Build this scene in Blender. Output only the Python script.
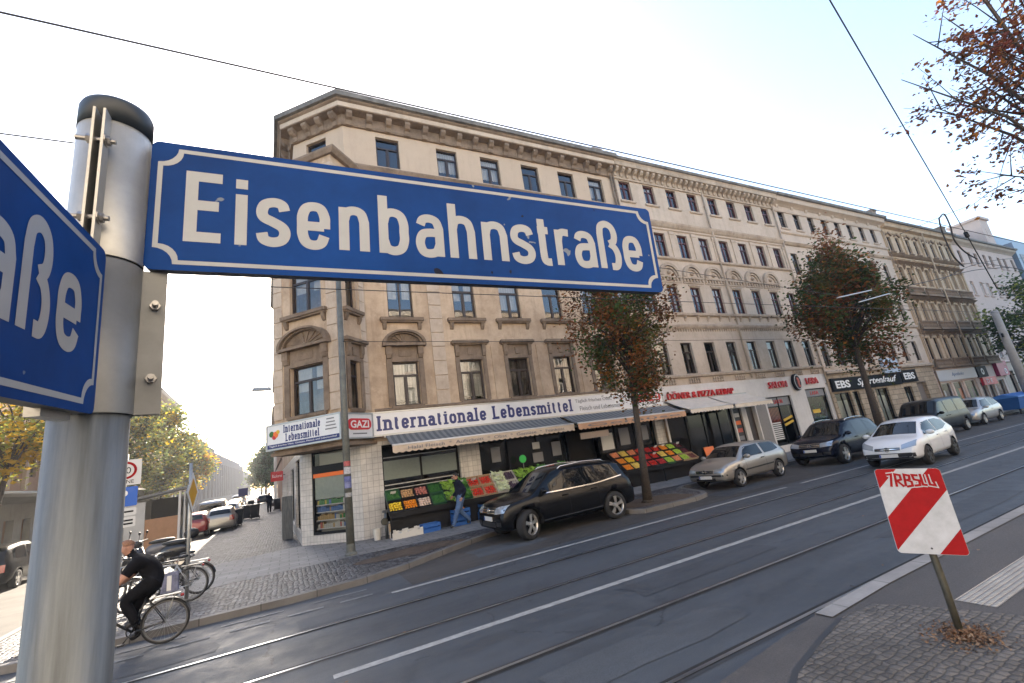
import bpy, bmesh, math, random
from mathutils import Vector, Matrix, noise
from mathutils.bvhtree import BVHTree
R = math.radians
PI = math.pi
random.seed(7)
for o in list(bpy.data.objects):
    bpy.data.objects.remove(o)
SC = bpy.context.scene
COL = SC.collection
# ------------------------------------------------------------------ camera
# X runs along the main street, Y towards the long facade, Z up
FPX, PIT, ROL, YAW, EYE = 443.0, R(14.0), R(-8.19), R(62.06), 2.27
def cam_axes():
    cp, sp, cr, sr = math.cos(PIT), math.sin(PIT), math.cos(ROL), math.sin(ROL)
    m0 = Matrix(((1, 0, 0), (0, 0, -1), (0, 1, 0)))
    rx = Matrix(((1, 0, 0), (0, cp, sp), (0, -sp, cp)))
    rz = Matrix(((cr, -sr, 0), (sr, cr, 0), (0, 0, 1)))
    m = rz @ rx @ m0
    ex = Vector((math.sin(YAW), math.cos(YAW), 0))
    ey = Vector((-math.cos(YAW), math.sin(YAW), 0))
    ez = Vector((0, 0, 1))
    return [Vector((r.dot(ex), r.dot(ey), r.dot(ez))) for r in m]
_r, _d, _f = cam_axes()
cam = bpy.data.cameras.new('camera')
cam.sensor_width = 36.0
cam.lens = FPX / 1024 * 36.0
cam.clip_start = 0.05
cam.clip_end = 3000
camo = bpy.data.objects.new('camera', cam)
COL.objects.link(camo)
camo.matrix_world = Matrix(((_r.x, -_d.x, -_f.x, 0), (_r.y, -_d.y, -_f.y, 0), (_r.z, -_d.z, -_f.z, EYE), (0, 0, 0, 1)))
SC.camera = camo
# ------------------------------------------------------------------ sky and sun
SUN_EL, SUN_AZ = R(27), R(4.6)      # azimuth measured from +Y towards +X
W = bpy.data.worlds.new('World')
SC.world = W
W.use_nodes = True
nt = W.node_tree
bg = nt.nodes['Background']
sky = nt.nodes.new('ShaderNodeTexSky')
sky.sky_type = 'NISHITA'
sky.sun_disc = False
sky.sun_elevation = SUN_EL
sky.sun_rotation = SUN_AZ
sky.air_density = 1.0
sky.dust_density = 1.6
sky.ozone_density = 1.0
nt.links.new(sky.outputs[0], bg.inputs[0])
bg.inputs[1].default_value = 0.125
sun = bpy.data.lights.new('sun', 'SUN')
sun.energy = 5.0
sun.angle = R(0.5)
sun.color = (1.0, 0.87, 0.70)
suno = bpy.data.objects.new('sun', sun)
COL.objects.link(suno)
_sd = Vector((math.sin(SUN_AZ) * math.cos(SUN_EL), math.cos(SUN_AZ) * math.cos(SUN_EL), math.sin(SUN_EL)))
suno.rotation_euler = _sd.to_track_quat('Z', 'Y').to_euler()
suno.location = (0, 60, 60)
vs = SC.view_settings
vs.view_transform = 'Standard'
vs.look = 'None'
vs.gamma = 1
vs.exposure = 2.15
HAZE = .0008
SC.cycles.max_bounces = 6
SC.cycles.transparent_max_bounces = 12
SC.cycles.caustics_reflective = False
SC.cycles.caustics_refractive = False
# ------------------------------------------------------------------ mesh helpers
class MB:
    def __init__(s, M=None):
        s.v = []; s.f = []; s.m = []; s.sm = []; s.M = M; s.mi = 0; s.smooth = False
    def V(s, p):
        p = Vector(p)
        if s.M is not None: p = s.M @ p
        s.v.append(p); return len(s.v) - 1
    def F(s, idx):
        s.f.append(tuple(idx)); s.m.append(s.mi); s.sm.append(s.smooth)
    def quad(s, a, b, c, d): s.F([s.V(a), s.V(b), s.V(c), s.V(d)])
    def poly(s, pts): s.F([s.V(p) for p in pts])
    def box(s, x0, x1, y0, y1, z0, z1):
        i = [s.V(p) for p in ((x0,y0,z0),(x1,y0,z0),(x1,y1,z0),(x0,y1,z0),(x0,y0,z1),(x1,y0,z1),(x1,y1,z1),(x0,y1,z1))]
        for q in ((0,3,2,1),(4,5,6,7),(0,1,5,4),(1,2,6,5),(2,3,7,6),(3,0,4,7)): s.F([i[k] for k in q])
    def taper(s, c0, s0, c1, s1):
        i = []
        for c, z in ((c0, s0), (c1, s1)):
            for a, b in ((-1,-1),(1,-1),(1,1),(-1,1)): i.append(s.V((c[0]+a*z[0], c[1]+b*z[1], c[2])))
        for q in ((0,3,2,1),(4,5,6,7),(0,1,5,4),(1,2,6,5),(2,3,7,6),(3,0,4,7)): s.F([i[k] for k in q])
    def prism(s, pts, axis, a, b):
        # pts: 2-D outline in the two other axes, extruded from a to b along axis
        def P(p, t):
            if axis == 0: return (t, p[0], p[1])
            if axis == 1: return (p[0], t, p[1])
            return (p[0], p[1], t)
        A = [s.V(P(p, a)) for p in pts]; B = [s.V(P(p, b)) for p in pts]
        n = len(pts)
        s.F(A[::-1]); s.F(B)
        for k in range(n): s.F((A[k], A[(k+1) % n], B[(k+1) % n], B[k]))
    def tube(s, pts, r, n=8, cap=True):
        pts = [Vector(p) for p in pts]
        rs = r if isinstance(r, (list, tuple)) else [r] * len(pts)
        rings = []; up = None
        sm = s.smooth; s.smooth = True
        for k, p in enumerate(pts):
            if k == 0: d = pts[1] - p
            elif k == len(pts) - 1: d = p - pts[k-1]
            else: d = (pts[k+1] - p).normalized() + (p - pts[k-1]).normalized()
            if d.length < 1e-9: d = Vector((0, 0, 1))
            d.normalize()
            if up is None: up = Vector((0, 0, 1)) if abs(d.z) < .9 else Vector((1, 0, 0))
            a = d.cross(up)
            if a.length < 1e-6: a = d.orthogonal()
            a.normalize(); b = d.cross(a); up = -b if False else a.cross(d)
            rings.append([s.V(p + (a * math.cos(2*PI*j/n) + b * math.sin(2*PI*j/n)) * rs[k]) for j in range(n)])
        for k in range(len(pts) - 1):
            for j in range(n): s.F((rings[k][j], rings[k][(j+1) % n], rings[k+1][(j+1) % n], rings[k+1][j]))
        s.smooth = False
        if cap: s.F(rings[0][::-1]); s.F(rings[-1])
        s.smooth = sm
    def lathe(s, prof, n=24, axis='z', c=(0, 0, 0), closed=False, cap=True):
        # prof: (radius, height)
        rings = []
        for r, h in prof:
            ring = []
            for j in range(n):
                a = 2*PI*j/n
                if axis == 'z': p = (c[0]+r*math.cos(a), c[1]+r*math.sin(a), c[2]+h)
                elif axis == 'y': p = (c[0]+r*math.cos(a), c[1]+h, c[2]+r*math.sin(a))
                else: p = (c[0]+h, c[1]+r*math.cos(a), c[2]+r*math.sin(a))
                ring.append(s.V(p))
            rings.append(ring)
        m = len(rings)
        for k in range(m if closed else m - 1):
            A, B = rings[k], rings[(k+1) % m]
            for j in range(n): s.F((A[j], A[(j+1) % n], B[(j+1) % n], B[j]))
        if not closed and cap:
            if prof[0][0] > 1e-6: s.F(rings[0][::-1])
            if prof[-1][0] > 1e-6: s.F(rings[-1])
    def ball(s, c, r, n=6, k=4, sq=(1, 1, 1)):
        sm = s.smooth; s.smooth = True
        top = s.V((c[0], c[1], c[2]+r*sq[2])); bot = s.V((c[0], c[1], c[2]-r*sq[2])); rings = []
        for i in range(1, k):
            t = PI*i/k
            rings.append([s.V((c[0]+r*sq[0]*math.sin(t)*math.cos(2*PI*j/n), c[1]+r*sq[1]*math.sin(t)*math.sin(2*PI*j/n), c[2]+r*sq[2]*math.cos(t))) for j in range(n)])
        for j in range(n):
            s.F((top, rings[0][j], rings[0][(j+1) % n])); s.F((bot, rings[-1][(j+1) % n], rings[-1][j]))
        for i in range(len(rings)-1):
            for j in range(n): s.F((rings[i][j], rings[i+1][j], rings[i+1][(j+1) % n], rings[i][(j+1) % n]))
        s.smooth = sm
    def mesh(s, name, mats):
        me = bpy.data.meshes.new(name)
        me.from_pydata([tuple(v) for v in s.v], [], s.f)
        for m in (mats if isinstance(mats, (list, tuple)) else [mats]): me.materials.append(m)
        me.polygons.foreach_set('material_index', s.m)
        me.polygons.foreach_set('use_smooth', s.sm)
        me.update()
        return me
    def build(s, name, mats, parent=None):
        return link(name, s.mesh(name, mats), parent)
def fix_normals(me):
    bm = bmesh.new(); bm.from_mesh(me)
    bmesh.ops.recalc_face_normals(bm, faces=bm.faces)
    bm.to_mesh(me); bm.free()
def link(name, data, parent=None):
    o = bpy.data.objects.new(name, data); COL.objects.link(o)
    if parent is not None: o.parent = parent
    return o
def tag(o, label=None, cat=None, group=None, kind=None):
    if label: o['label'] = label
    if cat: o['category'] = cat
    if group: o['group'] = group
    if kind: o['kind'] = kind
    return o
def thing(name, label, cat, loc=(0, 0, 0), rz=0.0, group=None):
    o = link(name, None); o.location = loc; o.rotation_euler = (0, 0, rz)
    return tag(o, label, cat, group)
def copy_tree(o, parent=None, kids=None):
    if kids is None:
        kids = {}
        for x in COL.objects: kids.setdefault(x.parent, []).append(x)
    c = o.copy(); COL.objects.link(c)
    if parent is not None: c.parent = parent
    for ch in kids.get(o, []): copy_tree(ch, c, kids)
    return c
def structure(o): o['kind'] = 'structure'; return o
# ------------------------------------------------------------------ material helpers
def nmat(name):
    m = bpy.data.materials.new(name); m.use_nodes = True
    t = m.node_tree
    return m, t, t.nodes, t.links, t.nodes['Principled BSDF']
def lin(c):
    return tuple(((x/12.92) if x <= .04045 else ((x+.055)/1.055)**2.4) for x in c)
def hexc(h): return lin(tuple(int(h[i:i+2], 16)/255 for i in (0, 2, 4)))
def rgba(c): return (c[0], c[1], c[2], 1)
def simple(name, c, rough=.6, metal=0., spec=.5, var=0., scale=8., bump=0., coat=0., bscale=None, emit=None):
    m, t, N, L, P = nmat(name)
    P.inputs['Base Color'].default_value = rgba(c)
    P.inputs['Roughness'].default_value = rough
    P.inputs['Metallic'].default_value = metal
    P.inputs['Specular IOR Level'].default_value = spec
    P.inputs['Coat Weight'].default_value = coat
    P.inputs['Coat Roughness'].default_value = .04
    if emit: 
        P.inputs['Emission Color'].default_value = rgba(c); P.inputs['Emission Strength'].default_value = emit
    if var or bump:
        tc = N.new('ShaderNodeTexCoord')
        n1 = N.new('ShaderNodeTexNoise'); n1.inputs['Scale'].default_value = scale; n1.inputs['Detail'].default_value = 6
        n1.inputs['Roughness'].default_value = .65
        L.new(tc.outputs['Object'], n1.inputs['Vector'])
        if var:
            mx = N.new('ShaderNodeMix'); mx.data_type = 'RGBA'
            mx.inputs[6].default_value = rgba(tuple(x*(1-var) for x in c))
            mx.inputs[7].default_value = rgba(tuple(min(1, x*(1+var)) for x in c))
            mr = N.new('ShaderNodeMapRange'); mr.inputs[1].default_value = .3; mr.inputs[2].default_value = .7
            L.new(n1.outputs[0], mr.inputs[0]); L.new(mr.outputs[0], mx.inputs[0]); L.new(mx.outputs[2], P.inputs['Base Color'])
        if bump:
            b = N.new('ShaderNodeBump'); b.inputs['Strength'].default_value = bump; b.inputs['Distance'].default_value = .02
            n2 = n1
            if bscale:
                n2 = N.new('ShaderNodeTexNoise'); n2.inputs['Scale'].default_value = bscale; n2.inputs['Detail'].default_value = 5
                L.new(tc.outputs['Object'], n2.inputs['Vector'])
            L.new(n2.outputs[0], b.inputs['Height']); L.new(b.outputs[0], P.inputs['Normal'])
    return m
def plaster(name, c, dirt, amount=.5, scale=.5, rough=.9, streak=True):
    """weathered plaster: blotches of grime, long thin run marks, fine grain"""
    m, t, N, L, P = nmat(name)
    P.inputs['Roughness'].default_value = rough; P.inputs['Specular IOR Level'].default_value = .25
    tc = N.new('ShaderNodeTexCoord')
    def noisen(sc, det, mapping=None):
        n = N.new('ShaderNodeTexNoise'); n.inputs['Scale'].default_value = sc; n.inputs['Detail'].default_value = det; n.inputs['Roughness'].default_value = .7
        if mapping:
            mp = N.new('ShaderNodeMapping'); mp.inputs['Scale'].default_value = mapping
            L.new(tc.outputs['Object'], mp.inputs['Vector']); L.new(mp.outputs[0], n.inputs['Vector'])
        else: L.new(tc.outputs['Object'], n.inputs['Vector'])
        return n
    def ramp(n, a, b):
        r = N.new('ShaderNodeMapRange'); r.inputs[1].default_value = a; r.inputs[2].default_value = b; L.new(n.outputs[0], r.inputs[0]); return r
    def mix(fac, a, b, k=1.):
        x = N.new('ShaderNodeMix'); x.data_type = 'RGBA'
        mu = N.new('ShaderNodeMath'); mu.operation = 'MULTIPLY'; mu.inputs[1].default_value = k
        L.new(fac.outputs[0], mu.inputs[0]); L.new(mu.outputs[0], x.inputs[0])
        if isinstance(a, tuple): x.inputs[6].default_value = rgba(a)
        else: L.new(a.outputs[2], x.inputs[6])
        x.inputs[7].default_value = rgba(b); return x
    big = ramp(noisen(scale, 8), .42, .72)
    col = mix(big, c, dirt, amount)
    mid = ramp(noisen(scale*5, 6), .5, .75)
    col = mix(mid, col, tuple(x*.72 for x in dirt), amount*.55)
    if streak:
        st = ramp(noisen(3.0, 5, (1, 1, .12)), .52, .78)
        col = mix(st, col, tuple(x*.6 for x in dirt), amount*.6)
    fl = ramp(noisen(scale*9, 3), .62, .7)
    col = mix(fl, col, tuple(min(1, x*1.12) for x in c), .5)
    L.new(col.outputs[2], P.inputs['Base Color'])
    b = N.new('ShaderNodeBump'); b.inputs['Strength'].default_value = .35; b.inputs['Distance'].default_value = .012
    L.new(noisen(14, 8).outputs[0], b.inputs['Height']); L.new(b.outputs[0], P.inputs['Normal'])
    return m
def glassmat(name, ior=1.9, tint=(.9, .93, .95), rough=.0, wav=.0):
    m = bpy.data.materials.new(name); m.use_nodes = True
    t = m.node_tree; N, L = t.nodes, t.links
    N.remove(N['Principled BSDF'])
    out = N['Material Output']
    tr = N.new('ShaderNodeBsdfTransparent'); tr.inputs[0].default_value = rgba(tint)
    gl = N.new('ShaderNodeBsdfGlossy'); gl.inputs['Roughness'].default_value = rough
    fr = N.new('ShaderNodeFresnel'); fr.inputs[0].default_value = ior
    mx = N.new('ShaderNodeMixShader')
    if wav:
        tc = N.new('ShaderNodeTexCoord'); n = N.new('ShaderNodeTexNoise'); n.inputs['Scale'].default_value = 1.3; n.inputs['Detail'].default_value = 1
        b = N.new('ShaderNodeBump'); b.inputs['Strength'].default_value = wav; b.inputs['Distance'].default_value = .05
        L.new(tc.outputs['Object'], n.inputs[0]); L.new(n.outputs[0], b.inputs['Height']); L.new(b.outputs[0], gl.inputs['Normal'])
    L.new(fr.outputs[0], mx.inputs[0]); L.new(tr.outputs[0], mx.inputs[1]); L.new(gl.outputs[0], mx.inputs[2])
    L.new(mx.outputs[0], out.inputs[0])
    return m
# ------------------------------------------------------------------ ground materials
def asphalt(name, c, patch=.25, gloss=.75, cracks=True):
    m, t, N, L, P = nmat(name)
    tc = N.new('ShaderNodeTexCoord')
    def noi(sc, d, mp=None):
        n = N.new('ShaderNodeTexNoise'); n.inputs['Scale'].default_value = sc; n.inputs['Detail'].default_value = d; n.inputs['Roughness'].default_value = .7
        if mp:
            q = N.new('ShaderNodeMapping'); q.inputs['Scale'].default_value = mp
            L.new(tc.outputs['Object'], q.inputs[0]); L.new(q.outputs[0], n.inputs[0])
        else: L.new(tc.outputs['Object'], n.inputs[0])
        return n
    big = noi(.45, 5, (.25, 1.6, 1)); gr = noi(90, 3); mid = noi(2.2, 6)
    def mrr(n, a, b, lo, hi):
        r = N.new('ShaderNodeMapRange'); r.inputs[1].default_value = a; r.inputs[2].default_value = b; r.inputs[3].default_value = lo; r.inputs[4].default_value = hi
        L.new(n.outputs[0], r.inputs[0]); return r
    a = mrr(big, .35, .68, 1-patch, 1+patch); b = mrr(gr, .25, .75, .6, 1.4); e = mrr(mid, .35, .7, .85, 1.12)
    mu = N.new('ShaderNodeMath'); mu.operation = 'MULTIPLY'; L.new(a.outputs[0], mu.inputs[0]); L.new(b.outputs[0], mu.inputs[1])
    m2 = N.new('ShaderNodeMath'); m2.operation = 'MULTIPLY'; L.new(mu.outputs[0], m2.inputs[0]); L.new(e.outputs[0], m2.inputs[1])
    last = m2
    if cracks:
        vo = N.new('ShaderNodeTexVoronoi'); vo.feature = 'DISTANCE_TO_EDGE'; vo.inputs['Scale'].default_value = .38
        q = N.new('ShaderNodeMixRGB'); q.inputs[0].default_value = .28
        L.new(tc.outputs['Object'], q.inputs[1]); L.new(noi(2.5, 5).outputs['Color'], q.inputs[2]); L.new(q.outputs[0], vo.inputs['Vector'])
        cr = mrr(vo, .0, .006, .45, 1.0); cr.inputs[0].default_value = 0
        L.new(vo.outputs['Distance'], cr.inputs[0])
        gate = mrr(noi(.8, 2), .52, .56, 1, 0)
        mxm = N.new('ShaderNodeMath'); mxm.operation = 'MAXIMUM'; L.new(cr.outputs[0], mxm.inputs[0]); L.new(gate.outputs[0], mxm.inputs[1])
        m3 = N.new('ShaderNodeMath'); m3.operation = 'MULTIPLY'; L.new(last.outputs[0], m3.inputs[0]); L.new(mxm.outputs[0], m3.inputs[1]); last = m3
    vm = N.new('ShaderNodeVectorMath'); vm.operation = 'SCALE'; vm.inputs[0].default_value = c
    L.new(last.outputs[0], vm.inputs['Scale']); L.new(vm.outputs[0], P.inputs['Base Color'])
    rr = mrr(mid, .3, .7, gloss-.12, gloss+.12); L.new(rr.outputs[0], P.inputs['Roughness'])
    P.inputs['Specular IOR Level'].default_value = .4
    bp = N.new('ShaderNodeBump'); bp.inputs['Strength'].default_value = .4; bp.inputs['Distance'].default_value = .006
    L.new(gr.outputs[0], bp.inputs['Height']); L.new(bp.outputs[0], P.inputs['Normal'])
    return m
def cobble(name, c, scale=9., joint=.35, rough=.6, var=.45, stretch=(1, 1, 1), bump=.9, rnd=.55):
    m, t, N, L, P = nmat(name)
    tc = N.new('ShaderNodeTexCoord'); mp = N.new('ShaderNodeMapping'); mp.inputs['Scale'].default_value = stretch
    L.new(tc.outputs['Object'], mp.inputs[0])
    v1 = N.new('ShaderNodeTexVoronoi'); v1.inputs['Scale'].default_value = scale; v1.inputs['Randomness'].default_value = rnd
    v2 = N.new('ShaderNodeTexVoronoi'); v2.feature = 'DISTANCE_TO_EDGE'; v2.inputs['Scale'].default_value = scale; v2.inputs['Randomness'].default_value = rnd
    L.new(mp.outputs[0], v1.inputs['Vector']); L.new(mp.outputs[0], v2.inputs['Vector'])
    sep = N.new('ShaderNodeSeparateColor'); L.new(v1.outputs['Color'], sep.inputs[0])
    mr = N.new('ShaderNodeMapRange'); mr.inputs[3].default_value = 1-var; mr.inputs[4].default_value = 1+var; L.new(sep.outputs[0], mr.inputs[0])
    n = N.new('ShaderNodeTexNoise'); n.inputs['Scale'].default_value = .9; n.inputs['Detail'].default_value = 6; L.new(tc.outputs['Object'], n.inputs[0])
    m4 = N.new('ShaderNodeMapRange'); m4.inputs[1].default_value = .3; m4.inputs[2].default_value = .7; m4.inputs[3].default_value = .7; m4.inputs[4].default_value = 1.25; L.new(n.outputs[0], m4.inputs[0])
    ed = N.new('ShaderNodeMapRange'); ed.inputs[1].default_value = .02; ed.inputs[2].default_value = .14; ed.inputs[3].default_value = joint; ed.inputs[4].default_value = 1; L.new(v2.outputs['Distance'], ed.inputs[0])
    a = N.new('ShaderNodeMath'); a.operation = 'MULTIPLY'; L.new(mr.outputs[0], a.inputs[0]); L.new(m4.outputs[0], a.inputs[1])
    b = N.new('ShaderNodeMath'); b.operation = 'MULTIPLY'; L.new(a.outputs[0], b.inputs[0]); L.new(ed.outputs[0], b.inputs[1])
    vm = N.new('ShaderNodeVectorMath'); vm.operation = 'SCALE'; vm.inputs[0].default_value = c
    L.new(b.outputs[0], vm.inputs['Scale']); L.new(vm.outputs[0], P.inputs['Base Color'])
    P.inputs['Roughness'].default_value = rough
    h = N.new('ShaderNodeMapRange'); h.inputs[1].default_value = 0; h.inputs[2].default_value = .3; L.new(v2.outputs['Distance'], h.inputs[0])
    hs = N.new('ShaderNodeMath'); hs.operation = 'MULTIPLY_ADD'; hs.inputs[1].default_value = .35; L.new(sep.outputs[1], hs.inputs[0]); L.new(h.outputs[0], hs.inputs[2])
    bp = N.new('ShaderNodeBump'); bp.inputs['Strength'].default_value = bump; bp.inputs['Distance'].default_value = .02
    L.new(hs.outputs[0], bp.inputs['Height']); L.new(bp.outputs[0], P.inputs['Normal'])
    return m
def slabs(name, c, sx, sy, var=.18, rough=.75, mortar=.5, off=.5, ms=.012, vertical=False):
    m, t, N, L, P = nmat(name)
    tc = N.new('ShaderNodeTexCoord'); br = N.new('ShaderNodeTexBrick')
    br.inputs['Color1'].default_value = rgba(tuple(x*(1-var) for x in c)); br.inputs['Color2'].default_value = rgba(tuple(x*(1+var) for x in c))
    br.inputs['Mortar'].default_value = rgba(tuple(x*mortar for x in c)); br.inputs['Scale'].default_value = 1; br.inputs['Mortar Size'].default_value = ms
    br.inputs['Brick Width'].default_value = sx; br.inputs['Row Height'].default_value = sy; br.offset = off
    if vertical:
        sp = N.new('ShaderNodeSeparateXYZ'); L.new(tc.outputs['Object'], sp.inputs[0])
        su = N.new('ShaderNodeMath'); su.operation = 'SUBTRACT'; L.new(sp.outputs[0], su.inputs[0]); L.new(sp.outputs[1], su.inputs[1])
        cb = N.new('ShaderNodeCombineXYZ'); L.new(su.outputs[0], cb.inputs[0]); L.new(sp.outputs[2], cb.inputs[1]); L.new(cb.outputs[0], br.inputs[0])
    else: L.new(tc.outputs['Object'], br.inputs[0])
    n = N.new('ShaderNodeTexNoise'); n.inputs['Scale'].default_value = 1.6; n.inputs['Detail'].default_value = 8; n.inputs['Roughness'].default_value = .7; L.new(tc.outputs['Object'], n.inputs[0])
    mr = N.new('ShaderNodeMapRange'); mr.inputs[1].default_value = .3; mr.inputs[2].default_value = .7; mr.inputs[3].default_value = .72; mr.inputs[4].default_value = 1.2; L.new(n.outputs[0], mr.inputs[0])
    vm = N.new('ShaderNodeVectorMath'); vm.operation = 'SCALE'; L.new(br.outputs[0], vm.inputs[0]); L.new(mr.outputs[0], vm.inputs['Scale']); L.new(vm.outputs[0], P.inputs['Base Color'])
    P.inputs['Roughness'].default_value = rough
    bp = N.new('ShaderNodeBump'); bp.inputs['Strength'].default_value = .4; bp.inputs['Distance'].default_value = .006
    L.new(n.outputs[0], bp.inputs['Height']); L.new(bp.outputs[0], P.inputs['Normal'])
    return m
M = {}
M['road'] = asphalt('road_asphalt', (.058, .067, .078), .26, .6)
M['road_side'] = asphalt('side_asphalt', (.075, .068, .06), .3, .8)
M['bay'] = asphalt('worn_bay_asphalt', (.062, .058, .055), .35, .72)
M['platform'] = asphalt('platform_asphalt', (.085, .08, .078), .2, .8, False)
M['ground'] = simple('city_ground', (.12, .11, .10), .9, var=.2, scale=.3)
M['sett'] = cobble('granite_setts', (.085, .085, .09), 9.5, .2, .62, .75)
M['sett_near'] = cobble('grey_setts', (.115, .105, .095), 12.5, .42, .75, .25, (1, 1.08, 1), .7, .38)
M['slab'] = slabs('pavement_slabs', (.22, .21, .20), .5, .35, .10)
M['kerb'] = slabs('granite_kerb', (.15, .142, .135), 1.0, 50, .12, .7, .4)
M['kerb_near'] = slabs('concrete_kerb', (.27, .26, .25), 1.0, 50, .06, .8, .6)
M['earth'] = simple('bare_earth', (.085, .06, .042), .95, var=.4, scale=3, bump=.8, bscale=25)
M['paint'] = simple('road_paint', (.31, .31, .30), .65, var=.35, scale=7)
M['rail'] = simple('polished_rail', (.52, .57, .64), .28, 1., var=.08, scale=3)
M['groove'] = simple('rail_groove', (.012, .012, .012), .9)
M['seam'] = simple('bitumen_seam', (.03, .032, .036), .6)
M['tactile'] = cobble('tactile_slab', (.36, .34, .31), 19, .6, .8, .06, (1, 1, 1), .8, .0)
# ------------------------------------------------------------------ ground, streets, pavements
def sheet(name, pts, z, m):
    me = bpy.data.meshes.new(name)
    bm = bmesh.new()
    f = bm.faces.new([bm.verts.new((p[0], p[1], z)) for p in pts])
    bmesh.ops.triangulate(bm, faces=[f])
    bmesh.ops.recalc_face_normals(bm, faces=bm.faces)
    for q in bm.faces:
        if q.normal.z < 0: q.normal_flip()
    bm.to_mesh(me); bm.free(); me.materials.append(m)
    return structure(link(name, me))
def slab_block(name, pts, z0, z1, m):
    bm = bmesh.new()
    a = [bm.verts.new((p[0], p[1], z1)) for p in pts]; b = [bm.verts.new((p[0], p[1], z0)) for p in pts]
    n = len(pts)
    f = bm.faces.new(a); bmesh.ops.triangulate(bm, faces=[f])
    for k in range(n): bm.faces.new((a[k], a[(k+1) % n], b[(k+1) % n], b[k]))
    bmesh.ops.recalc_face_normals(bm, faces=bm.faces)
    me = bpy.data.meshes.new(name); bm.to_mesh(me); bm.free(); me.materials.append(m)
    return structure(link(name, me))
def offset_path(pts, d):
    out = []
    for k, p in enumerate(pts):
        p = Vector((p[0], p[1])); dirs = []
        if k > 0: dirs.append((p - Vector(pts[k-1][:2])).normalized())
        if k < len(pts)-1: dirs.append((Vector(pts[k+1][:2]) - p).normalized())
        t = sum(dirs, Vector((0, 0))).normalized()
        c = max(.5, t.dot(dirs[0]))
        out.append((p.x - t.y*d/c, p.y + t.x*d/c))
    return out
def strip(name, path, w0, w1, z0, z1, m, kerb=True):
    """a kerb that follows a path, from w0 to w1 to its left"""
    A, B = offset_path(path, w0), offset_path(path, w1)
    mb = MB(); n = len(path)
    ia = [mb.V((p[0], p[1], z1)) for p in A]; ib = [mb.V((p[0], p[1], z1)) for p in B]
    ja = [mb.V((p[0], p[1], z0)) for p in A]
    for k in range(n-1):
        mb.F((ia[k], ia[k+1], ib[k+1], ib[k])); mb.F((ja[k], ja[k+1], ia[k+1], ia[k]))
    o = mb.build(name, m); fix_normals(o.data)
    return structure(o)
def arc(cx, cy, r, a0, a1, n=8):
    return [(cx + r*math.cos(R(a0+(a1-a0)*k/n)), cy + r*math.sin(R(a0+(a1-a0)*k/n))) for k in range(n+1)]
def sxo(y): return -.035 * (y - 18.85)      # the side street bends slightly left of square
sheet('ground', [(-900, -600), (1600, -600), (1600, 1500), (-900, 1500)], -.03, M['ground'])
sheet('road', [(-150, 3.3), (400, 3.3), (400, 13.6), (-150, 13.6)], 0, M['road'])
sheet('side_street', [(-14, 13.6), (2.5, 13.6), (2.5 + sxo(60), 60), (sxo(320)+2.5, 320), (sxo(320)-14, 320)], .0, M['road_side'])
# outline of the far pavement along its kerb, west to east
K = [(-3.4+sxo(320), 320), (-3.4+sxo(60), 60), (-3.4+sxo(27), 27), (-3.9+sxo(26), 25.6), (-5.1+sxo(24), 24.6), (-5.2+sxo(20), 20)]
K += arc(-3.7, 12.5, 1.5, 180, 270)[0:]
K += [(-2, 10.98), (0, 10.9), (1.4, 11.0), (2.4, 11.35), (3.3, 11.9), (4.2, 12.4), (5.2, 12.9), (6.2, 13.3), (7.2, 13.45), (9.15, 13.45), (9.2, 11.4), (9.45, 11.0), (10.0, 10.9), (11.6, 10.9), (12.3, 11.15), (12.7, 11.6), (13.3, 13.2), (13.7, 13.45)]
K += [(24.5, 13.45), (24.6, 11.4), (25.0, 11.0), (28.3, 11.0), (28.7, 11.4), (28.8, 13.45), (42, 13.45), (400, 13.45)]
mb = MB()
ka = [k for k in K if k[0] > -5.21 and k[1] < 13.5]; kb = [k for k in K if k[1] > 12.4]; kb = [k for k in kb if k[0] < -4.99 or k[1] > 20]
def wallq(p, q): mb.quad((q[0], q[1], .115), (p[0], p[1], .115), (p[0], p[1], -.02), (q[0], q[1], -.02))
for p, q in zip(ka[:-1], ka[1:]):
    mb.quad((p[0], p[1], .115), (q[0], q[1], .115), (q[0], 14, .115), (p[0], 14, .115)); wallq(p, q)
kb = [k for k in kb if k[1] >= 14] + [(-5.2, 14)]
for p, q in zip(kb[:-1], kb[1:]):
    mb.quad((p[0], p[1], .115), (q[0], q[1], .115), (2.6+sxo(q[1])*.99, q[1], .115), (2.6+sxo(p[1])*.99, p[1], .115)); wallq(p, q)
wallq((-5.2, 14), (-5.2, 12.5))
mb.quad((2.5, 14, .115), (400, 14, .115), (400, 18, .115), (2.5, 18, .115))
o = mb.build('pavement', M['sett']); structure(o)
bm = bmesh.new(); bm.from_mesh(o.data)
for f in bm.faces:
    if abs(f.normal.z) > .5 and f.normal.z < 0: f.normal_flip()
bm.to_mesh(o.data); bm.free()
strip('kerb', K, -.012, .16, -.01, .125, M['kerb'])
sheet('walkway', [(-2.7, 13.9), (-1.2, 14.25), (1.5, 14.2), (4.0, 13.95), (400, 13.9), (400, 17.2), (2.0, 17.2), (.2, 19.0), (-2.0, 18.6), (-3.3, 16.6), (-3.2, 15.0)], .119, M['slab'])
def blob(cx, cy, rx, ry, n=26, rough=.22, seed=1):
    rnd = random.Random(seed); ph = [rnd.uniform(0, 6.28) for _ in range(5)]
    return [(cx + rx*(1+rough*sum(math.sin((i+2)*a+ph[i])/(i+2) for i in range(5)))*math.cos(a), cy + ry*(1+rough*sum(math.sin((i+2)*a+ph[i])/(i+2) for i in range(5)))*math.sin(a)) for a in [2*PI*k/n for k in range(n)]]
sheet('bare_earth', blob(3.0, 12.9, 1.35, .62, seed=3), .123, M['earth'])
sheet('bare_earth', blob(10.75, 12.0, 1.45, .85, seed=5, rough=.12), .123, M['earth'])
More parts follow.
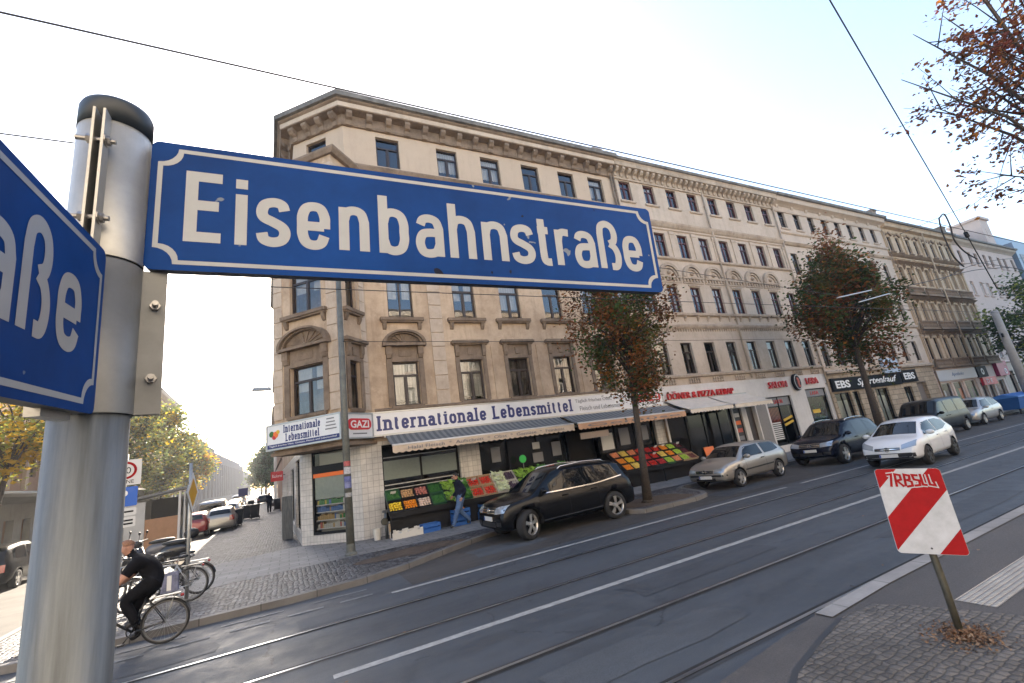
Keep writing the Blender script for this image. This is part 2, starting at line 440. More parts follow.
sheet('bare_earth', blob(26.6, 12.1, 1.4, .8, seed=6, rough=.12), .123, M['earth'])
sheet('parking_lane', [(2.2, 9.85), (4.5, 10.05), (400, 10.05), (400, 13.5), (2.2, 13.5)], .004, M['bay'])
# road markings
mk = MB()
def mark(x0, x1, y, w, z=.004): mk.quad((x0, y-w/2, z), (x1, y-w/2, z), (x1, y+w/2, z), (x0, y+w/2, z))
mark(1.75, 14.2, 9.66, .12, .008); mark(15.0, 400, 9.66, .12, .008)
mark(.45, 400, 6.55, .13)
fd = MB()
def mark(x0, x1, y, w, z=.004): fd.quad((x0, y-w/2, z), (x1, y-w/2, z), (x1, y+w/2, z), (x0, y+w/2, z))
for k in range(9): mark(-6.2+.88*k, -5.6+.88*k, 9.95, .1, .009)
for k in range(5): mark(-5.6+1.5*k, -4.6+1.5*k, 10.45, .07, .009)
structure(mk.build('road_marking', M['paint'])); structure(fd.build('faded_marking', simple('faded_road_paint', (.17, .175, .18), .7, var=.4, scale=12)))
# tram rails let into the asphalt
for y, s in ((3.79, 1), (5.24, -1), (7.25, 1), (8.70, -1)):
    mb = MB()
    mb.quad((-150, y-.024, .010), (400, y-.024, .010), (400, y+.024, .010), (-150, y+.024, .010))
    rail = structure(mb.build('tram_rail', M['rail']))
    mb = MB(); a, b = (y+s*.024, y+s*.070); a, b = min(a, b), max(a, b)
    mb.quad((-150, a, .007), (400, a, .007), (400, b, .007), (-150, b, .007))
    mb.build('groove', M['groove'], rail)
    mb = MB(); mb.quad((-150, y-.075, .003), (400, y-.075, .003), (400, y+.075, .003), (-150, y+.075, .003))
    mb.build('seam', M['seam'], rail)
# near pavement: tram stop end with setts, asphalt and a ribbed strip
NK = [(-150, 3.25), (-20, 3.25), (2.5, 3.25), (3.9, 3.42), (5.3, 3.58), (6.5, 3.62), (400, 3.62)]
near = NK + [(400, -40), (-150, -40)]
slab_block('near_pavement', near[::-1], -.02, .105, M['platform'])
strip('near_kerb', [(5.15, 3.56), (6.5, 3.62), (400, 3.62)], 0.012, -.17, -.01, .118, M['kerb_near'])
cob = [(3.55, 2.85), (3.9, 3.02), (4.6, 3.2), (5.2, 3.33), (5.75, 3.3), (5.95, 3.0), (6.15, 2.45), (6.6, 1.2), (6.9, -4), (-20, -4), (-20, 2.4), (2.4, 2.4)]
sheet('near_setts', cob, .110, M['sett_near'])
strip('edge_seam', [(3.3, 2.68), (3.55, 2.85), (3.9, 3.02), (4.6, 3.2), (5.2, 3.33)], -.02, .03, .10, .113, M['seam'])
sheet('tactile_strip', [(6.32, 2.78), (60, 2.78), (60, 2.44), (6.32, 2.44)], .110, M['tactile'])

# repairs, stains and covers in the asphalt
M['patch'] = asphalt('patch_asphalt', (.050, .057, .066), .2, .65, False); M['patch_light'] = asphalt('old_patch_asphalt', (.067, .075, .085), .25, .7, False)
for i, (x, y, rx, ry, m) in enumerate([(6.2, 6.0, 1.6, .28, 'patch'), (1.2, 9.2, 1.1, .3, 'patch_light'), (11.5, 4.5, 2.4, .33, 'patch'), (3.6, 4.5, 1.3, .3, 'patch_light'), (5.0, 11.2, 1.0, .45, 'patch_light'), (14.0, 11.0, 1.6, .5, 'patch'), (-2.2, 9.3, 1.2, .3, 'patch'), (17.0, 7.95, 2.5, .35, 'patch_light')]):
    P_ = [(x+rx*a+random.uniform(-.04, .04), y+ry*b+random.uniform(-.03, .03)) for a, b in ((-1, -1), (-.3, -.95), (.4, -1.05), (1, -.9), (1.02, .1), (.95, 1), (.2, .92), (-.5, 1.05), (-1.03, .9), (-.97, 0))]
    sheet('asphalt_patch', P_, .0055+.0002*i, M[m])
# ------------------------------------------------------------------ lettering
def smooth_path(pts, n=7):
    """Catmull-Rom through points; a point given twice in a row makes a corner"""
    out = []; P = [Vector(p) for p in pts]
    segs = [[P[0]]]
    for k in range(1, len(P)):
        if (P[k]-segs[-1][-1]).length < 1e-9: segs.append([P[k]])
        else: segs[-1].append(P[k])
    for s in segs:
        if len(s) < 2: continue
        if len(s) == 2:
            out += s if not out else s[1:] if (out[-1]-s[0]).length < 1e-9 else s
            continue
        Q = [s[0]*2-s[1]] + s + [s[-1]*2-s[-2]]
        for i in range(1, len(Q)-2):
            for j in range(n):
                t = j/n
                out.append(.5*((2*Q[i])+(-Q[i-1]+Q[i+1])*t+(2*Q[i-1]-5*Q[i]+4*Q[i+1]-Q[i+2])*t*t+(-Q[i-1]+3*Q[i]-3*Q[i+1]+Q[i+2])*t**3))
        out.append(s[-1])
    res = [out[0]]
    for p in out[1:]:
        if (p-res[-1]).length > 1e-6: res.append(p)
    return res
# centre lines in a 0..1 box; x height XH of capitals; S marks a doubled corner point
XH = .735
GL = {
 'E': (1.0, [[(0, 0), (0, 1)], [(0, 1), (1, 1)], [(0, .52), (.88, .52)], [(0, 0), (1, 0)]]),
 'I': (1.0, [[(.5, 0), (.5, 1)]]),
 'L': (1.0, [[(0, 1), (0, 0)], [(0, 0), (1, 0)]]),
 'i': (XH, [[(.5, 0), (.5, 1)], [(.5, 1.26), (.5, 1.47)]]),
 'l': (1.0, [[(.5, 0), (.5, 1)]]),
 's': (XH, [[(.97, .80), (.86, .95), (.52, 1.0), (.15, .93), (.02, .75), (.12, .6), (.5, .5), (.88, .38), (.99, .22), (.85, .06), (.48, 0), (.12, .06), (.02, .22)]]),
 'e': (XH, [[(1, .44), (1, .58), (.99, .74), (.82, .95), (.5, 1), (.17, .94), (.01, .74), (0, .5), (.01, .26), (.17, .06), (.5, 0), (.82, .06), (.97, .25)], [(.06, .485), (.96, .485)]]),
 'n': (XH, [[(0, -.07), (0, 1.07)], [(0, .72), (.14, .93), (.5, 1), (.85, .93), (1, .7), (1, .7), (1, -.07)]]),
 'h': (1.0, [[(0, -.05), (0, 1.05)], [(0, .53), (.14, .69), (.5, .735), (.85, .68), (1, .5), (1, .5), (1, -.05)]]),
 'b': (1.0, [[(0, -.05), (0, 1.05)], [(0, .52), (.15, .69), (.5, .735), (.85, .68), (1, .52), (1, .367), (1, .21), (.85, .055), (.5, 0), (.15, .05), (0, .21)]]),
 'a': (XH, [[(.05, .8), (.18, .95), (.5, 1), (.85, .93), (1, .72), (1, .72), (1, -.07)], [(1, .59), (.5, .59), (.15, .53), (0, .3), (.13, .06), (.45, 0), (.82, .06), (1, .26)]]),
 't': (XH, [[(.34, 1.36), (.34, .3), (.34, .3), (.4, .07), (.66, 0), (1.06, 0)], [(-.05, 1), (.98, 1)]]),
 'r': (XH, [[(0, -.07), (0, 1.07)], [(0, .7), (.2, .92), (.6, 1.0), (1.3, .99)]]),
 'ß': (1.0, [[(0, -.05), (0, .75), (0, .75), (.1, .93), (.45, 1), (.8, .93), (.93, .76), (.84, .6), (.55, .53)], [(.55, .53), (.84, .45), (1, .3), (.99, .13), (.84, .01), (.52, 0)]]),
 'o': (XH, [[(.5, 1), (.83, .93), (1, .7), (1, .3), (.83, .07), (.5, 0), (.17, .07), (0, .3), (0, .7), (.17, .93), (.5, 1)]]),
 'm': (XH, [[(0, -.07), (0, 1.07)], [(0, .74), (.1, .93), (.26, 1), (.43, .92), (.5, .7), (.5, .7), (.5, -.07)], [(.5, .74), (.6, .93), (.76, 1), (.93, .92), (1, .7), (1, .7), (1, -.07)]]),
}
SERIF = {'I': [(.5, 0, .62), (.5, 1, .62)], 'L': [(0, 0, .3), (0, 1, .42)], 'n': [(0, 0, .34), (1, 0, .34), (-.1, 1, .22)], 'r': [(0, 0, .5), (-.1, 1, .3)],
 'i': [(.5, 0, .7), (.3, 1, .5)], 'l': [(.5, 0, .7), (.3, 1, .5)], 'h': [(0, 0, .34), (1, 0, .34), (-.1, 1, .22)], 'b': [(-.1, 1, .22)],
 'm': [(0, 0, .22), (.5, 0, .2), (1, 0, .22), (-.08, 1, .16)], 'a': [(1.1, 0, .2)]}
def ribbon(mb, pts, w, F, lift):
    """flat stroke of width w with square ends; F maps 2-D to 3-D, lift = height of the paint film"""
    n = len(pts); A = []; B = []
    for k, p in enumerate(pts):
        ds = []
        if k > 0: ds.append((pts[k]-pts[k-1]).normalized())
        if k < n-1: ds.append((pts[k+1]-pts[k]).normalized())
        t = sum(ds, Vector((0, 0)))
        if t.length < 1e-6: t = ds[0]
        t.normalize(); c = max(.6, abs(t.dot(ds[0])))
        q = Vector((-t.y, t.x))*w/2/c
        A.append(mb.V(F(p+q, lift))); B.append(mb.V(F(p-q, lift)))
    for k in range(n-1): mb.F((A[k], B[k], B[k+1], A[k+1]))
def glyph(mb, ch, x0, x1, z0, cap, t, F, serif=False, eps=.00004):
    xh, strokes = GL[ch]; H = cap*xh
    k = 0
    for st in strokes:
        pts = []
        flat = len(st) == 2
        for (a, b) in st:
            pts.append(Vector((x0+t/2+a*(x1-x0-t), z0+t/2+b*(H-t))))
        path = smooth_path(pts, 6) if not flat else pts
        if flat and ch in 'EL':     # butt ends flush with the letter's box
            d = (path[1]-path[0]).normalized()*t/2; path = [path[0]-d, path[1]+d]
            if abs(d.x) > 0: path[0] += d*2
        if flat and ch in 'Il': d = Vector((0, t/2)); path = [path[0]-d, path[1]+d]
        if ch == 'i': d = Vector((0, t/2)); path = [path[0]-(d if k == 0 else d*0), path[1]+d*(1 if k == 0 else .2)]
        ribbon(mb, path, t, F, eps*(k+1)); k += 1
    if serif:
        for (a, b, wd) in SERIF.get(ch, []):
            xm = x0+t/2+a*(x1-x0-t); zz = z0+t*.34 if b == 0 else z0+H-t*.34
            hw = max(t*.95, wd*(x1-x0)*.5) if b == 0 else t*.75
            ribbon(mb, [Vector((xm-hw, zz)), Vector((xm+hw, zz))], t*.66, F, eps*(k+1)); k += 1
def rounded(x0, x1, z0, z1, r, n=5):
    P = []
    for cx, cz, a0 in ((x1-r, z1-r, 0), (x0+r, z1-r, 90), (x0+r, z0+r, 180), (x1-r, z0+r, 270)):
        for k in range(n+1):
            a = R(a0+90*k/n); P.append((cx+r*math.cos(a), cz+r*math.sin(a)))
    return P
def notched(x0, x1, z0, z1, r, n=6):
    """outline with scooped-out corners, as on old enamel signs"""
    P = []
    for cx, cz, a0 in ((x1, z1, 270), (x0, z1, 360), (x0, z0, 90), (x1, z0, 180)):
        for k in range(n+1):
            a = R(a0-90*k/n); P.append((cx+r*math.cos(a), cz+r*math.sin(a)))
    return P
M['zinc'] = simple('galvanised_steel', (.40, .40, .385), .5, .8, var=.2, scale=9, bump=.03, bscale=60)
M['zinc_dull'] = simple('weathered_zinc_pole', (.115, .127, .136), .5, .4, var=.5, scale=5, bump=.06, bscale=35)
def streaky(m, sc):
    t = m.node_tree; n = [x for x in t.nodes if x.type == 'TEX_NOISE'][0]; mp = t.nodes.new('ShaderNodeMapping'); mp.inputs['Scale'].default_value = sc
    tc = [x for x in t.nodes if x.type == 'TEX_COORD'][0]; t.links.new(tc.outputs['Object'], mp.inputs[0]); t.links.new(mp.outputs[0], n.inputs['Vector'])
streaky(M['zinc_dull'], (9, 9, .55))
M['zinc_mid'] = simple('dull_zinc_clamp', (.20, .205, .205), .55, .6, var=.2, scale=9)
M['cap'] = simple('black_rubber', (.012, .02, .03), .45, var=.2)
M['enamel'] = simple('blue_enamel', (.003, .041, .20), .5, spec=.1, var=.24, scale=5, bump=.01)
def specks(m, c, sc, thr):
    t = m.node_tree; N, L = t.nodes, t.links; P = N['Principled BSDF']; tc = [x for x in N if x.type == 'TEX_COORD'][0]
    n = N.new('ShaderNodeTexNoise'); n.inputs['Scale'].default_value = sc; n.inputs['Detail'].default_value = 2; L.new(tc.outputs['Object'], n.inputs[0])
    r = N.new('ShaderNodeMapRange'); r.inputs[1].default_value = thr; r.inputs[2].default_value = thr+.015; L.new(n.outputs[0], r.inputs[0])
    x = N.new('ShaderNodeMix'); x.data_type = 'RGBA'; old = P.inputs['Base Color'].links[0].from_socket
    L.new(old, x.inputs[6]); x.inputs[7].default_value = rgba(c); L.new(r.outputs[0], x.inputs[0]); L.new(x.outputs[2], P.inputs['Base Color'])
specks(M['enamel'], (.16, .20, .27), 38, .735); specks(M['enamel'], (.008, .012, .03), 26, .74)
M['enamel_white'] = simple('white_enamel', (.29, .32, .365), .35, coat=.1, var=.08, scale=9)
M['edge'] = simple('sign_edge', (.03, .035, .05), .5)
M['bolt'] = simple('steel_bolt', (.35, .34, .33), .35, .9, var=.2, scale=30)

def plate_frame(P, az, ro, le):
    u = Vector((math.cos(az), math.sin(az), 0)); z = Vector((0, 0, 1)); n = u.cross(z)
    z2 = z*math.cos(le)+n*math.sin(le)
    uu = u*math.cos(ro)+z2*math.sin(ro); zz = z2*math.cos(ro)-u*math.sin(ro)
    w = zz.cross(uu)
    return Matrix(((uu.x, w.x, zz.x, P[0]), (uu.y, w.y, zz.y, P[1]), (uu.z, w.z, zz.z, P[2]), (0, 0, 0, 1)))
# ------------------------------------------------------------------ the street name post in front of the camera
PX, PY = -.2127, .7088
post = thing('street_name_post', 'round galvanised steel pole at the front left carrying two blue street name plates', 'street sign', (PX, PY, .11))
LPM = Matrix.Translation((-PX, -PY, -.11))
mb = MB(); mb.smooth = True
mb.lathe([(.0375, 0), (.0375, 2.27+.525-.11)], 40)
mb.build('pole', M['zinc_dull'], post)
mb = MB(); mb.smooth = True
z = 2.27+.517-.11
mb.lathe([(.0412, z-.006), (.0412, z+.028), (.039, z+.034), (.03, z+.037), (0, z+.038)], 40)
mb.build('pole_cap', M['cap'], post)
def clamp(z0, z1, ang, gap_side, bolts, reach=.03, m='zinc'):
    """two half shells round the pole joined by outward flanges at angle ang"""
    mb = MB(); r0, r1 = .0382, .0405; n = 40; g = R(6)
    rings = []
    for k in range(n+1):
        a = ang+g+(2*PI-2*g)*k/n
        rings.append([(r*math.cos(a), r*math.sin(a), zz) for r, zz in ((r1, z0), (r1, z1), (r0, z1), (r0, z0))])
    mb.smooth = True
    idx = [[mb.V(p) for p in ring] for ring in rings]
    for k in range(n):
        for q in ((0, 1), (1, 2), (2, 3)): mb.F((idx[k][q[0]], idx[k+1][q[0]], idx[k+1][q[1]], idx[k][q[1]]))
    mb.smooth = False
    d = Vector((math.cos(ang), math.sin(ang), 0)); s = Vector((-d.y, d.x, 0))
    for sgn in (-1, 1):
        q0 = s*(sgn*.0038); q1 = s*(sgn*.0066)
        A = [d*.037+q0, d*(.0405+reach)+q0, d*(.0405+reach)+q1, d*.037+q1]
        lo = [mb.V((p.x, p.y, z0)) for p in A]; hi = [mb.V((p.x, p.y, z1)) for p in A]
        mb.F(lo[::-1]); mb.F(hi)
        for k in range(4): mb.F((lo[k], lo[(k+1) % 4], hi[(k+1) % 4], hi[k]))
    c = mb.build('clamp', M[m], post)
    for zb in bolts:
        b = MB(); p = d*(.0405+reach*.55)
        T = Matrix.Translation((p.x, p.y, zb)) @ Matrix(((s.x, d.x, 0, 0), (s.y, d.y, 0, 0), (0, 0, 1, 0), (0, 0, 0, 1)))
        b.M = T; b.smooth = False
        b.lathe([(.0062, .0066), (.0062, .0118)], 6, 'x'); b.lathe([(.0088, .0066), (.0088, .008)], 16, 'x')
        b.lathe([(.0062, -.0125), (.0062, -.0066)], 6, 'x'); b.lathe([(.0034, -.024), (.0034, .017)], 10, 'x')
        b.build('bolt', M['bolt'], c)
ZP = 2.27-.11
clamp(ZP+.312, ZP+.512, R(-91), 1, (ZP+.355, ZP+.468), .02)
clamp(ZP+.112, ZP+.3085, R(12), 1, (ZP+.158, ZP+.258), .026, 'zinc_mid')
def name_plate(mat, L, text, border, zb=.0448):
    """enamel plate 200 mm high: body, white border line, letters"""
    mb = MB(mat); O = rounded(0, L, 0, .2, .010)
    mb.mi = 0
    mb.prism(O, 1, 0.0, .015)
    pl = mb.mesh('name_plate', [M['enamel'], M['edge']])
    fix_normals(pl)
    for p in pl.polygons:
        c = mat.inverted() @ p.center
        if c.y > .002 : p.material_index = 1
    pl = link('name_plate', pl, post)
    F = lambda p, l: (p[0], -l-.0004, p[1])
    bb = MB(mat); b = border
    A = notched(b, L-b, b*1.05, .2-b*1.05, .024); B = notched(b+.0062, L-b-.0062, b*1.05+.0062, .2-b*1.05-.0062, .024)
    ia = [bb.V(F(p, 0)) for p in A]; ib = [bb.V(F(p, 0)) for p in B]
    for k in range(len(A)): bb.F((ia[k], ia[(k+1) % len(A)], ib[(k+1) % len(A)], ib[k]))
    bb.build('border', M['enamel_white'], pl)
    lt = MB(mat)
    for ch, x0, x1 in text: glyph(lt, ch, x0, x1, zb, .1125, .0157, F)
    lt.build('lettering', M['enamel_white'], pl)
    return pl
TA = [('E', .043, .0885), ('i', .1055, .1222), ('s', .1326, .1809), ('e', .1895, .2379), ('n', .2511, .2985), ('b', .3138, .3638), ('a', .3755, .4258), ('h', .4359, .486), ('n', .4995, .5506), ('s', .5567, .6080), ('t', .6105, .6488), ('r', .6550, .6895), ('a', .6980, .7503), ('ß', .7580, .8129), ('e', .8207, .8711)]
mA = Matrix.Translation((-PX, -PY, -.11)) @ plate_frame((-.17257828, .70797449, 2.27+.31059837), -.05569209, -.02016378, .04423235)
name_plate(mA, .9127, TA, .0085)
LB = .9
off = LB-.0
mB0 = plate_frame((-.1989453, .67189379, 2.27+.10966632), 1.5587063, .05933949, .00974907)
mB = Matrix.Translation((-PX, -PY, -.11)) @ mB0 @ Matrix.Translation((-LB, 0, 0))
TB = [('s', -.3760, -.329), ('t', -.3230, -.2870), ('r', -.2790, -.2500), ('a', -.2400, -.1873), ('ß', -.1785, -.1251), ('e', -.1114, -.0573)]
TB = [(c, LB+a, LB+b) for c, a, b in TB]
pb = name_plate(mB, LB, TB, .0085, .0572)
# short bracket stub under the left plate
mb = MB(mB); mb.box(LB-.095, LB-.03, .010, .022, -.008, .02); mb.build('bracket', M['zinc'], post)
# ------------------------------------------------------------------ red and white marker board on its own post
M['red'] = simple('red_reflective', (.28, .004, .007), .6, spec=.15, var=.12, scale=12)
M['white'] = simple('white_reflective', (.44, .455, .48), .6, spec=.15, var=.14, scale=7)
M['post_green'] = simple('weathered_post', (.075, .07, .052), .6, .3, var=.3, scale=12)
mk_ = thing('marker_board', 'small board with diagonal red and white stripes on a thin leaning post', 'traffic sign', (5.49, 2.45, .11))
az, ro, le = R(-49.06), R(-5.47), R(-15.58)
u = Vector((math.cos(az), math.sin(az), 0))
base = Vector((0, 0, .81-.11))-u*.271
fm = plate_frame(base, az, ro, le)
W_, H_ = .538, .80
mb = MB(fm); mb.prism(rounded(0, W_, 0, H_, .035), 1, .0, .012); pl = mb.build('board', M['white'], mk_); fix_normals(pl.data)
def clip(poly, f):
    out = []
    for k in range(len(poly)):
        a, b = poly[k], poly[(k+1) % len(poly)]; fa, fb = f(a), f(b)
        if fa >= 0: out.append(a)
        if fa*fb < 0: t = fa/(fa-fb); out.append((a[0]+(b[0]-a[0])*t, a[1]+(b[1]-a[1])*t))
    return out
O = rounded(.002, W_-.002, .002, H_-.002, .034)
st = MB(fm); q = 1.06
lo, hi = .305, .56    # stripes run up to the right: s = z - q*x
def stripe(c0, c1):
    p = clip(O, lambda v: (v[1]-q*v[0])-c0); p = clip(p, lambda v: c1-(v[1]-q*v[0])); return p
for c0, c1 in ((-.62, -.335), (.02, .325), (.60, .9)):
    p = stripe(c0, c1)
    if len(p) > 2: st.poly([(v[0], -.0012, v[1]) for v in p])
st.build('stripe', M['red'], pl)
gf = MB(fm)
def scr(pts, w, k=0): ribbon(gf, [Vector(p) for p in pts], w, lambda p, l: (p[0], -l, p[1]), .0018+k*.0002)
x0, zt, zb = .10, .745, .635
tagp = [[(.09, .74), (.13, .745), (.105, .62)], [(.15, .62), (.16, .745), (.2, .735), (.2, .69), (.165, .68), (.21, .62)], [(.225, .625), (.235, .74), (.275, .73), (.27, .69), (.24, .685), (.28, .67), (.28, .63), (.23, .62)], [(.345, .73), (.3, .735), (.305, .69), (.345, .68), (.34, .635), (.295, .63)], [(.365, .745), (.365, .64), (.4, .635)], [(.42, .74), (.42, .64), (.46, .63), (.455, .665)]]
for i, t_ in enumerate(tagp):
    scr(t_, .042, 2*i)
gw = gf; gfo = gf.build('graffiti', M['white'], pl)
gf = MB(fm)
for i, t_ in enumerate(tagp): scr(t_, .021, 14+2*i)
gf.build('graffiti', M['red'], pl)
mb = MB(); top = fm @ Vector((.271, .03, .45))
mb.tube([(0, 0, -.05), (.0, 0, .4), tuple(fm @ Vector((.271, .034, .06))), tuple(top)], .030, 12); mb.build('post', M['post_green'], mk_)
mb = MB(fm)
mb.lathe([(.009, -.004), (.009, .0)], 10, 'y', (.27, 0, .05)); mb.build('rivet', M['edge'], pl)
# dead leaves round its foot
M['leaf_dead'] = [simple('dead_leaf_'+n, c, .8) for n, c in (('a', (.12, .055, .024)), ('b', (.18, .10, .05)), ('c', (.06, .035, .022)), ('d', (.24, .16, .10)))]
rnd = random.Random(4); mb = MB()
for k in range(1500):
    a = rnd.uniform(0, 6.283); r_ = abs(rnd.gauss(0, .42)); r_ = min(r_, 1.05)
    c = Vector((5.45+.33*r_*math.cos(a)*1.1, 2.40+.33*r_*math.sin(a), .113+max(0, .04*(1-r_))*rnd.random()+k*2e-6))
    s = rnd.uniform(.008, .022); e = Matrix.Rotation(rnd.uniform(0, 6.28), 3, 'Z') @ Matrix.Rotation(rnd.gauss(0, .45), 3, 'X') @ Matrix.Rotation(rnd.gauss(0, .45), 3, 'Y')
    mb.mi = rnd.choice((0, 0, 1, 1, 2, 3))
    mb.poly([c+e @ Vector((s*x, s*y, 0)) for x, y in ((-1, 0), (-.2, -.55), (1, 0), (-.2, .55))])
tag(mb.build('dead_leaves', M['leaf_dead']), 'heap of dry brown leaves round the foot of the striped marker board', 'leaves', kind='stuff')
rnd = random.Random(9); mb = MB()
for k in range(110):
    x, y = rnd.uniform(-3, 22), rnd.uniform(-1.5, 12.3)
    s = rnd.uniform(.015, .035); e = Matrix.Rotation(rnd.uniform(0, 6.28), 3, 'Z') @ Matrix.Rotation(rnd.gauss(0, .3), 3, 'X')
    mb.mi = rnd.choice((0, 1, 1, 3)); z = .018 if 3.7 < y < 10.8 else .135
    mb.poly([Vector((x, y, z))+e @ Vector((s*a, s*b, 0)) for a, b in ((-1, 0), (-.2, -.55), (1, 0), (-.2, .55))])
tag(mb.build('fallen_leaves', M['leaf_dead']), 'single fallen leaves scattered over the road and pavement', 'leaves', kind='stuff')
# ------------------------------------------------------------------ facade kit
M['b1'] = plaster('tan_plaster', (.54, .42, .30), (.20, .125, .072), .68, .45)
M['b1top'] = plaster('cream_plaster', (.48, .385, .29), (.36, .275, .20), .35, .3)
M['b1trim'] = plaster('sooty_stucco', (.25, .19, .138), (.07, .05, .036), .75, .9)
M['b1strip'] = plaster('pale_quoin_plaster', (.53, .44, .345), (.25, .175, .12), .5, .8)
M['b2'] = plaster('grey_cream_plaster', (.53, .445, .355), (.28, .215, .155), .5, .5)
M['b2trim'] = plaster('cream_stucco', (.47, .39, .305), (.18, .13, .09), .62, .9)
M['b3'] = plaster('pale_beige_plaster', (.53, .445, .36), (.31, .24, .18), .42, .5)
M['b4'] = plaster('ochre_plaster', (.52, .40, .275), (.24, .17, .11), .5, .6)
M['b4trim'] = plaster('blackened_stucco', (.26, .19, .13), (.085, .062, .045), .6, .8)
M['b5'] = plaster('pale_pink_plaster', (.60, .47, .40), (.42, .32, .27), .3, .4)
M['stone'] = slabs('rusticated_stone', (.36, .285, .20), .9, .36, .14, .9, .35, .5, .02, True)
M['tile'] = slabs('white_wall_tiles', (.56, .53, .49), .2, .2, .05, .35, .62, 0, .009, True)
M['white_wall'] = plaster('white_shop_wall', (.66, .64, .61), (.42, .39, .36), .35, .8)
M['roof'] = simple('roof_felt', (.10, .095, .09), .9, var=.3, scale=3)
M['gutter'] = simple('stained_gutter_zinc', (.16, .15, .135), .7, .3, var=.45, scale=2.5)
M['frame_brown'] = simple('brown_window_frame', (.035, .024, .02), .45, var=.2)
M['frame_red'] = simple('oxblood_window_frame', (.075, .02, .022), .45, var=.2)
M['frame_white'] = simple('white_window_frame', (.62, .60, .57), .5)
M['glass'] = glassmat('window_glass', 2.1, wav=.02)
M['shopglass'] = glassmat('shop_glass', 1.55, wav=.01)
M['room'] = simple('painted_room_shade', (.010, .009, .008), .9)  # near-black colour stands for the shade inside unlit rooms
M['curtain'] = simple('white_net_curtain', (.62, .60, .56), .9, var=.12, scale=5)
M['curtain_dark'] = simple('drab_curtain', (.20, .18, .17), .9, var=.25, scale=5)
M['metal_dark'] = simple('dark_metal', (.010, .010, .011), .5, spec=.25)
M['chim'] = plaster('chimney_render', (.25, .20, .16), (.1, .08, .06), .5, 1.5)
class Facade:
    """a wall seen from outside: x to the right, -y towards the viewer, z up"""
    def __init__(s, parent, ox, oy, th):
        s.dz = 0.; s.p = parent; s.T = Matrix.Translation((ox, oy, 0)) @ Matrix.Rotation(th, 4, 'Z'); s.op = []
    def mb(s): return MB(s.T)
    def hole(s, xc, z0, w, h): s.op.append((xc-w/2, xc+w/2, z0, z0+h))
    def wall(s, x0, x1, z0, z1, mat, rev=.2, name='wall', ops=None):
        ops = [o for o in (s.op if ops is None else ops) if o[1] > x0 and o[0] < x1 and o[3] > z0 and o[2] < z1]
        mb = s.mb()
        xs = sorted({x0, x1} | {min(max(v, x0), x1) for o in ops for v in o[:2]}); zs = sorted({z0, z1} | {min(max(v, z0), z1) for o in ops for v in o[2:]})
        vi = {}
        def V(a, b):
            if (a, b) not in vi: vi[(a, b)] = mb.V((a, 0, b))
            return vi[(a, b)]
        for j in range(len(zs)-1):
            for i in range(len(xs)-1):
                cx, cz = (xs[i]+xs[i+1])/2, (zs[j]+zs[j+1])/2
                if any(o[0] < cx < o[1] and o[2] < cz < o[3] for o in ops): continue
                mb.F((V(xs[i], zs[j]), V(xs[i+1], zs[j]), V(xs[i+1], zs[j+1]), V(xs[i], zs[j+1])))
        for a, b, c, d in ops:
            a, b, c, d = max(a, x0), min(b, x1), max(c, z0), min(d, z1)
            for p, q in (((a, c), (b, c)), ((b, c), (b, d)), ((b, d), (a, d)), ((a, d), (a, c))):
                mb.F((V(*p), V(*q), mb.V((q[0], rev, q[1])), mb.V((p[0], rev, p[1]))))
        return mb.build(name, mat, s.p)
    def profile(s, name, x0, x1, prof, mat, extra=None, e0=0., e1=0.):
        """moulding: prof is (out, z) from bottom to top; e0/e1 shear the ends for mitres"""
        mb = s.mb()
        if name in ('cornice', 'gutter', 'eaves_board'): mb.M = s.T @ Matrix.Translation((0, 0, s.dz))
        P = [(0.03, prof[0][1])] + list(prof) + [(0.03, prof[-1][1])]
        A = [mb.V((x0-e0*o*(1 if o > .03 else 0), -o if o != .03 else .03, z)) for o, z in P]
        B = [mb.V((x1+e1*o*(1 if o > .03 else 0), -o if o != .03 else .03, z)) for o, z in P]
        n = len(P)
        mb.F(A); mb.F(B[::-1])
        for k in range(n): mb.F((A[k], B[k], B[(k+1) % n], A[(k+1) % n]))
        if extra: extra(mb)
        o = mb.build(name, mat, s.p); fix_normals(o.data)
        return o
    def put(s, name, mesh, x, z, kids=(), y=0., mirror=False):
        o = link(name, mesh, s.p); o.matrix_local = s.T @ Matrix.Translation((x, y, z))
        for n, me, off in kids:
            c = link(n, me, o); c.location = off
        return o
WIN = {}
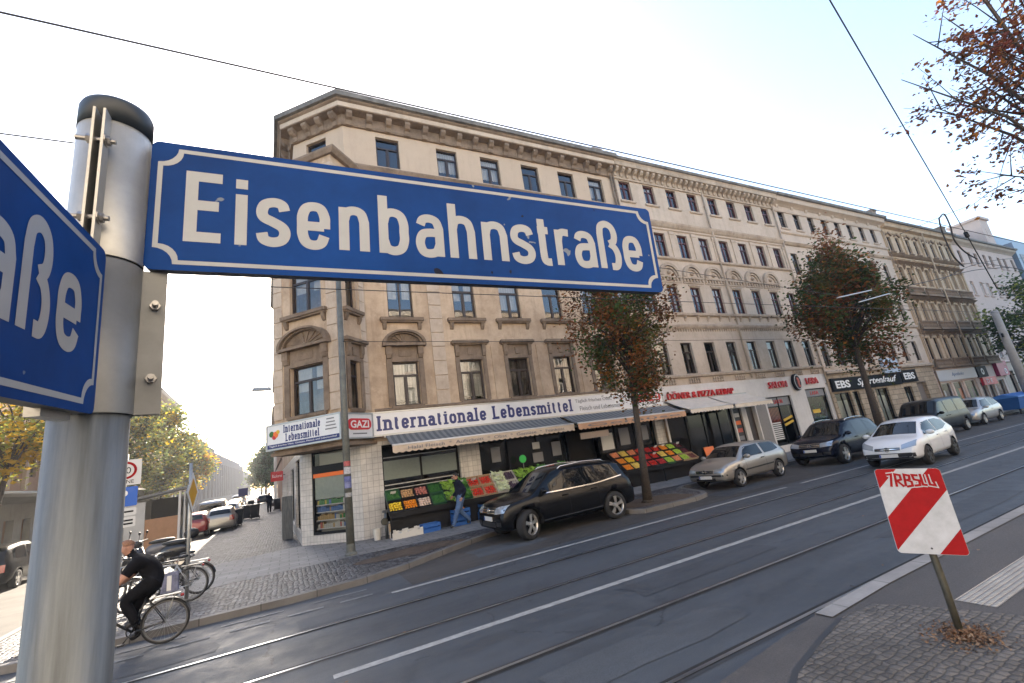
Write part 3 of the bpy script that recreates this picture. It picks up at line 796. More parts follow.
def win_parts(key, w, h, frame, bars='T', curtain=0, fw=.055, rev=.2):
    """frame with its bars, the glass, and what hangs behind it; origin at the foot of the opening"""
    k = (key, round(w, 3), round(h, 3), bars, curtain)
    if k in WIN: return WIN[k]
    mb = MB(); y0, y1 = rev-.07, rev-.005
    x0, x1 = -w/2, w/2
    mb.box(x0, x0+fw, y0, y1, 0, h); mb.box(x1-fw, x1, y0, y1, 0, h)
    mb.box(x0+fw, x1-fw, y0, y1, 0, fw*1.2); mb.box(x0+fw, x1-fw, y0, y1, h-fw, h)
    tz = h*.70
    if bars in ('T', 'X'):
        mb.box(x0+fw, x1-fw, y0-.012, y1, tz-.04, tz+.035)
        mb.box(-.04, .04, y0-.006, y1, fw*1.2, tz-.04)
        if bars == 'X': mb.box(-.02, .02, y0, y1, tz+.035, h-fw)
        for a, b in ((x0+fw, -.04), (.04, x1-fw)):       # inner sashes
            mb.box(a+.001, a+.03, y0+.012, y1-.004, fw*1.2, tz-.04); mb.box(b-.03, b-.001, y0+.012, y1-.004, fw*1.2, tz-.04)
    elif bars == 'I': mb.box(-.035, .035, y0-.004, y1, fw, h-fw)
    elif bars == 'V':
        mb.box(x0+fw, x1-fw, y0-.01, y1, tz-.03, tz+.03)
    fr = mb.mesh('window_frame', frame)
    g = MB(); yg = rev-.035
    g.quad((x0+fw*.6, yg, fw*.6), (x1-fw*.6, yg, fw*.6), (x1-fw*.6, yg, h-fw*.6), (x0+fw*.6, yg, h-fw*.6))
    gl = g.mesh('pane', M['glass'])
    cu = None
    if curtain:
        c = MB(); c.smooth = True; rnd = random.Random(curtain*7)
        n = 26; zb = (.02, .12, .5, .3)[curtain % 4]*h
        spans = [(x0+.02, x1-.02)] if curtain in (1, 3) else [(x0+.02, -.05-.1*rnd.random()), (.06+.12*rnd.random(), x1-.02)]
        for a, b in spans:
            pr = None
            for i in range(n+1):
                x = a+(b-a)*i/n; yy = rev+.10+.018*math.sin(i*1.9+curtain)
                q = (c.V((x, yy, zb)), c.V((x, yy, h-.02)))
                if pr: c.F((pr[0], q[0], q[1], pr[1]))
                pr = q
        cu = c.mesh('curtain', M['curtain'] if curtain != 4 else M['curtain_dark'])
    WIN[k] = (fr, gl, cu)
    return WIN[k]
def windows(F, xs, z0, w, h, frame, bars='T', curtains=(0,), sill=None, hood=None, seed=1, key='f'):
    rnd = random.Random(seed)
    for x in xs:
        ww = w
        F.hole(x, z0, ww, h)
        fr, gl, cu = win_parts(key, ww, h, frame, bars, rnd.choice(curtains))
        kids = [('pane', gl, (0, 0, 0))]
        if cu: kids.append(('curtain', cu, (0, 0, 0)))
        if sill: kids.append(('sill', sill, (0, 0, 0)))
        if hood: kids.append(('hood', hood, (0, 0, h)))
        F.put('window', fr, x, z0, kids)
def sill_mesh(w, out, th, mat, corbels=0, z=0.):
    mb = MB(); mb.box(-w/2, w/2, -out, .05, z-th, z); mb.box(-w/2+.04, w/2-.04, -out*.75, .05, z-th*1.5, z-th)
    for k in range(corbels):
        x = -w/2+.16+(w-.32)*k/(corbels-1)
        mb.prism([(.02, z-th*1.5), (-out*.7, z-th*1.5), (-out*.55, z-th*1.5-.14), (-out*.2, z-th*1.5-.26), (.02, z-th*1.5-.3)], 0, x-.07, x+.07)
    return mb.mesh('sill', mat)
def arch_strip(mb, cx, cz, r0, r1, y0, y1, a0, a1, n=14, ez=1.0):
    A = []
    for k in range(n+1):
        a = R(a0+(a1-a0)*k/n); c, s_ = math.cos(a), math.sin(a)
        A.append([mb.V((cx+r*c, y, cz+r*s_*ez)) for r, y in ((r0, y1), (r0, y0), (r1, y0), (r1, y1))])
    for k in range(n):
        for j in range(3): mb.F((A[k][j], A[k+1][j], A[k+1][j+1], A[k][j+1]))
    mb.F(A[0]); mb.F(A[-1][::-1])
def hood_flat(w, mat, jamb_h, sc=1.):
    """surround with jambs, frieze and a straight cornice on consoles"""
    mb = MB(); a = w/2
    for s in (-1, 1):
        x = s*(a+.10*sc)
        mb.box(x-.085*sc, x+.085*sc, -.06, .03, -jamb_h, .12)
        mb.box(x-.085*sc, x+.085*sc, -.14, .03, .30, .62)
        mb.prism([(.02, .30), (-.13, .30), (-.09, .16), (.02, .10)], 0, x-.075*sc, x+.075*sc)
    mb.box(-a-.015, a+.015, -.055, .03, .0, .12)
    mb.box(-a-.01, a+.01, -.035, .03, .12, .62)
    mb.box(-.12, .12, -.07, .03, .2, .5)
    mb.box(-a-.26*sc, a+.26*sc, -.17, .03, .62, .68); mb.box(-a-.32*sc, a+.32*sc, -.25, .03, .68, .78); mb.box(-a-.28*sc, a+.28*sc, -.2, .03, .78, .82)
    return mb.mesh('hood', mat)
def hood_arch(w, mat, jamb_h, sc=1., rise=.55):
    mb = MB(); a = w/2
    for s in (-1, 1):
        x = s*(a+.12*sc)
        mb.box(x-.10*sc, x+.10*sc, -.06, .03, -jamb_h, .12)
        mb.box(x-.11*sc, x+.11*sc, -.16, .03, .3, .62)
        mb.prism([(.02, .30), (-.15, .30), (-.10, .16), (.02, .08)], 0, x-.09*sc, x+.09*sc)
    mb.box(-a-.015, a+.015, -.055, .03, .0, .12); mb.box(-a, a, -.035, .03, .12, .62)
    mb.box(-a*.45, a*.45, -.06, .03, .22, .5)
    W2 = a+.34*sc
    mb.box(-W2, W2, -.26, .03, .62, .72)
    arch_strip(mb, 0, .72, W2-.12, W2, -.28, .03, 0, 180, 18, rise/W2)
    arch_strip(mb, 0, .72, W2-.20, W2-.125, -.17, .03, 0, 180, 18, rise/W2)
    n = 16; c = mb.V((0, -.03, .72)); ring = [mb.V(((W2-.19)*math.cos(PI*k/n), -.03, .72+(W2-.19)*math.sin(PI*k/n)*rise/W2)) for k in range(n+1)]
    for k in range(n): mb.F((c, ring[k], ring[k+1]))
    for k in range(1, 9):          # shell ribs
        t = PI*k/9; d = Vector((math.cos(t), 0, math.sin(t)*rise/W2)); rr = W2-.24
        mb.taper((d.x*.16, -.045, .72+d.z*.16), (.012, .02), (d.x*rr, -.045, .72+d.z*rr), (.045, .03))
    mb.ball((0, -.06, .77), .09, 8, 5)
    return mb.mesh('hood', mat)
def brackets(xs, z0, z1, out, wd):
    def f(mb):
        for x in xs:
            h = z1-z0
            mb.prism([(.02, z1), (-out, z1), (-out, z1-h*.25), (-out*.75, z1-h*.5), (-out*.45, z1-h*.6), (-out*.35, z1-h*.95), (.02, z0)], 0, x-wd/2, x+wd/2)
    return f
def fr(a, b, st):
    n = max(1, int(round((b-a)/st))); return [a+(b-a)*k/n for k in range(n+1)]
def shell(parent, pts, z1, mat, ridge=None, inset=.0):
    """the building's other walls, dark rooms behind the windows and its roof"""
    mb = MB(); n = len(pts)
    lo = [mb.V((p[0], p[1], 0)) for p in pts]; hi = [mb.V((p[0], p[1], z1)) for p in pts]
    for k in range(n-1): mb.F((lo[k], lo[k+1], hi[k+1], hi[k]))
    return mb.build('rear_wall', mat, parent)
def roof_gable(parent, x0, x1, y0, y1, z0, zr, mat, over=0., z_eave=None):
    mb = MB(); ym = (y0+y1)/2
    mb.prism([(y0, z0), (ym, zr), (y1, z0)], 0, x0, x1)
    return mb.build('roof', mat, parent)
def chimney(parent, x, y, z0, z1, w=.7, d=.5, mat=None, pots=2):
    mb = MB(); mb.box(x-w/2, x+w/2, y-d/2, y+d/2, z0, z1); mb.box(x-w/2-.06, x+w/2+.06, y-d/2-.06, y+d/2+.06, z1-.18, z1-.06)
    for k in range(pots):
        c = x-w/2+w*(k+.5)/pots; mb.lathe([(.09, z1), (.07, z1+.3)], 8, 'z', (c, y, 0))
    return mb.build('chimney', mat or M['chim'], parent)
def downpipe(F, x, z0, z1, mat=None, off=.1):
    mb = F.mb(); mb.tube([(x, -off, z0), (x, -off, z1)], .055, 8)
    z = z0+1
    while z < z1: mb.box(x-.075, x+.075, -off-.03, .03, z, z+.05); z += 2.6
    return mb.build('downpipe', mat or M['gutter'], F.p)
DEP = 12.5
# ------------------------------------------------------------------ corner house
H1 = thing('corner_house', 'tan stuccoed corner house with a bay over the white tiled grocery, dirt-streaked walls', 'building', (2.3, 17, 0))
ox, oy = 2.3, 17.0
C2 = (.42-ox, 18.85-oy)
F = Facade(H1, -ox, 0, 0); F.dz = -.42         # main facade; x is the street's X
XS1 = [4.17, 6.95, 9.2, 11.5, 13.75, 15.75]
s_at = sill_mesh(1.3, .08, .08, M['b1top'])
s_2f = sill_mesh(1.72, .2, .13, M['b1trim'], 2)
s_1f = sill_mesh(1.25, .1, .1, M['b1trim'])
hf = hood_flat(1.02, M['b1trim'], 1.72); ha = hood_arch(1.02, M['b1trim'], 1.72)
windows(F, XS1, 15.08, 1.02, 1.55, M['frame_brown'], 'T', (0, 0, 3), s_at, seed=3)
hf3 = hood_flat(1.02, M['b1trim'], 1.9, .8)
windows(F, XS1, 11.6, 1.02, 1.9, M['frame_brown'], 'T', (0, 0, 3, 2), s_2f, hf3, seed=5)
windows(F, XS1[:1], 8.11, 1.02, 1.85, M['frame_brown'], 'I', (2,), s_2f, seed=5)
windows(F, XS1[1:], 8.11, 1.02, 1.85, M['frame_brown'], 'T', (1, 2, 3, 0), s_2f, seed=8)
windows(F, XS1[:1], 4.58, 1.02, 1.72, M['frame_brown'], 'T', (1,), s_1f, ha, seed=2)
windows(F, XS1[1:2], 4.58, 1.02, 1.72, M['frame_brown'], 'T', (1,), s_1f, hf, seed=2)
windows(F, XS1[2:3], 4.58, 1.02, 1.72, M['frame_brown'], 'T', (4,), s_1f, hf, seed=2)
windows(F, XS1[3:], 4.58, 1.02, 1.72, M['frame_brown'], 'T', (1, 2), s_1f, hf, seed=6)
GRO = [(3.05, 6.0, .55, 3.2), (6.85, 11.0, .55, 3.2), (11.0, 12.7, .12, 3.0), (12.7, 16.35, .55, 3.2)]
F.op += GRO
F.wall(2.3, 17.0, 3.35, 14.9, M['b1'])
F.wall(2.3, 17.0, 14.9, 17.4, M['b1top'])
F.wall(2.3, 17.0, 0, 3.35, M['tile'], .3)
F.profile('cornice', 2.3, 17.0, [(.10, 17.3), (.14, 17.38), (.14, 17.78), (.50, 17.82), (.52, 18.08), (.60, 18.14), (.62, 18.22)], M['b1trim'], brackets(fr(2.55, 16.8, .86), 17.28, 17.8, .46, .24), e0=.41)
F.profile('eaves_board', 2.3, 17.0, [(.535, 17.86), (.535, 18.08)], M['b1strip'], e0=.41)
F.profile('gutter', 2.3, 17.1, [(.60, 18.21), (.74, 18.23), (.78, 18.42), (.66, 18.48)], M['gutter'], e0=.41)
F.profile('string_course', 2.3, 17.0, [(.06, 14.62), (.18, 14.72), (.24, 14.86), (.24, 14.93), (.05, 15.0)], M['b1trim'], e0=.41)
F.profile('string_course', 2.85, 17.0, [(.04, 10.9), (.10, 10.98), (.14, 11.12), (.03, 11.17)], M['b1strip'])
F.profile('shop_ledge', 2.9, 17.0, [(.06, 4.36), (.12, 4.44), (.12, 4.5), (.04, 4.54)], M['b1trim'])
mb = F.mb()
for a, b in ((5.32, 5.86),):
    z = 4.5
    for k in range(17):
        mb.box(a, b, -.045, .02, z+.012, z+.58); z += .6
mb.build('quoins', M['b1strip'], H1)
for x in (8.08, 10.35, 12.62, 14.75):
    mb = F.mb(); mb.box(x-.16, x+.16, -.03, .02, 4.55, 6.9); mb.build('pilaster', M['b1'], H1)
downpipe(F, 16.9, 0.2, 18.2, M['b1trim'])
# chamfered corner
th = -PI/4; LC = math.hypot(1.88, 1.85)
FC = Facade(H1, C2[0], C2[1], math.atan2(-1.85, 1.88)); FC.dz = -.42
windows(FC, [LC/2-.1], 15.08, 1.05, 1.55, M['frame_brown'], 'T', (0,), sill_mesh(1.3, .08, .08, M['b1top']))
FC.op += [(.5, 2.1, .42, 3.3)]
FC.wall(0, LC, 0, 3.5, M['tile'], .12)
FC.wall(0, LC, 3.5, 14.9, M['b1']); FC.wall(0, LC, 14.9, 17.4, M['b1top'])
FC.profile('cornice', 0, LC, [(.10, 17.3), (.14, 17.38), (.14, 17.78), (.50, 17.82), (.52, 18.08), (.60, 18.14), (.62, 18.22)], M['b1trim'], brackets(fr(.25, LC-.25, .7), 17.28, 17.8, .46, .24), e0=.41, e1=.41)
FC.profile('eaves_board', 0, LC, [(.535, 17.86), (.535, 18.08)], M['b1strip'], e0=.41, e1=.41)
FC.profile('gutter', 0, LC, [(.60, 18.21), (.74, 18.23), (.78, 18.42), (.66, 18.48)], M['gutter'], e0=.41, e1=.41)
FC.profile('string_course', 0, LC, [(.06, 14.62), (.18, 14.72), (.24, 14.86), (.24, 14.93), (.05, 15.0)], M['b1trim'], e0=.41, e1=.41)
# shop window on the chamfer, with orange band and shelves of groceries
mb = FC.mb(); a, b, c, d = .5, 2.1, .42, 3.3
for q in ((a, a+.06, .02, .10, c, d), (b-.06, b, .02, .10, c, d), (a+.06, b-.06, .02, .10, c, c+.09), (a+.06, b-.06, .02, .10, d-.06, d), (a+.06, b-.06, .02, .10, 2.72, 2.8), (a+.06, b-.06, .03, .10, 2.52, 2.72)): mb.box(*q)
sw = mb.build('shop_window', M['metal_dark'], H1)
mb = FC.mb(); mb.quad((a+.03, .07, c), (b-.03, .07, c), (b-.03, .07, 2.56), (a+.03, .07, 2.56)); mb.quad((a+.03, .072, 2.78), (b-.03, .072, 2.78), (b-.03, .072, d), (a+.03, .072, d)); mb.build('pane', M['shopglass'], sw)
M['orange'] = simple('orange_band', (.75, .16, .02), .5); M['film'] = simple('frosted_film', (.36, .40, .34), .6, var=.08)
mb = FC.mb(); mb.box(a+.06, b-.06, .012, .05, 2.38, 2.52); mb.build('orange_band', M['orange'], sw)
mb = FC.mb(); mb.box(a+.06, b-.06, .085, .10, 1.62, 2.38); mb.build('frosted_film', M['film'], sw)
mb = FC.mb(); mb.box(a, b, .42, .46, c, d); mb.build('shelf_back', simple('shelf_back', (.42, .40, .34), .8), sw)
M['goods'] = [simple('goods_'+str(i), c_, .6) for i, c_ in enumerate([(.05, .22, .05), (.45, .30, .12), (.5, .48, .42), (.10, .18, .38), (.42, .09, .05), (.5, .42, .08)])]
rnd = random.Random(5)
for k, z in enumerate((.62, .9, 1.17, 1.42)):
    mb = FC.mb(); mb.mi = 6; mb.box(a+.04, b-.04, .14, .40, z-.03, z)
    x = a+.07
    while x < b-.1:
        w = rnd.choice((.05, .07, .09)); h = rnd.uniform(.12, .2)
        mb.mi = [2, 1, 3, 0][k] if rnd.random() < .55 else rnd.randrange(6)
        mb.box(x, x+w, .17, .32, z, z+h); x += w+.012
    mb.build('goods_shelf', M['goods']+[M['frame_white']], sw)
# the bay over the corner, three storeys on a bracketed underside
P2 = (1.62-ox, 15.82-oy); BW = 2.85; q = math.sqrt(.5)
P1 = (P2[0]-BW*q, P2[1]+BW*q)
FB = Facade(H1, P1[0], P1[1], -PI/4)
bs = sill_mesh(2.0, .2, .13, M['b1trim'], 2); bs1 = sill_mesh(1.7, .1, .1, M['b1trim'])
for z, h, hd, sl, cu in ((4.53, 1.72, hood_arch(1.42, M['b1trim'], 1.72, 1.15, .66), bs1, 2), (8.2, 1.85, hood_flat(1.42, M['b1trim'], 1.85), bs, 2), (11.6, 1.85, None, bs, 0)):
    FB.hole(BW/2+.05, z, 1.42, h); fr_, gl_, cu_ = win_parts('f', 1.42, h, M['frame_brown'], 'T', cu)
    kids = [('pane', gl_, (0, 0, 0)), ('sill', sl, (0, 0, 0))]
    if cu_: kids.append(('curtain', cu_, (0, 0, 0)))
    if hd and z < 8: kids.append(('hood', hd, (0, 0, h)))
    FB.put('window', fr_, BW/2+.05, z, kids)
FB.wall(0, BW, 3.45, 14.6, M['b1'])
LS = (2.8-1.62)*math.sqrt(2)
FR = Facade(H1, P2[0], P2[1], PI/4)
ss = sill_mesh(1.05, .2, .13, M['b1trim'], 2); ss1 = sill_mesh(.75, .1, .1, M['b1trim'])
for z, h, hd, sl in ((4.53, 1.72, hood_flat(.55, M['b1trim'], 1.72), ss1), (8.2, 1.85, None, ss), (11.6, 1.85, None, ss)):
    FR.hole(LS*.48, z, .55, h); fr_, gl_, cu_ = win_parts('n', .55, h, M['frame_brown'], 'V', 0)
    kids = [('pane', gl_, (0, 0, 0)), ('sill', sl, (0, 0, 0))]
    if hd: kids.append(('hood', hd, (0, 0, h)))
    FR.put('window', fr_, LS*.48, z, kids)
FR.wall(0, LS, 3.45, 14.6, M['b1'])
FL = Facade(H1, P1[0]+1.9*q, P1[1]+1.9*q, -3*PI/4)
FL.wall(0, 1.9, 3.45, 14.6, M['b1'])
for FF, L_, z in ((FB, BW, 0), (FR, LS, 0)):
    mb = FF.mb()
    for x0, x1 in ((0, .42), (L_-.42, L_)) if FF is FB else ((.0, .3), (L_-.42, L_-.12)):
        zz = 4.5; mb = FF.mb()
        for k in range(16): mb.box(x0+(.003 if x0 == 0 else 0), x1-.003, -.035, .02, zz+.01, zz+.58); zz += .6
        mb.build('quoins', M['b1strip'], H1)
mb = MB()
pt = [P1, P2, (P2[0]+LS*q, P2[1]+LS*q), (P1[0]+1.9*q, P1[1]+1.9*q)]
def grow(P, d):
    c = Vector((sum(p[0] for p in P)/4, sum(p[1] for p in P)/4)); return [tuple(Vector(p)+(Vector(p)-c).normalized()*d) for p in P]
mb.prism(pt, 2, 3.40, 3.449); mb.prism(grow(pt, .12), 2, 3.28, 3.40)
mb.build('bay_underside', M['b1trim'], H1)
mb = MB(); g0, g1 = grow(pt, .18), grow(pt, .32)
A = [mb.V((*p, 14.42)) for p in g0]; B = [mb.V((*p, 14.58)) for p in g1]; Cc = [mb.V((*p, 14.68)) for p in g1]; ap = [mb.V((*p, 14.98)) for p in grow(pt, -.7)]
for k in range(4):
    j = (k+1) % 4; mb.F((A[k], A[j], B[j], B[k])); mb.F((B[k], B[j], Cc[j], Cc[k])); mb.F((Cc[k], Cc[j], ap[j], ap[k]))
mb.F(A[::-1]); mb.F(ap); mb.build('bay_roof', M['b1trim'], H1)
# facade along the side street
E2 = (C2[0]-.035*24, C2[1]+24)
FS = Facade(H1, E2[0], E2[1], math.atan2(C2[1]-E2[1], C2[0]-E2[0])); FS.dz = -.42
LSS = math.hypot(E2[0]-C2[0], 24)
xs = [LSS-2.2-2.6*k for k in range(8)]
for z, h in ((15.08, 1.55), (11.6, 1.85), (8.11, 1.85), (4.58, 1.72)): windows(FS, xs, z, 1.02, h, M['frame_brown'], 'T', (0, 2), s_1f, seed=4)
FS.op += [(LSS-3.4, LSS-.55, .5, 3.2), (LSS-8.2, LSS-5.0, .5, 3.0), (LSS-13, LSS-11.6, .12, 2.9)]
FS.wall(0, LSS, 0, 3.5, M['tile'], .2); FS.wall(0, LSS, 3.5, 14.9, M['b1']); FS.wall(0, LSS, 14.9, 17.4, M['b1top'])
FS.profile('cornice', 0, LSS, [(.10, 17.3), (.14, 17.38), (.14, 17.78), (.50, 17.82), (.52, 18.08), (.60, 18.14), (.62, 18.22)], M['b1trim'], brackets(fr(.5, LSS-.4, .86), 17.28, 17.8, .46, .24), e1=.41)
FS.profile('gutter', 0, LSS, [(.60, 18.21), (.74, 18.23), (.78, 18.42), (.66, 18.48)], M['gutter'], e1=.41)
mb = FS.mb()
for o in FS.op[-3:]:
    mb.box(o[0], o[1], .08, .14, o[2], o[2]+.1); mb.box(o[0], o[0]+.08, .08, .14, o[2], o[3]); mb.box(o[1]-.08, o[1], .08, .14, o[2], o[3]); mb.box((o[0]+o[1])/2-.04, (o[0]+o[1])/2+.04, .08, .14, o[2], o[3])
sw = mb.build('shop_window', M['metal_dark'], H1)
mb = FS.mb()
for o in FS.op[-3:]: mb.quad((o[0], .11, o[2]), (o[1], .11, o[2]), (o[1], .11, o[3]), (o[0], .11, o[3]))
mb.build('pane', M['glass'], sw)
# rear walls, dark interior, roof, chimneys
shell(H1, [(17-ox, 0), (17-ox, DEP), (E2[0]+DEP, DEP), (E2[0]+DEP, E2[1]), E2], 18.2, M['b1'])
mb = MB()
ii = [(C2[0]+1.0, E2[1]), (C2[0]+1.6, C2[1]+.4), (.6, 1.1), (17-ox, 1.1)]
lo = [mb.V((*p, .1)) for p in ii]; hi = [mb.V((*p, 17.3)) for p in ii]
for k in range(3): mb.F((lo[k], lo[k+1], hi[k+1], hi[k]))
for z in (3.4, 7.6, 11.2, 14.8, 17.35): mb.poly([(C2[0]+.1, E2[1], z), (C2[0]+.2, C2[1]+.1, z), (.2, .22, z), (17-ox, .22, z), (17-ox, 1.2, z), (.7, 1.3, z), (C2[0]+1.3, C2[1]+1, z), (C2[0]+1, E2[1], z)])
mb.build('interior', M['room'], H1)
mb = MB()
o_ = [(-.26, -.6), (17.02-ox, -.6), (17.02-ox, DEP), (C2[0]+DEP, DEP), (C2[0]+DEP-.8, E2[1]), (E2[0]-.6, E2[1]), (C2[0]-.6, C2[1]-.26)]
i_ = [(5.6, 5.8), (17.02-ox, 5.8), (17.02-ox, 6.4), (5.2, 6.6), (4.8, E2[1]), (4.2, E2[1]), (4.8, 6.4)]
a_ = [mb.V((*p, 18.3)) for p in o_]; b_ = [mb.V((*p, 19.9)) for p in i_]
for k in range(len(o_)): j = (k+1) % len(o_); mb.F((a_[k], a_[j], b_[j], b_[k]))
mb.F(b_); mb.build('roof', M['roof'], H1)
for x, y, z, w in ((5.7, .0, 18.75, .42), (7.2, .35, 18.95, .12), (8.6, .15, 18.8, .45), (14.0, .1, 19.15, .62), (16.5, .5, 19.0, .5)): chimney(H1, x, y, 18.2, z, w, .4, None, 0)
# ------------------------------------------------------------------ second house: cream, arches, salon and kebab shop
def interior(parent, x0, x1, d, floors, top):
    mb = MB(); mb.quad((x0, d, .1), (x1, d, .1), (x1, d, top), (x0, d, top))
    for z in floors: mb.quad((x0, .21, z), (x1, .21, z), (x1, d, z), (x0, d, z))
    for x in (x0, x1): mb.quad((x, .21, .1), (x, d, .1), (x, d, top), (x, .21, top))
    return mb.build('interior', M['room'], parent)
def row_house(name, label, x0, x1, y=17.0):
    H = thing(name, label, 'building', (x0, y, 0))
    f = Facade(H, -x0, 0, 0); f.dz = -.42 if x0 < 40 else -.3 if x0 < 60 else 0.
    return H, f
H2, F = row_house('terraced_house', 'pale cream terraced house with a row of blind arches above a white shop front', 17.0, 32.1)
XS2 = [17.95+1.88*k for k in range(8)]
s2 = sill_mesh(1.15, .10, .08, M['b2']); s2b = sill_mesh(1.1, .08, .07, M['b2trim'])
FR_ = M['frame_red']
windows(F, XS2, 15.5, .86, 1.32, FR_, 'X', (0, 0, 3), s2, seed=1, key='r')
windows(F, XS2, 12.1, .86, 1.55, FR_, 'X', (0, 0, 1, 2), None, seed=2, key='r')
windows(F, XS2, 8.64, .86, 1.6, FR_, 'X', (0, 1, 2, 3), None, seed=3, key='r')
windows(F, XS2, 5.08, .86, 1.76, M['frame_brown'], 'T', (0, 1, 2, 4), s2b, seed=4)
SH2 = [(17.2, 22.15, .12, 3.05), (22.25, 22.95, .9, 2.95), (23.35, 24.2, .12, 2.95), (25.35, 27.85, .5, 3.35), (29.45, 31.75, .5, 3.6)]
F.op += SH2
F.wall(17.0, 32.1, 4.5, 17.4, M['b2']); F.wall(17.0, 32.1, 0, 4.5, M['white_wall'], .35)
F.profile('cornice', 17.02, 32.1, [(.08, 17.3), (.10, 17.4), (.10, 17.86), (.52, 17.9), (.55, 18.1), (.60, 18.2)], M['b2trim'], brackets(fr(17.25, 31.85, .47), 17.4, 17.87, .47, .2))
F.profile('gutter', 17.02, 32.1, [(.56, 18.19), (.68, 18.22), (.72, 18.36), (.6, 18.42)], M['gutter'])
F.profile('string_course', 17.02, 32.1, [(.04, 14.05), (.10, 14.12), (.18, 14.26), (.20, 14.36), (.06, 14.46)], M['b2trim'])
F.profile('string_course', 17.02, 32.1, [(.03, 13.82), (.07, 13.88), (.08, 13.96), (.03, 14.0)], M['b2'])
F.profile('sill_band', 17.02, 32.1, [(.05, 11.9), (.12, 11.96), (.13, 12.06), (.04, 12.1)], M['b2trim'])
F.profile('sill_band', 17.02, 32.1, [(.05, 8.38), (.15, 8.44), (.17, 8.56), (.05, 8.6)], M['b2trim'], brackets([x+d for x in XS2 for d in (-.42, .42)], 8.1, 8.4, .13, .11))
F.profile('string_course', 17.02, 32.1, [(.04, 7.62), (.12, 7.7), (.16, 7.8), (.16, 7.86), (.04, 7.92)], M['b2trim'], brackets(fr(17.3, 31.8, .2), 7.48, 7.64, .07, .09))
F.profile('sill_band', 17.02, 32.1, [(.04, 4.86), (.14, 4.9), (.16, 5.0), (.04, 5.06)], M['b2trim'])
for x in fr(17.0, 32.1, 1.88)[0:]:
    mb = F.mb(); xx = x if x > 17.1 else 17.2
    xx = min(xx, 31.9)
    mb.box(xx-.17, xx+.17, -.06, .02, 12.1, 13.82); mb.box(xx-.21, xx+.21, -.09, .02, 13.6, 13.8)
    mb.build('pilaster', M['b2'], H2)
for x in XS2[:7]:       # blind arches over the second floor
    mb = F.mb()
    arch_strip(mb, x, 10.86, .62, .80, -.16, .03, 0, 180, 16); arch_strip(mb, x, 10.86, .48, .585, -.09, .03, 0, 180, 14)
    mb.box(x-.86, x+.86, -.13, .03, 10.74, 10.84); mb.box(x-.5, x+.5, -.05, .03, 10.3, 10.4)
    for k in range(7): mb.box(x-.78+.26*k-.05, x-.78+.26*k+.05, -.10, .03, 10.56, 10.735)
    mb.box(x-.86, x+.86, -.05, .03, 10.46, 10.55); mb.ball((x, -.05, 11.08), .13, 8, 5)
    mb.build('blind_arch', M['b2trim'], H2)
for x in XS2:           # baluster panels under the first floor windows
    mb = F.mb(); mb.box(x-.46, x+.46, -.012, .02, 4.53, 4.85)
    for k in range(5): mb.lathe([(.05, 4.54), (.06, 4.58), (.035, 4.66), (.062, 4.74), (.05, 4.84)], 8, 'z', (x-.37+.185*k, -.045, 0))
    mb.build('balustrade', M['b2trim'], H2)
for x in (24.55, 31.98): downpipe(F, x, 4.6 if x < 30 else .2, 18.2, M['b2trim'])
downpipe(F, 17.1, 4.6, 18.2, M['b1trim'])
shell(H2, [(15.1, 0), (15.1, DEP), (0, DEP)], 18.2, M['b2'])
interior(H2, .02, 15.08, 1.2, (3.6, 4.6, 8.2, 11.9, 15.1, 17.35), 17.3)
roof_gable(H2, -.0, 15.1, -.62, DEP, 18.25, 20.4, M['roof'])
for x, w in ((1.4, .9), (10.2, 1.1)): chimney(H2, x, .55, 18.2, 19.25, w, .6, None, 0)
# kebab shop interior front and door, salon windows
M['aw_white'] = simple('cream_awning_cloth', (.62, .56, .47), .8, var=.1, scale=3)
M['poster'] = simple('dark_menu_board', (.03, .03, .035), .5)
M['board'] = simple('grey_fascia', (.20, .20, .21), .5)
M['letter_red'] = simple('red_letter', (.50, .012, .015), .35, var=.15, scale=3)
M['paper'] = simple('white_paper', (.6, .6, .58), .8)
M['salmon'] = simple('salmon_stripe', (.42, .10, .07), .7); M['yellow'] = simple('yellow_letter', (.62, .40, .03), .6)
M['green'] = simple('leaf_green', (.04, .14, .03), .7)
def framed(F, o, parent, name='shop_window', fascia=0., bars=(), y=.1, glass='shopglass', mat=None):
    x0, x1, z0, z1 = o; f = .06; mat = mat or M['metal_dark']
    mb = F.mb(); mb.box(x0, x0+f, y, y+.08, z0, z1); mb.box(x1-f, x1, y, y+.08, z0, z1); mb.box(x0+f, x1-f, y, y+.08, z0, z0+f*1.4); mb.box(x0+f, x1-f, y, y+.08, z1-f, z1)
    for b in bars: mb.box(b-.03, b+.03, y+.003, y+.077, z0+f*1.4, z1-f)
    if fascia: mb.box(x0+f, x1-f, y+.003, y+.077, z1-fascia-.05, z1-fascia)
    w = mb.build(name, mat, parent)
    zt = z1-fascia
    mb = F.mb(); mb.quad((x0+.02, y+.05, z0), (x1-.02, y+.05, z0), (x1-.02, y+.05, zt), (x0+.02, y+.05, zt)); mb.build('pane', M[glass], w)
    if fascia:
        mb = F.mb(); mb.box(x0+f, x1-f, y+.04, y+.07, zt, z1-f); mb.build('fascia', M['board'], w)
    return w
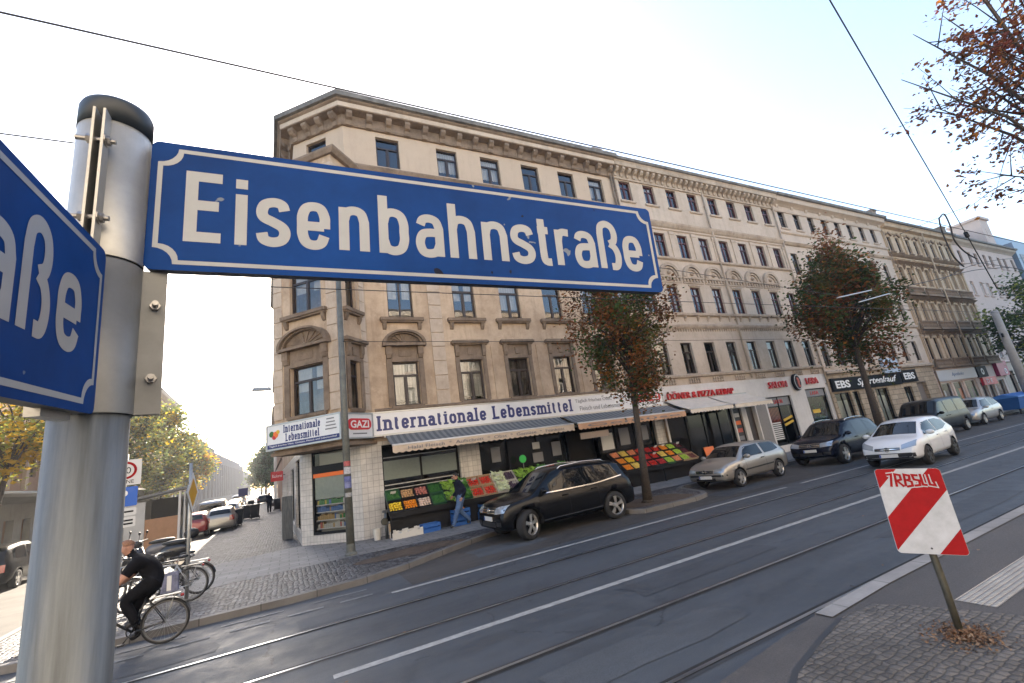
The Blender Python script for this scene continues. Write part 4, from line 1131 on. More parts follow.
def text_mesh(txt, size, ext=.01, off=0., align='CENTER', sx=1., shear=0.):
    cu = bpy.data.curves.new('lettering', 'FONT'); cu.body = txt; cu.size = size; cu.extrude = ext; cu.offset = off
    cu.align_x = align; cu.align_y = 'CENTER'; cu.resolution_u = 3; cu.shear = shear
    o = bpy.data.objects.new('lettering', cu); COL.objects.link(o)
    me = bpy.data.meshes.new_from_object(o.evaluated_get(bpy.context.evaluated_depsgraph_get()))
    bpy.data.objects.remove(o); bpy.data.curves.remove(cu)
    me.transform(Matrix.Diagonal((sx, 1, 1, 1)))
    me.transform(Matrix(((1, 0, 0, 0), (0, 0, -1, 0), (0, 1, 0, 0), (0, 0, 0, 1))))
    return me
def fit_text(txt, w, h, ext=.01, off=0., shear=0.):
    me = text_mesh(txt, 1.0, 0, off, shear=shear)
    xs = [v.co.x for v in me.vertices]; zs = [v.co.z for v in me.vertices]
    a, b, c, d = min(xs), max(xs), min(zs), max(zs)
    me = text_mesh(txt, 1.0, 1.0, off, shear=shear)
    sx, sz = w/(b-a), h/(d-c)
    for v in me.vertices: v.co = Vector(((v.co.x-(a+b)/2)*sx, v.co.y*ext, (v.co.z-(c+d)/2)*sz))
    me.update(); return me
def put_text(T, parent, txt, x, z, w, h, mat, y=-.012, ext=.006, off=0., shear=0., name='lettering'):
    me = fit_text(txt, w, h, ext, off, shear); me.materials.clear(); me.materials.append(mat)
    o = link(name, me, parent); o.matrix_local = T @ Matrix.Translation((x, y, z))
    if parent is None: o['px'] = x-17; o['pz'] = z
    return o
w = framed(F, SH2[3], H2, 'salon_window', .55, (26.6,)); 
put_text(F.T, w, 'SALON', 26.65, 3.05, .85, .24, M['letter_red'], y=.125, ext=.008, off=.01)
mb = F.mb()
for k in range(9): mb.box(25.5+.13*k, 25.57+.13*k, .205, .215, 1.75, 2.72)
mb.build('salmon_bars', M['salmon'], w)
mb = F.mb()
for k in range(9): mb.box(25.55, 26.35, .135, .142, .85+.115*k, .92+.115*k)
mb.build('price_list', M['paper'], w)
for k, (x, z) in enumerate(((27.2, 2.0), (27.2, 1.72))):
    mb = F.mb(); mb.box(x-.5, x+.45, .132, .14, z-.07, z+.07); o = mb.build('yellow_letter', M['yellow'], w); o.matrix_local = Matrix.Translation((x-17, 0, z)) @ Matrix.Rotation(R(-12), 4, 'Y') @ Matrix.Translation((-x+17, 0, -z)) 
w = framed(F, SH2[4], H2, 'salon_window', .5); put_text(F.T, w, 'LARA', 30.6, 3.32, .9, .24, M['letter_red'], y=.125, ext=.008, off=.01)
mb = F.mb(); mb.box(29.9, 30.7, .13, .14, 2.05, 2.28); mb.build('yellow_letter', M['yellow'], w)
mb = F.mb(); mb.lathe([(.16, .5), (.2, .7), (.14, 1.2), (.19, 1.38), (.08, 1.48), (.09, 1.72), (0, 1.8)], 10, 'z', (30.05, .5, 0)); mb.build('dress_form', M['paper'], w)
rnd = random.Random(3); mb = F.mb()
for k in range(150):
    c = Vector((31.1+rnd.gauss(0, .28), .55+rnd.gauss(0, .08), 1.9+rnd.gauss(0, .35))); d = Vector((rnd.gauss(0, .1), rnd.gauss(0, .05), rnd.gauss(0, .1))); e = Vector((rnd.gauss(0, .06), 0, rnd.gauss(0, .06))); mb.poly([c, c+d, c+d+e, c+e])
mb.build('window_plant', M['green'], w)
w = framed(F, SH2[0], H2, 'kebab_front', 0, (18.6, 19.9, 21.1)); 
w2 = framed(F, SH2[1], H2, 'menu_board'); mb = F.mb(); mb.box(22.32, 22.88, .11, .125, 1.0, 2.88); mb.build('menu', M['poster'], w2)
for k in range(4):
    mb = F.mb(); mb.box(22.4, 22.8, .098, .108, 1.2+.42*k, 1.42+.42*k); mb.build('photo', [M['board'], M['salmon'], M['orange'], M['paper']][k], w2)
mb = F.mb(); mb.box(23.4, 24.15, .2, .26, .12, 2.95); mb.build('door', M['frame_brown'], H2)
mb = F.mb(); mb.box(24.3, 25.2, -.004, .02, .12, 3.0); mb.build('grey_panel', simple('grey_shutter', (.22, .21, .20), .7, var=.1), H2)
# raised letters along the white wall and the oval head sign
t = put_text(F.T, None, 'DÖNER & PIZZA KEBAP', 20.05, 3.98, 5.1, .42, M['letter_red'], y=-.07, ext=.05, off=.0, name='shop_lettering'); t.location = (17+t['px'], 17-.09, t['pz']); del t['px']; del t['pz']
for o, lab, txt, x, w_, z in ((t, 'long row of raised red letters over the cream awning', None, 0, 0, 0),):
    tag(o, lab, 'lettering', 'red raised letters on the white shop wall')
for txt, x, z, w_, lab in (('SALON', 26.75, 4.05, 1.75, 'five raised red letters SALON left of the oval sign'), ('LARA', 30.35, 4.1, 1.3, 'four raised red letters right of the oval sign')):
    t = put_text(F.T, None, txt, x, z, w_, .40, M['letter_red'], y=-.07, ext=.05, off=.004, name='shop_lettering'); t.location = (17+t['px'], 17-.09, t['pz']); del t['px']; del t['pz']
    tag(t, lab, 'lettering', 'red raised letters on the white shop wall')
ov = thing('oval_sign', 'black oval sign with a pale female profile above the salon windows', 'sign', (28.62, 16.9, 4.08))
mb = MB(); mb.lathe([(.0, -.12), (.43, -.12), (.46, -.09), (.46, .05)], 28, 'y'); me = mb.mesh('plate', M['metal_dark']); me.transform(Matrix.Diagonal((.82, 1, 1.15, 1))); link('plate', me, ov)
mb = MB(); A = [];
arch_strip(mb, 0, 0, .37, .41, -.135, -.11, 0, 360, 28); me = mb.mesh('ring', M['paper']); me.transform(Matrix.Diagonal((.82, 1, 1.15, 1))); link('ring', me, ov)
mb = MB(); mb.prism([(-.02, -.34), (.16, -.3), (.08, -.12), (.12, -.08), (.14, .0), (.18, .03), (.13, .14), (.1, .24), (-.02, .3), (-.1, .2), (-.05, .05), (-.08, -.1)], 1, -.15, -.11); mb.build('profile', M['salmon'], ov)
def lamp_wall(): pass
# ------------------------------------------------------------------ third house with the stone ground floor
H3, F = row_house('terraced_house', 'pale beige terraced house with a rusticated stone ground floor and a black fascia board', 32.1, 47.6)
XS3 = [33.0+1.87*k for k in range(8)]
s3 = sill_mesh(1.05, .09, .08, M['b3'])
hd3 = hood_flat(.8, M['b3'], 1.8, .6)
windows(F, XS3, 15.45, .8, 1.4, M['frame_brown'], 'T', (0, 0, 3), s3, seed=11)
windows(F, XS3, 11.65, .8, 1.75, M['frame_brown'], 'T', (0, 1, 0), s3, seed=12)
windows(F, XS3, 8.3, .8, 1.75, M['frame_brown'], 'T', (0, 1, 2), s3, hd3, seed=13)
windows(F, XS3, 4.95, .8, 1.6, M['frame_brown'], 'T', (0, 1, 4), s3, seed=14)
SH3 = [(32.6, 34.5, .3, 3.1), (34.75, 35.6, .9, 3.1), (36.5, 37.5, .12, 3.1), (37.8, 39.6, .3, 3.1), (41.95, 43.2, .7, 3.0), (44.1, 45.7, .12, 3.2)]
F.op += SH3
F.wall(32.1, 47.6, 4.4, 17.5, M['b3']); F.wall(32.1, 47.6, 0, 4.4, M['stone'], .35)
F.profile('cornice', 32.1, 47.6, [(.06, 17.2), (.10, 17.3), (.12, 17.6), (.3, 17.72), (.52, 17.82), (.56, 18.05), (.6, 18.14)], M['b3'], brackets(fr(32.5, 47.2, 1.87), 17.3, 17.7, .22, .3))
F.profile('gutter', 32.1, 47.7, [(.58, 18.13), (.74, 18.16), (.78, 18.34), (.62, 18.4)], M['gutter'])
F.profile('string_course', 32.1, 47.6, [(.04, 14.95), (.12, 15.02), (.14, 15.12), (.04, 15.18)], M['b3'])
F.profile('string_course', 32.1, 47.6, [(.04, 14.0), (.12, 14.06), (.22, 14.2), (.04, 14.32)], M['b2trim'])
F.profile('sill_band', 32.1, 47.6, [(.04, 11.2), (.14, 11.26), (.16, 11.36), (.04, 11.44)], M['b2trim'])
F.profile('sill_band', 32.1, 47.6, [(.04, 7.7), (.14, 7.76), (.16, 7.9), (.04, 7.98)], M['b2trim'])
F.profile('sill_band', 32.1, 47.6, [(.05, 4.4), (.2, 4.46), (.22, 4.58), (.05, 4.66)], M['b2trim'])
for o, b in ((SH3[0], (33.6,)), (SH3[1], ()), (SH3[3], (38.6,)), (SH3[4], (42.5,))): 
    w = framed(F, o, H3, 'shop_window', 0, b, .12)
    mb = F.mb(); mb.quad((o[0]+.1, .3, o[2]+.1), (o[1]-.1, .3, o[2]+.1), (o[1]-.1, .3, o[3]-.5), (o[0]+.1, .3, o[3]-.5)); mb.build('blind', M['film'], w)
for o in (SH3[2], SH3[5]):
    mb = F.mb(); mb.box(o[0], o[1], .25, .32, o[2], o[3]); mb.build('door', M['metal_dark'] if o[0] < 40 else simple('taupe_door', (.16, .13, .11), .6), H3)
shell(H3, [(15.5, 0), (15.5, DEP), (0, DEP)], 18.2, M['b3'])
interior(H3, .02, 15.48, 1.1, (3.6, 4.5, 8, 11.3, 15.2, 17.4), 17.4)
roof_gable(H3, 0, 15.5, -.62, DEP, 18.2, 20.3, M['roof']); chimney(H3, 14.6, -.1, 18.2, 19.1, .7, .6, None, 0)
M['black'] = simple('black_fascia', (.006, .006, .007), .6, spec=.1)
M['white_letter'] = simple('white_letter', (.75, .75, .73), .5)
def box_sign(name, label, x0, x1, z0, z1, out, mat, y=17.0, depth=None, group=None, cat='sign'):
    s = thing(name, label, cat, ((x0+x1)/2, y, z0), 0, group)
    w, h = x1-x0, z1-z0
    mb = MB(); mb.box(-w/2, w/2, -out, -.004, 0, h); mb.build('panel', mat, s)
    return s, w, h
s, w, h = box_sign('shop_sign', 'long black fascia board with white italic script beside big capitals EBS', 32.4, 41.7, 3.22, 4.1, .14, M['black'])
I4 = Matrix.Identity(4)
put_text(I4, s, 'EBS', -w/2+1.25, h/2, 1.75, .52, M['white_letter'], y=-.15, off=.03)
put_text(I4, s, 'Spartenkauf', 1.2, h/2-.02, 5.6, .62, M['white_letter'], y=-.15, off=.012, shear=.35)
s, w, h = box_sign('shop_sign', 'small black square board with only the white capitals EBS', 41.85, 44.3, 3.3, 4.25, .14, M['black'])
put_text(I4, s, 'EBS', 0, h/2, 1.7, .52, M['white_letter'], y=-.15, off=.03)
s, w, h = box_sign('shop_sign', 'pale blue sheet with a small dark emblem above the black fascia', 39.6, 41.9, 4.15, 5.25, .2, simple('pale_blue_sign', (.38, .46, .55), .6))
mb = MB(); mb.box(-.28, .28, -.215, -.2, .35, .75); mb.box(-.1, .1, -.215, -.2, .75, .85); mb.build('emblem', M['black'], s)
# ------------------------------------------------------------------ fourth house, ochre with paired windows
H4, F = row_house('terraced_house', 'grimy ochre terraced house with paired windows between pilasters and black ledges', 47.6, 61.7)
PC = [49.45, 52.9, 56.35, 59.8]
XS4 = [c+d for c in PC for d in (-.78, .78)]
arch4 = MB(); arch_strip(arch4, 0, 0, .42, .55, -.12, .03, 10, 170, 10, .6); arch4.box(-.1, .1, -.16, .03, .22, .42); arch4 = arch4.mesh('hood', M['b4trim'])
s4 = sill_mesh(1.0, .08, .07, M['b4trim'])
windows(F, XS4, 14.95, .72, 1.45, M['frame_brown'], 'T', (1, 1, 0), s4, arch4, seed=21)
hd4 = hood_flat(.74, M['b4'], 1.7, .5)
windows(F, XS4, 11.75, .74, 1.65, M['frame_brown'], 'T', (1, 0), None, hd4, seed=22)
windows(F, XS4, 8.3, .74, 1.75, M['frame_brown'], 'T', (1, 0), None, hd4, seed=23)
windows(F, XS4, 4.95, .74, 1.9, M['frame_brown'], 'T', (1, 0), None, seed=24)
SH4 = [(47.9, 50.1, .4, 2.9), (50.4, 52.4, .4, 2.9), (52.7, 55.1, .4, 2.9), (55.7, 57.0, .12, 2.6), (57.2, 58.6, .4, 2.6), (59.0, 61.2, .4, 2.6)]
F.op += SH4
F.wall(47.6, 61.7, 4.2, 17.2, M['b4']); F.wall(47.6, 61.7, 0, 4.2, M['b5'], .3)
F.profile('cornice', 47.6, 61.7, [(.06, 17.0), (.12, 17.1), (.14, 17.35), (.45, 17.45), (.5, 17.7), (.58, 17.8)], M['b4'])
F.profile('gutter', 47.7, 61.8, [(.55, 17.79), (.7, 17.82), (.74, 18.0), (.6, 18.06)], M['gutter'])
F.profile('string_course', 47.6, 61.7, [(.05, 14.4), (.2, 14.5), (.3, 14.62), (.05, 14.74)], M['b4trim'])
for c in PC:
    F.profile('ledge', c-1.55, c+1.55, [(.06, 13.62), (.2, 13.7), (.42, 13.82), (.05, 13.95)], M['b4trim'], brackets([c-1.3, c, c+1.3], 13.2, 13.65, .2, .14))
    F.profile('ledge', c-1.55, c+1.55, [(.06, 10.25), (.2, 10.33), (.46, 10.46), (.05, 10.6)], M['b4trim'], brackets([c-1.3, c, c+1.3], 9.95, 10.3, .2, .14))
    F.profile('ledge', c-1.55, c+1.55, [(.06, 7.1), (.2, 7.2), (.46, 7.35), (.05, 7.5)], M['b4trim'], brackets([c-1.3, c, c+1.3], 6.75, 7.15, .2, .14))
    for z0 in (10.75, 7.62, 4.25):
        mb = F.mb(); mb.box(c-1.5, c+1.5, -.34, -.24, z0, z0+.09); mb.box(c-1.5, c+1.5, -.36, -.22, z0+.56, z0+.66)
        for k in range(13): mb.lathe([(.05, z0+.09), (.075, z0+.22), (.04, z0+.4), (.055, z0+.56)], 7, 'z', (c-1.38+.23*k, -.29, 0))
        mb.box(c-1.55, c+1.55, -.38, .02, z0-.12, z0); mb.box(c-1.5, c+1.5, -.24, -.2, z0, z0+.56)
        mb.build('balustrade', M['b4trim'], H4)
for x in [47.75]+[(PC[k]+PC[k+1])/2 for k in range(3)]+[61.5]:
    mb = F.mb()
    for a, b in ((4.3, 7.1), (7.6, 10.2), (10.7, 13.6), (14.75, 16.9)): mb.box(x-.14, x+.14, -.12, .02, a, b); mb.box(x-.19, x+.19, -.17, .02, b-.2, b-.05)
    mb.build('pilaster', M['b4'], H4)
downpipe(F, 54.62, 4.2, 17.8, M['b4'], .42); downpipe(F, 47.7, .2, 18, M['b4trim'])
for o in SH4:
    w = framed(F, o, H4, 'shop_window', 0, (), .12, 'shopglass', M['frame_white'])
mb = F.mb(); 
for x, c in ((50.7, 'green'), (51.6, 'salmon'), (53.4, 'green'), (54.4, 'green')): pass
for x, w_, c in ((48.6, .8, 'paper'), (51.2, .8, 'green'), (53.0, .5, 'paper'), (53.9, .6, 'green'), (54.8, .4, 'green'), (51.9, .5, 'orange')):
    mb = F.mb(); mb.box(x-w_/2, x+w_/2, .2, .22, .5, 2.3); mb.build('window_poster', M[c], H4)
shell(H4, [(14.1, 0), (14.1, DEP), (0, DEP)], 17.9, M['b4'])
interior(H4, .02, 14.08, 1.0, (3.6, 4.3, 7.6, 11, 14.6, 17.1), 17.1)
roof_gable(H4, 0, 14.1, -.6, DEP, 17.85, 19.8, M['roof']); chimney(H4, 13.2, .0, 17.8, 19.0, .8, .6, None, 0)
s, w, h = box_sign('shop_sign', 'long pale fascia board with faint blue script left of the black square sign', 47.7, 55.3, 3.05, 3.95, .15, simple('pale_grey_sign', (.48, .47, .47), .5))
put_text(I4, s, 'Apotheke', 0, h/2, 2.4, .4, simple('faded_blue', (.2, .26, .36), .6), y=-.16, shear=.3)
s, w, h = box_sign('shop_sign', 'black square sign with a white ring next to the magenta board', 55.5, 57.6, 3.0, 4.0, .2, M['black'])
mb = MB(); arch_strip(mb, 0, h/2, .17, .30, -.215, -.2, 0, 360, 20); mb.build('ring', M['white_letter'], s)
s, w, h = box_sign('shop_sign', 'red strip sign with two pale letters below the black square sign', 56.0, 59.0, 2.25, 2.95, .2, simple('bright_red_sign', (.55, .04, .06), .4))
put_text(I4, s, 'D E', -.2, h/2, 1.3, .34, M['white_letter'], y=-.215)
M['magenta'] = simple('magenta_sign', (.28, .005, .07), .4)
s, w, h = box_sign('shop_sign', 'dark magenta sign board at the end of the ochre house with a pale ring', 59.9, 62.3, 2.9, 4.3, .3, M['magenta'])
mb = MB(); arch_strip(mb, .45, .4, .16, .27, -.315, -.3, 0, 360, 20); mb.build('ring', M['white_letter'], s)
# ------------------------------------------------------------------ fifth house, plain pink
H5, F = row_house('terraced_house', 'plain pale pink terraced house with simple paired windows and a tan ground floor', 61.75, 79.0)
XS5 = [63.3+2.06*k+(.35 if k % 2 else 0) for k in range(8)]
s5 = sill_mesh(1.0, .12, .1, M['b5'])
for z, h, sd in ((14.9, 1.4, 31), (11.3, 1.5, 32), (7.9, 1.6, 33), (4.7, 1.6, 34)): windows(F, XS5, z, .8, h, M['frame_brown'] if z > 14 else M['frame_white'], 'T', (1, 0, 3), s5, seed=sd, key='f' if z > 14 else 'w')
SH5 = [(63.0, 64.3, .12, 3.3), (66, 68.5, .5, 3.0), (70, 73, .5, 3.0), (74.5, 77, .12, 3.0)]
F.op += SH5
F.wall(61.75, 79.0, 4.1, 17.2, M['b5']); F.wall(61.75, 79.0, 0, 4.1, M['b3'], .4)
F.profile('cornice', 61.8, 79.0, [(.05, 16.9), (.12, 17.0), (.4, 17.2), (.5, 17.4)], M['b3'])
F.profile('gutter', 61.8, 79.1, [(.48, 17.39), (.62, 17.42), (.66, 17.58), (.5, 17.64)], M['gutter'])
F.profile('ledge', 61.8, 79.0, [(.05, 4.1), (.15, 4.2), (.05, 4.32)], M['b5'])
for o in SH5: framed(F, o, H5, 'shop_window', 0, (), .2)
shell(H5, [(17.25, 0), (17.25, DEP), (0, DEP)], 17.5, M['b5'])
interior(H5, .02, 17.2, 1.0, (3.6, 4.3, 7.6, 11, 14.6, 17.1), 17.1)
roof_gable(H5, 0, 17.25, -.5, DEP, 17.5, 19.5, M['roof'])
M['bluemetal'] = simple('blue_grey_sheet_metal', (.16, .22, .30), .4, .3, var=.1)
mb = MB(); mb.prism([(.6, 17.9), (5.5, 17.9), (5.5, 20.6), (2.4, 20.6)], 0, 6.5, 12.6); mb.build('dormer', M['bluemetal'], H5)
mb = MB(); mb.box(12.6, 15.2, .3, 3.0, 17.7, 21.6); mb.box(12.4, 15.4, .1, 3.2, 21.6, 21.9); mb.box(13.6, 14.1, .27, .31, 19.2, 20.4); mb.build('stair_head', M['b5'], H5)
H6 = thing('modern_block', 'blue-grey clad modern block beyond the pink house', 'building', (79.2, 16.6, 0))
mb = MB(); mb.box(0, 26, 0, 14, 0, 18.6); mb.box(1, 24, 2, 14, 18.6, 21); mb.build('wall', M['bluemetal'], H6)
for j in range(5):
    for i in range(7):
        mb = MB(); x = 1+3.6*i; z = 1+3.5*j; mb.box(x, x+2.2, -.04, .0, z, z+2.1); mb.build('window', M['glass'] if False else M['board'], H6)

for o in list(COL.objects):
    if o.parent in (H1, H2, H3, H4) and o.name.split('.')[0] in ('roof', 'chimney', 'rear_wall'): o.location.z -= .30 if o.parent is H4 else .42
# ------------------------------------------------------------------ houses on the camera's side of the street, across the road behind the viewer: unseen, added for warm bounce and window reflections
M['opp'] = [plaster('sunlit_plaster_'+str(i), c, tuple(x*.6 for x in c), .3, .4) for i, c in enumerate([(.56, .49, .40), (.60, .55, .48), (.52, .44, .36)])]
for i, (x0, x1, lab) in enumerate([(-34, -9, 'warm tan house on the near side of the street west of the camera'), (-9, 17, 'cream house on the near side of the street behind the camera'), (17, 48, 'reddish tan house on the near side of the street east of the camera')]):
    Hn = thing('opposite_house', lab, 'building', (x1, -9.5, 0))
    Fn = Facade(Hn, 0, 0, PI)
    L_ = x1-x0; n = int(L_/2.2); xs = [L_/n*(k+.5) for k in range(n)]
    for z, h in ((4.8, 1.8), (8.2, 1.8), (11.6, 1.8), (15.0, 1.4)): windows(Fn, xs, z, 1.0, h, M['frame_white'], 'T', (1, 0), s5, seed=i+50, key='ow')
    Fn.wall(0, L_, 0, 17.6, M['opp'][i])
    Fn.profile('cornice', 0, L_, [(.06, 17.3), (.4, 17.5), (.5, 17.9)], M['opp'][i]); Fn.profile('string_course', 0, L_, [(.05, 4.1), (.15, 4.2), (.05, 4.4)], M['opp'][i])
    mb = MB(); mb.box(-L_, 0, -12, -.9, .1, 17.5); mb.prism([(.4, 17.6), (-6, 20.5), (-12, 17.6)], 0, -L_, 0); 
    mb.build('rear_wall', M['roof'], Hn)
# ------------------------------------------------------------------ left side of the side street
M['left_wall'] = plaster('pink_brown_plaster', (.46, .30, .21), (.30, .2, .14), .4, .5)
M['left_light'] = plaster('light_pilaster', (.60, .50, .40), (.4, .33, .26), .3, .8)
M['grey_wall'] = plaster('grey_shop_wall', (.36, .36, .33), (.22, .22, .2), .4, .6)
for i, (y0, y1, lab) in enumerate([(22, 44, 'long left house with pale pilasters over a grey shop floor, nearest the corner'), (44, 74, 'second house on the left of the side street behind the trees')]):
    Hl = thing('side_street_house', lab, 'building', (-12.3, y0, 0))
    th = math.atan2(1, -.035)
    Fl = Facade(Hl, 0, 0, th); L_ = y1-y0
    n = int(L_/2.0); xs = [L_/n*(k+.5) for k in range(n)]
    for z, h in ((4.7, 2.1), (8.2, 2.0), (11.4, 1.9)): windows(Fl, xs, z, .95, h, M['frame_brown'], 'T', (0,), None, seed=i+60, key='lw')
    Fl.op += [(x-.55, x+.55, .15, 2.5) for x in xs]
    Fl.wall(0, L_, 0, 3.3, M['grey_wall'], .3); Fl.wall(0, L_, 3.3, 14.5, M['left_wall'])
    Fl.profile('ledge', 0, L_, [(.1, 3.3), (.9, 3.55), (.95, 3.7), (.05, 3.95)], M['grey_wall'])
    for x in [L_*k/n for k in range(n+1)]:
        x = min(max(x, .2), L_-.2)
        mb = Fl.mb(); mb.box(x-.17, x+.17, -.16, .02, 4.0, 7.4); mb.build('pilaster', M['left_light'], Hl)
    Fl.profile('cornice', 0, L_, [(.05, 14), (.4, 14.3), (.5, 14.7)], M['left_light'])
    mb = Fl.mb(); mb.box(.3, 1.2, -.5, -.3, 2.9, 3.2) if False else None
    mb = Fl.mb(); mb.box(.02, L_-.02, .9, 12, .1, 14.6); mb.build('rear_wall', M['left_wall'], Hl)
    mb = Fl.mb(); mb.prism([(-.5, 14.71), (6, 17.5), (12, 14.71)], 0, 0, L_); mb.build('roof', M['roof'], Hl)
# the far end of the side street: tall slab blocks fading in the haze
M['slabblock'] = simple('concrete_panel_block', (.10, .105, .125), 1., spec=0., var=.1, scale=.3)
M['slabglass'] = simple('far_window_band', (.05, .055, .065), 1., spec=0.)
def far_block(x0, x1, y0, y1, h, lab, n):
    B = thing('apartment_block', lab, 'building', ((x0+x1)/2, y0, 0))
    mb = MB(Matrix.Translation((-(x0+x1)/2, -y0, 0))); mb.box(x0, x1, y0, y1, 0, h); mb.box(x0+1, x1-1, y0+1, y1-1, h, h+1.2); mb.build('wall', M['slabblock'], B)
    m = int((y1-y0)/4)
    for k in range(m):
        y = y0+(y1-y0)*(k+.3)/m
        mb = MB(Matrix.Translation((-(x0+x1)/2, -y0, 0)))
        mb.box(x1, x1+.06, y, y+(y1-y0)/m*.45, 2, h-1.5); mb.build('window_strip', M['slabglass'], B)
    m = max(2, int((x1-x0)/4))
    for k in range(m):
        x = x0+(x1-x0)*(k+.3)/m
        mb = MB(Matrix.Translation((-(x0+x1)/2, -y0, 0)))
        mb.box(x, x+(x1-x0)/m*.45, y0-.06, y0, 2, h-1.5); mb.build('window_strip', M['slabglass'], B)
far_block(-27, -14.2, 118, 190, 10.8, 'tall grey slab block far down the left of the side street', 10)
far_block(-28, -13.6, 98, 113, 11.6, 'taller narrow grey block just behind the yellow trees', 10)
far_block(-30, -16.8, 198, 270, 10, 'most distant pale block nearly lost in the haze', 10)
# right side of the side street beyond the corner house
for i, (y0, y1, h, lab) in enumerate([(43.2, 66, 14.5, 'brown house next to the corner house on the right of the side street'), (66.5, 100, 12.5, 'farthest house on the right of the side street, in the haze')]):
    Hr = thing('side_street_house', lab, 'building', (.42+sxo(y0), y0, 0))
    L_ = y1-y0
    Fq = Facade(Hr, sxo(y1)-sxo(y0), L_, math.atan2(-1, .035)); n = int(L_/2.4); xs = [L_/n*(k+.5) for k in range(n)]
    for z, hh in ((4.6, 1.8), (8, 1.8)): windows(Fq, xs, z, 1.0, hh, M['frame_brown'], 'T', (0,), s_1f, seed=70+i, key='rw')
    Fq.wall(0, L_, 0, h, M['left_wall'] if i == 0 else M['b3']); Fq.profile('cornice', 0, L_, [(.05, h-.5), (.4, h-.2), (.5, h)], M['b1trim'])
    mb = Fq.mb(); mb.box(.02, L_-.02, .9, 12, .1, h-.02); mb.prism([(-.5, h+.01), (6, h+3), (12, h+.01)], 0, 0, L_); mb.build('rear_wall', M['roof'], Hr)
# ------------------------------------------------------------------ haze: one closed box of thin air
mb = MB(); mb.box(-300, 500, -40, 400, -1.03, 26)
hz = mb.build('haze', bpy.data.materials.new('thin_haze'))
tag(hz, 'thin bright autumn haze over the streets', 'haze', kind='stuff')
hm = hz.data.materials[0]; hm.use_nodes = True; N = hm.node_tree.nodes; N.remove(N['Principled BSDF'])
pv = N.new('ShaderNodeVolumePrincipled'); pv.inputs['Color'].default_value = (.93, .95, 1, 1); pv.inputs['Density'].default_value = HAZE; pv.inputs['Anisotropy'].default_value = .3
hm.node_tree.links.new(pv.outputs[0], N['Material Output'].inputs['Volume'])
# ------------------------------------------------------------------ cars
def paint(name, c, metal=.3, rough=.3, coat=.8):
    if max(c) < .05: coat = .10; c = tuple(x*.6 for x in c)
    return simple('car_paint_'+name, c, rough, metal, spec=.25, coat=coat)
CM = dict(black=paint('black', (.006, .007, .010), .1, .25), silver=paint('silver', (.33, .31, .28), .6, .35), navy=paint('navy', (.008, .012, .03), .2, .25), white=paint('white', (.66, .68, .70), 0, .35),
          van=paint('dark_grey', (.014, .015, .018), .3, .3), pale=paint('pale_silver', (.42, .42, .41), .5, .35), red=paint('red', (.25, .01, .012), .2, .3))
M['carglass'] = simple('car_glass', (.006, .008, .010), .03, spec=.35)
M['trim'] = simple('black_trim', (.015, .015, .016), .5)
M['chrome'] = simple('chrome', (.62, .62, .62), .18, 1.)
M['tyre'] = simple('tyre_rubber', (.014, .014, .015), .8)
M['alloy'] = simple('alloy_wheel', (.52, .51, .49), .3, .8)
M['well'] = simple('wheel_well', (.004, .004, .004), .9)
M['lamp'] = simple('headlamp_lens', (.34, .40, .46), .12, .4, coat=1.)
M['lampred'] = simple('tail_lamp', (.28, .008, .008), .2, coat=1.)
M['plate'] = simple('number_plate', (.62, .62, .60), .5)
def interp(tab, x):
    for (x0, *a), (x1, *b) in zip(tab[:-1], tab[1:]):
        if x <= x1:
            t = 0 if x1 == x0 else max(0, (x-x0)/(x1-x0)); return [p+(q-p)*t for p, q in zip(a, b)]
    return tab[-1][1:]
def car_body(sp):
    """closed shell lofted through cross-sections; rows: x, underside, shoulder, top, half width, half width at top"""
    T = sp['rows']; xs = []
    for (a, *_), (b, *_) in zip(T[:-1], T[1:]):
        n = max(1, int((b-a)/.09)); xs += [a+(b-a)*k/n for k in range(n)]
    xs.append(T[-1][0])
    mb = MB(); mb.smooth = True; rings = []
    raw = [interp(T, x) for x in xs]
    sm = []
    for i in range(len(xs)):           # light smoothing so the corners of the profile are rounded
        j0, j1 = max(0, i-1), min(len(xs)-1, i+1)
        sm.append([(raw[j0][k]+2*raw[i][k]+raw[j1][k])/4 for k in range(5)] if 1 < i < len(xs)-2 else raw[i])
    for x, (zb, zs, zt, wb, wt) in zip(xs, sm):
        d = zs-zb; h = zt-zs
        half = [(0, zb), (wb*.80, zb), (wb*.93, zb+.05*d), (wb*.985, zb+.22*d), (wb*.995, zb+.45*d), (wb*1.0, zb+.66*d), (wb*.985, zb+.86*d), (wb*.955, zs)]
        w0 = wb*.955
        for t in (.12, .5, .85): half.append((w0+(wt-w0)*t, zs+h*(t if h > .25 else t**.6)))
        half += [(wt*.93, zs+h*.97), (wt*.7, zt+.012), (wt*.35, zt+.028), (0, zt+.032)]
        ring = [mb.V((x, y, z)) for y, z in half] + [mb.V((x, -y, z)) for y, z in half[-2:0:-1]]
        rings.append(ring)
    n = len(rings[0])
    for A, B in zip(rings[:-1], rings[1:]):
        for j in range(n): mb.F((A[j], A[(j+1) % n], B[(j+1) % n], B[j]))
    mb.F(rings[0]); mb.F(rings[-1][::-1])
    me = mb.mesh('body', [sp['paint'], M['well']]); fix_normals(me)
    return me
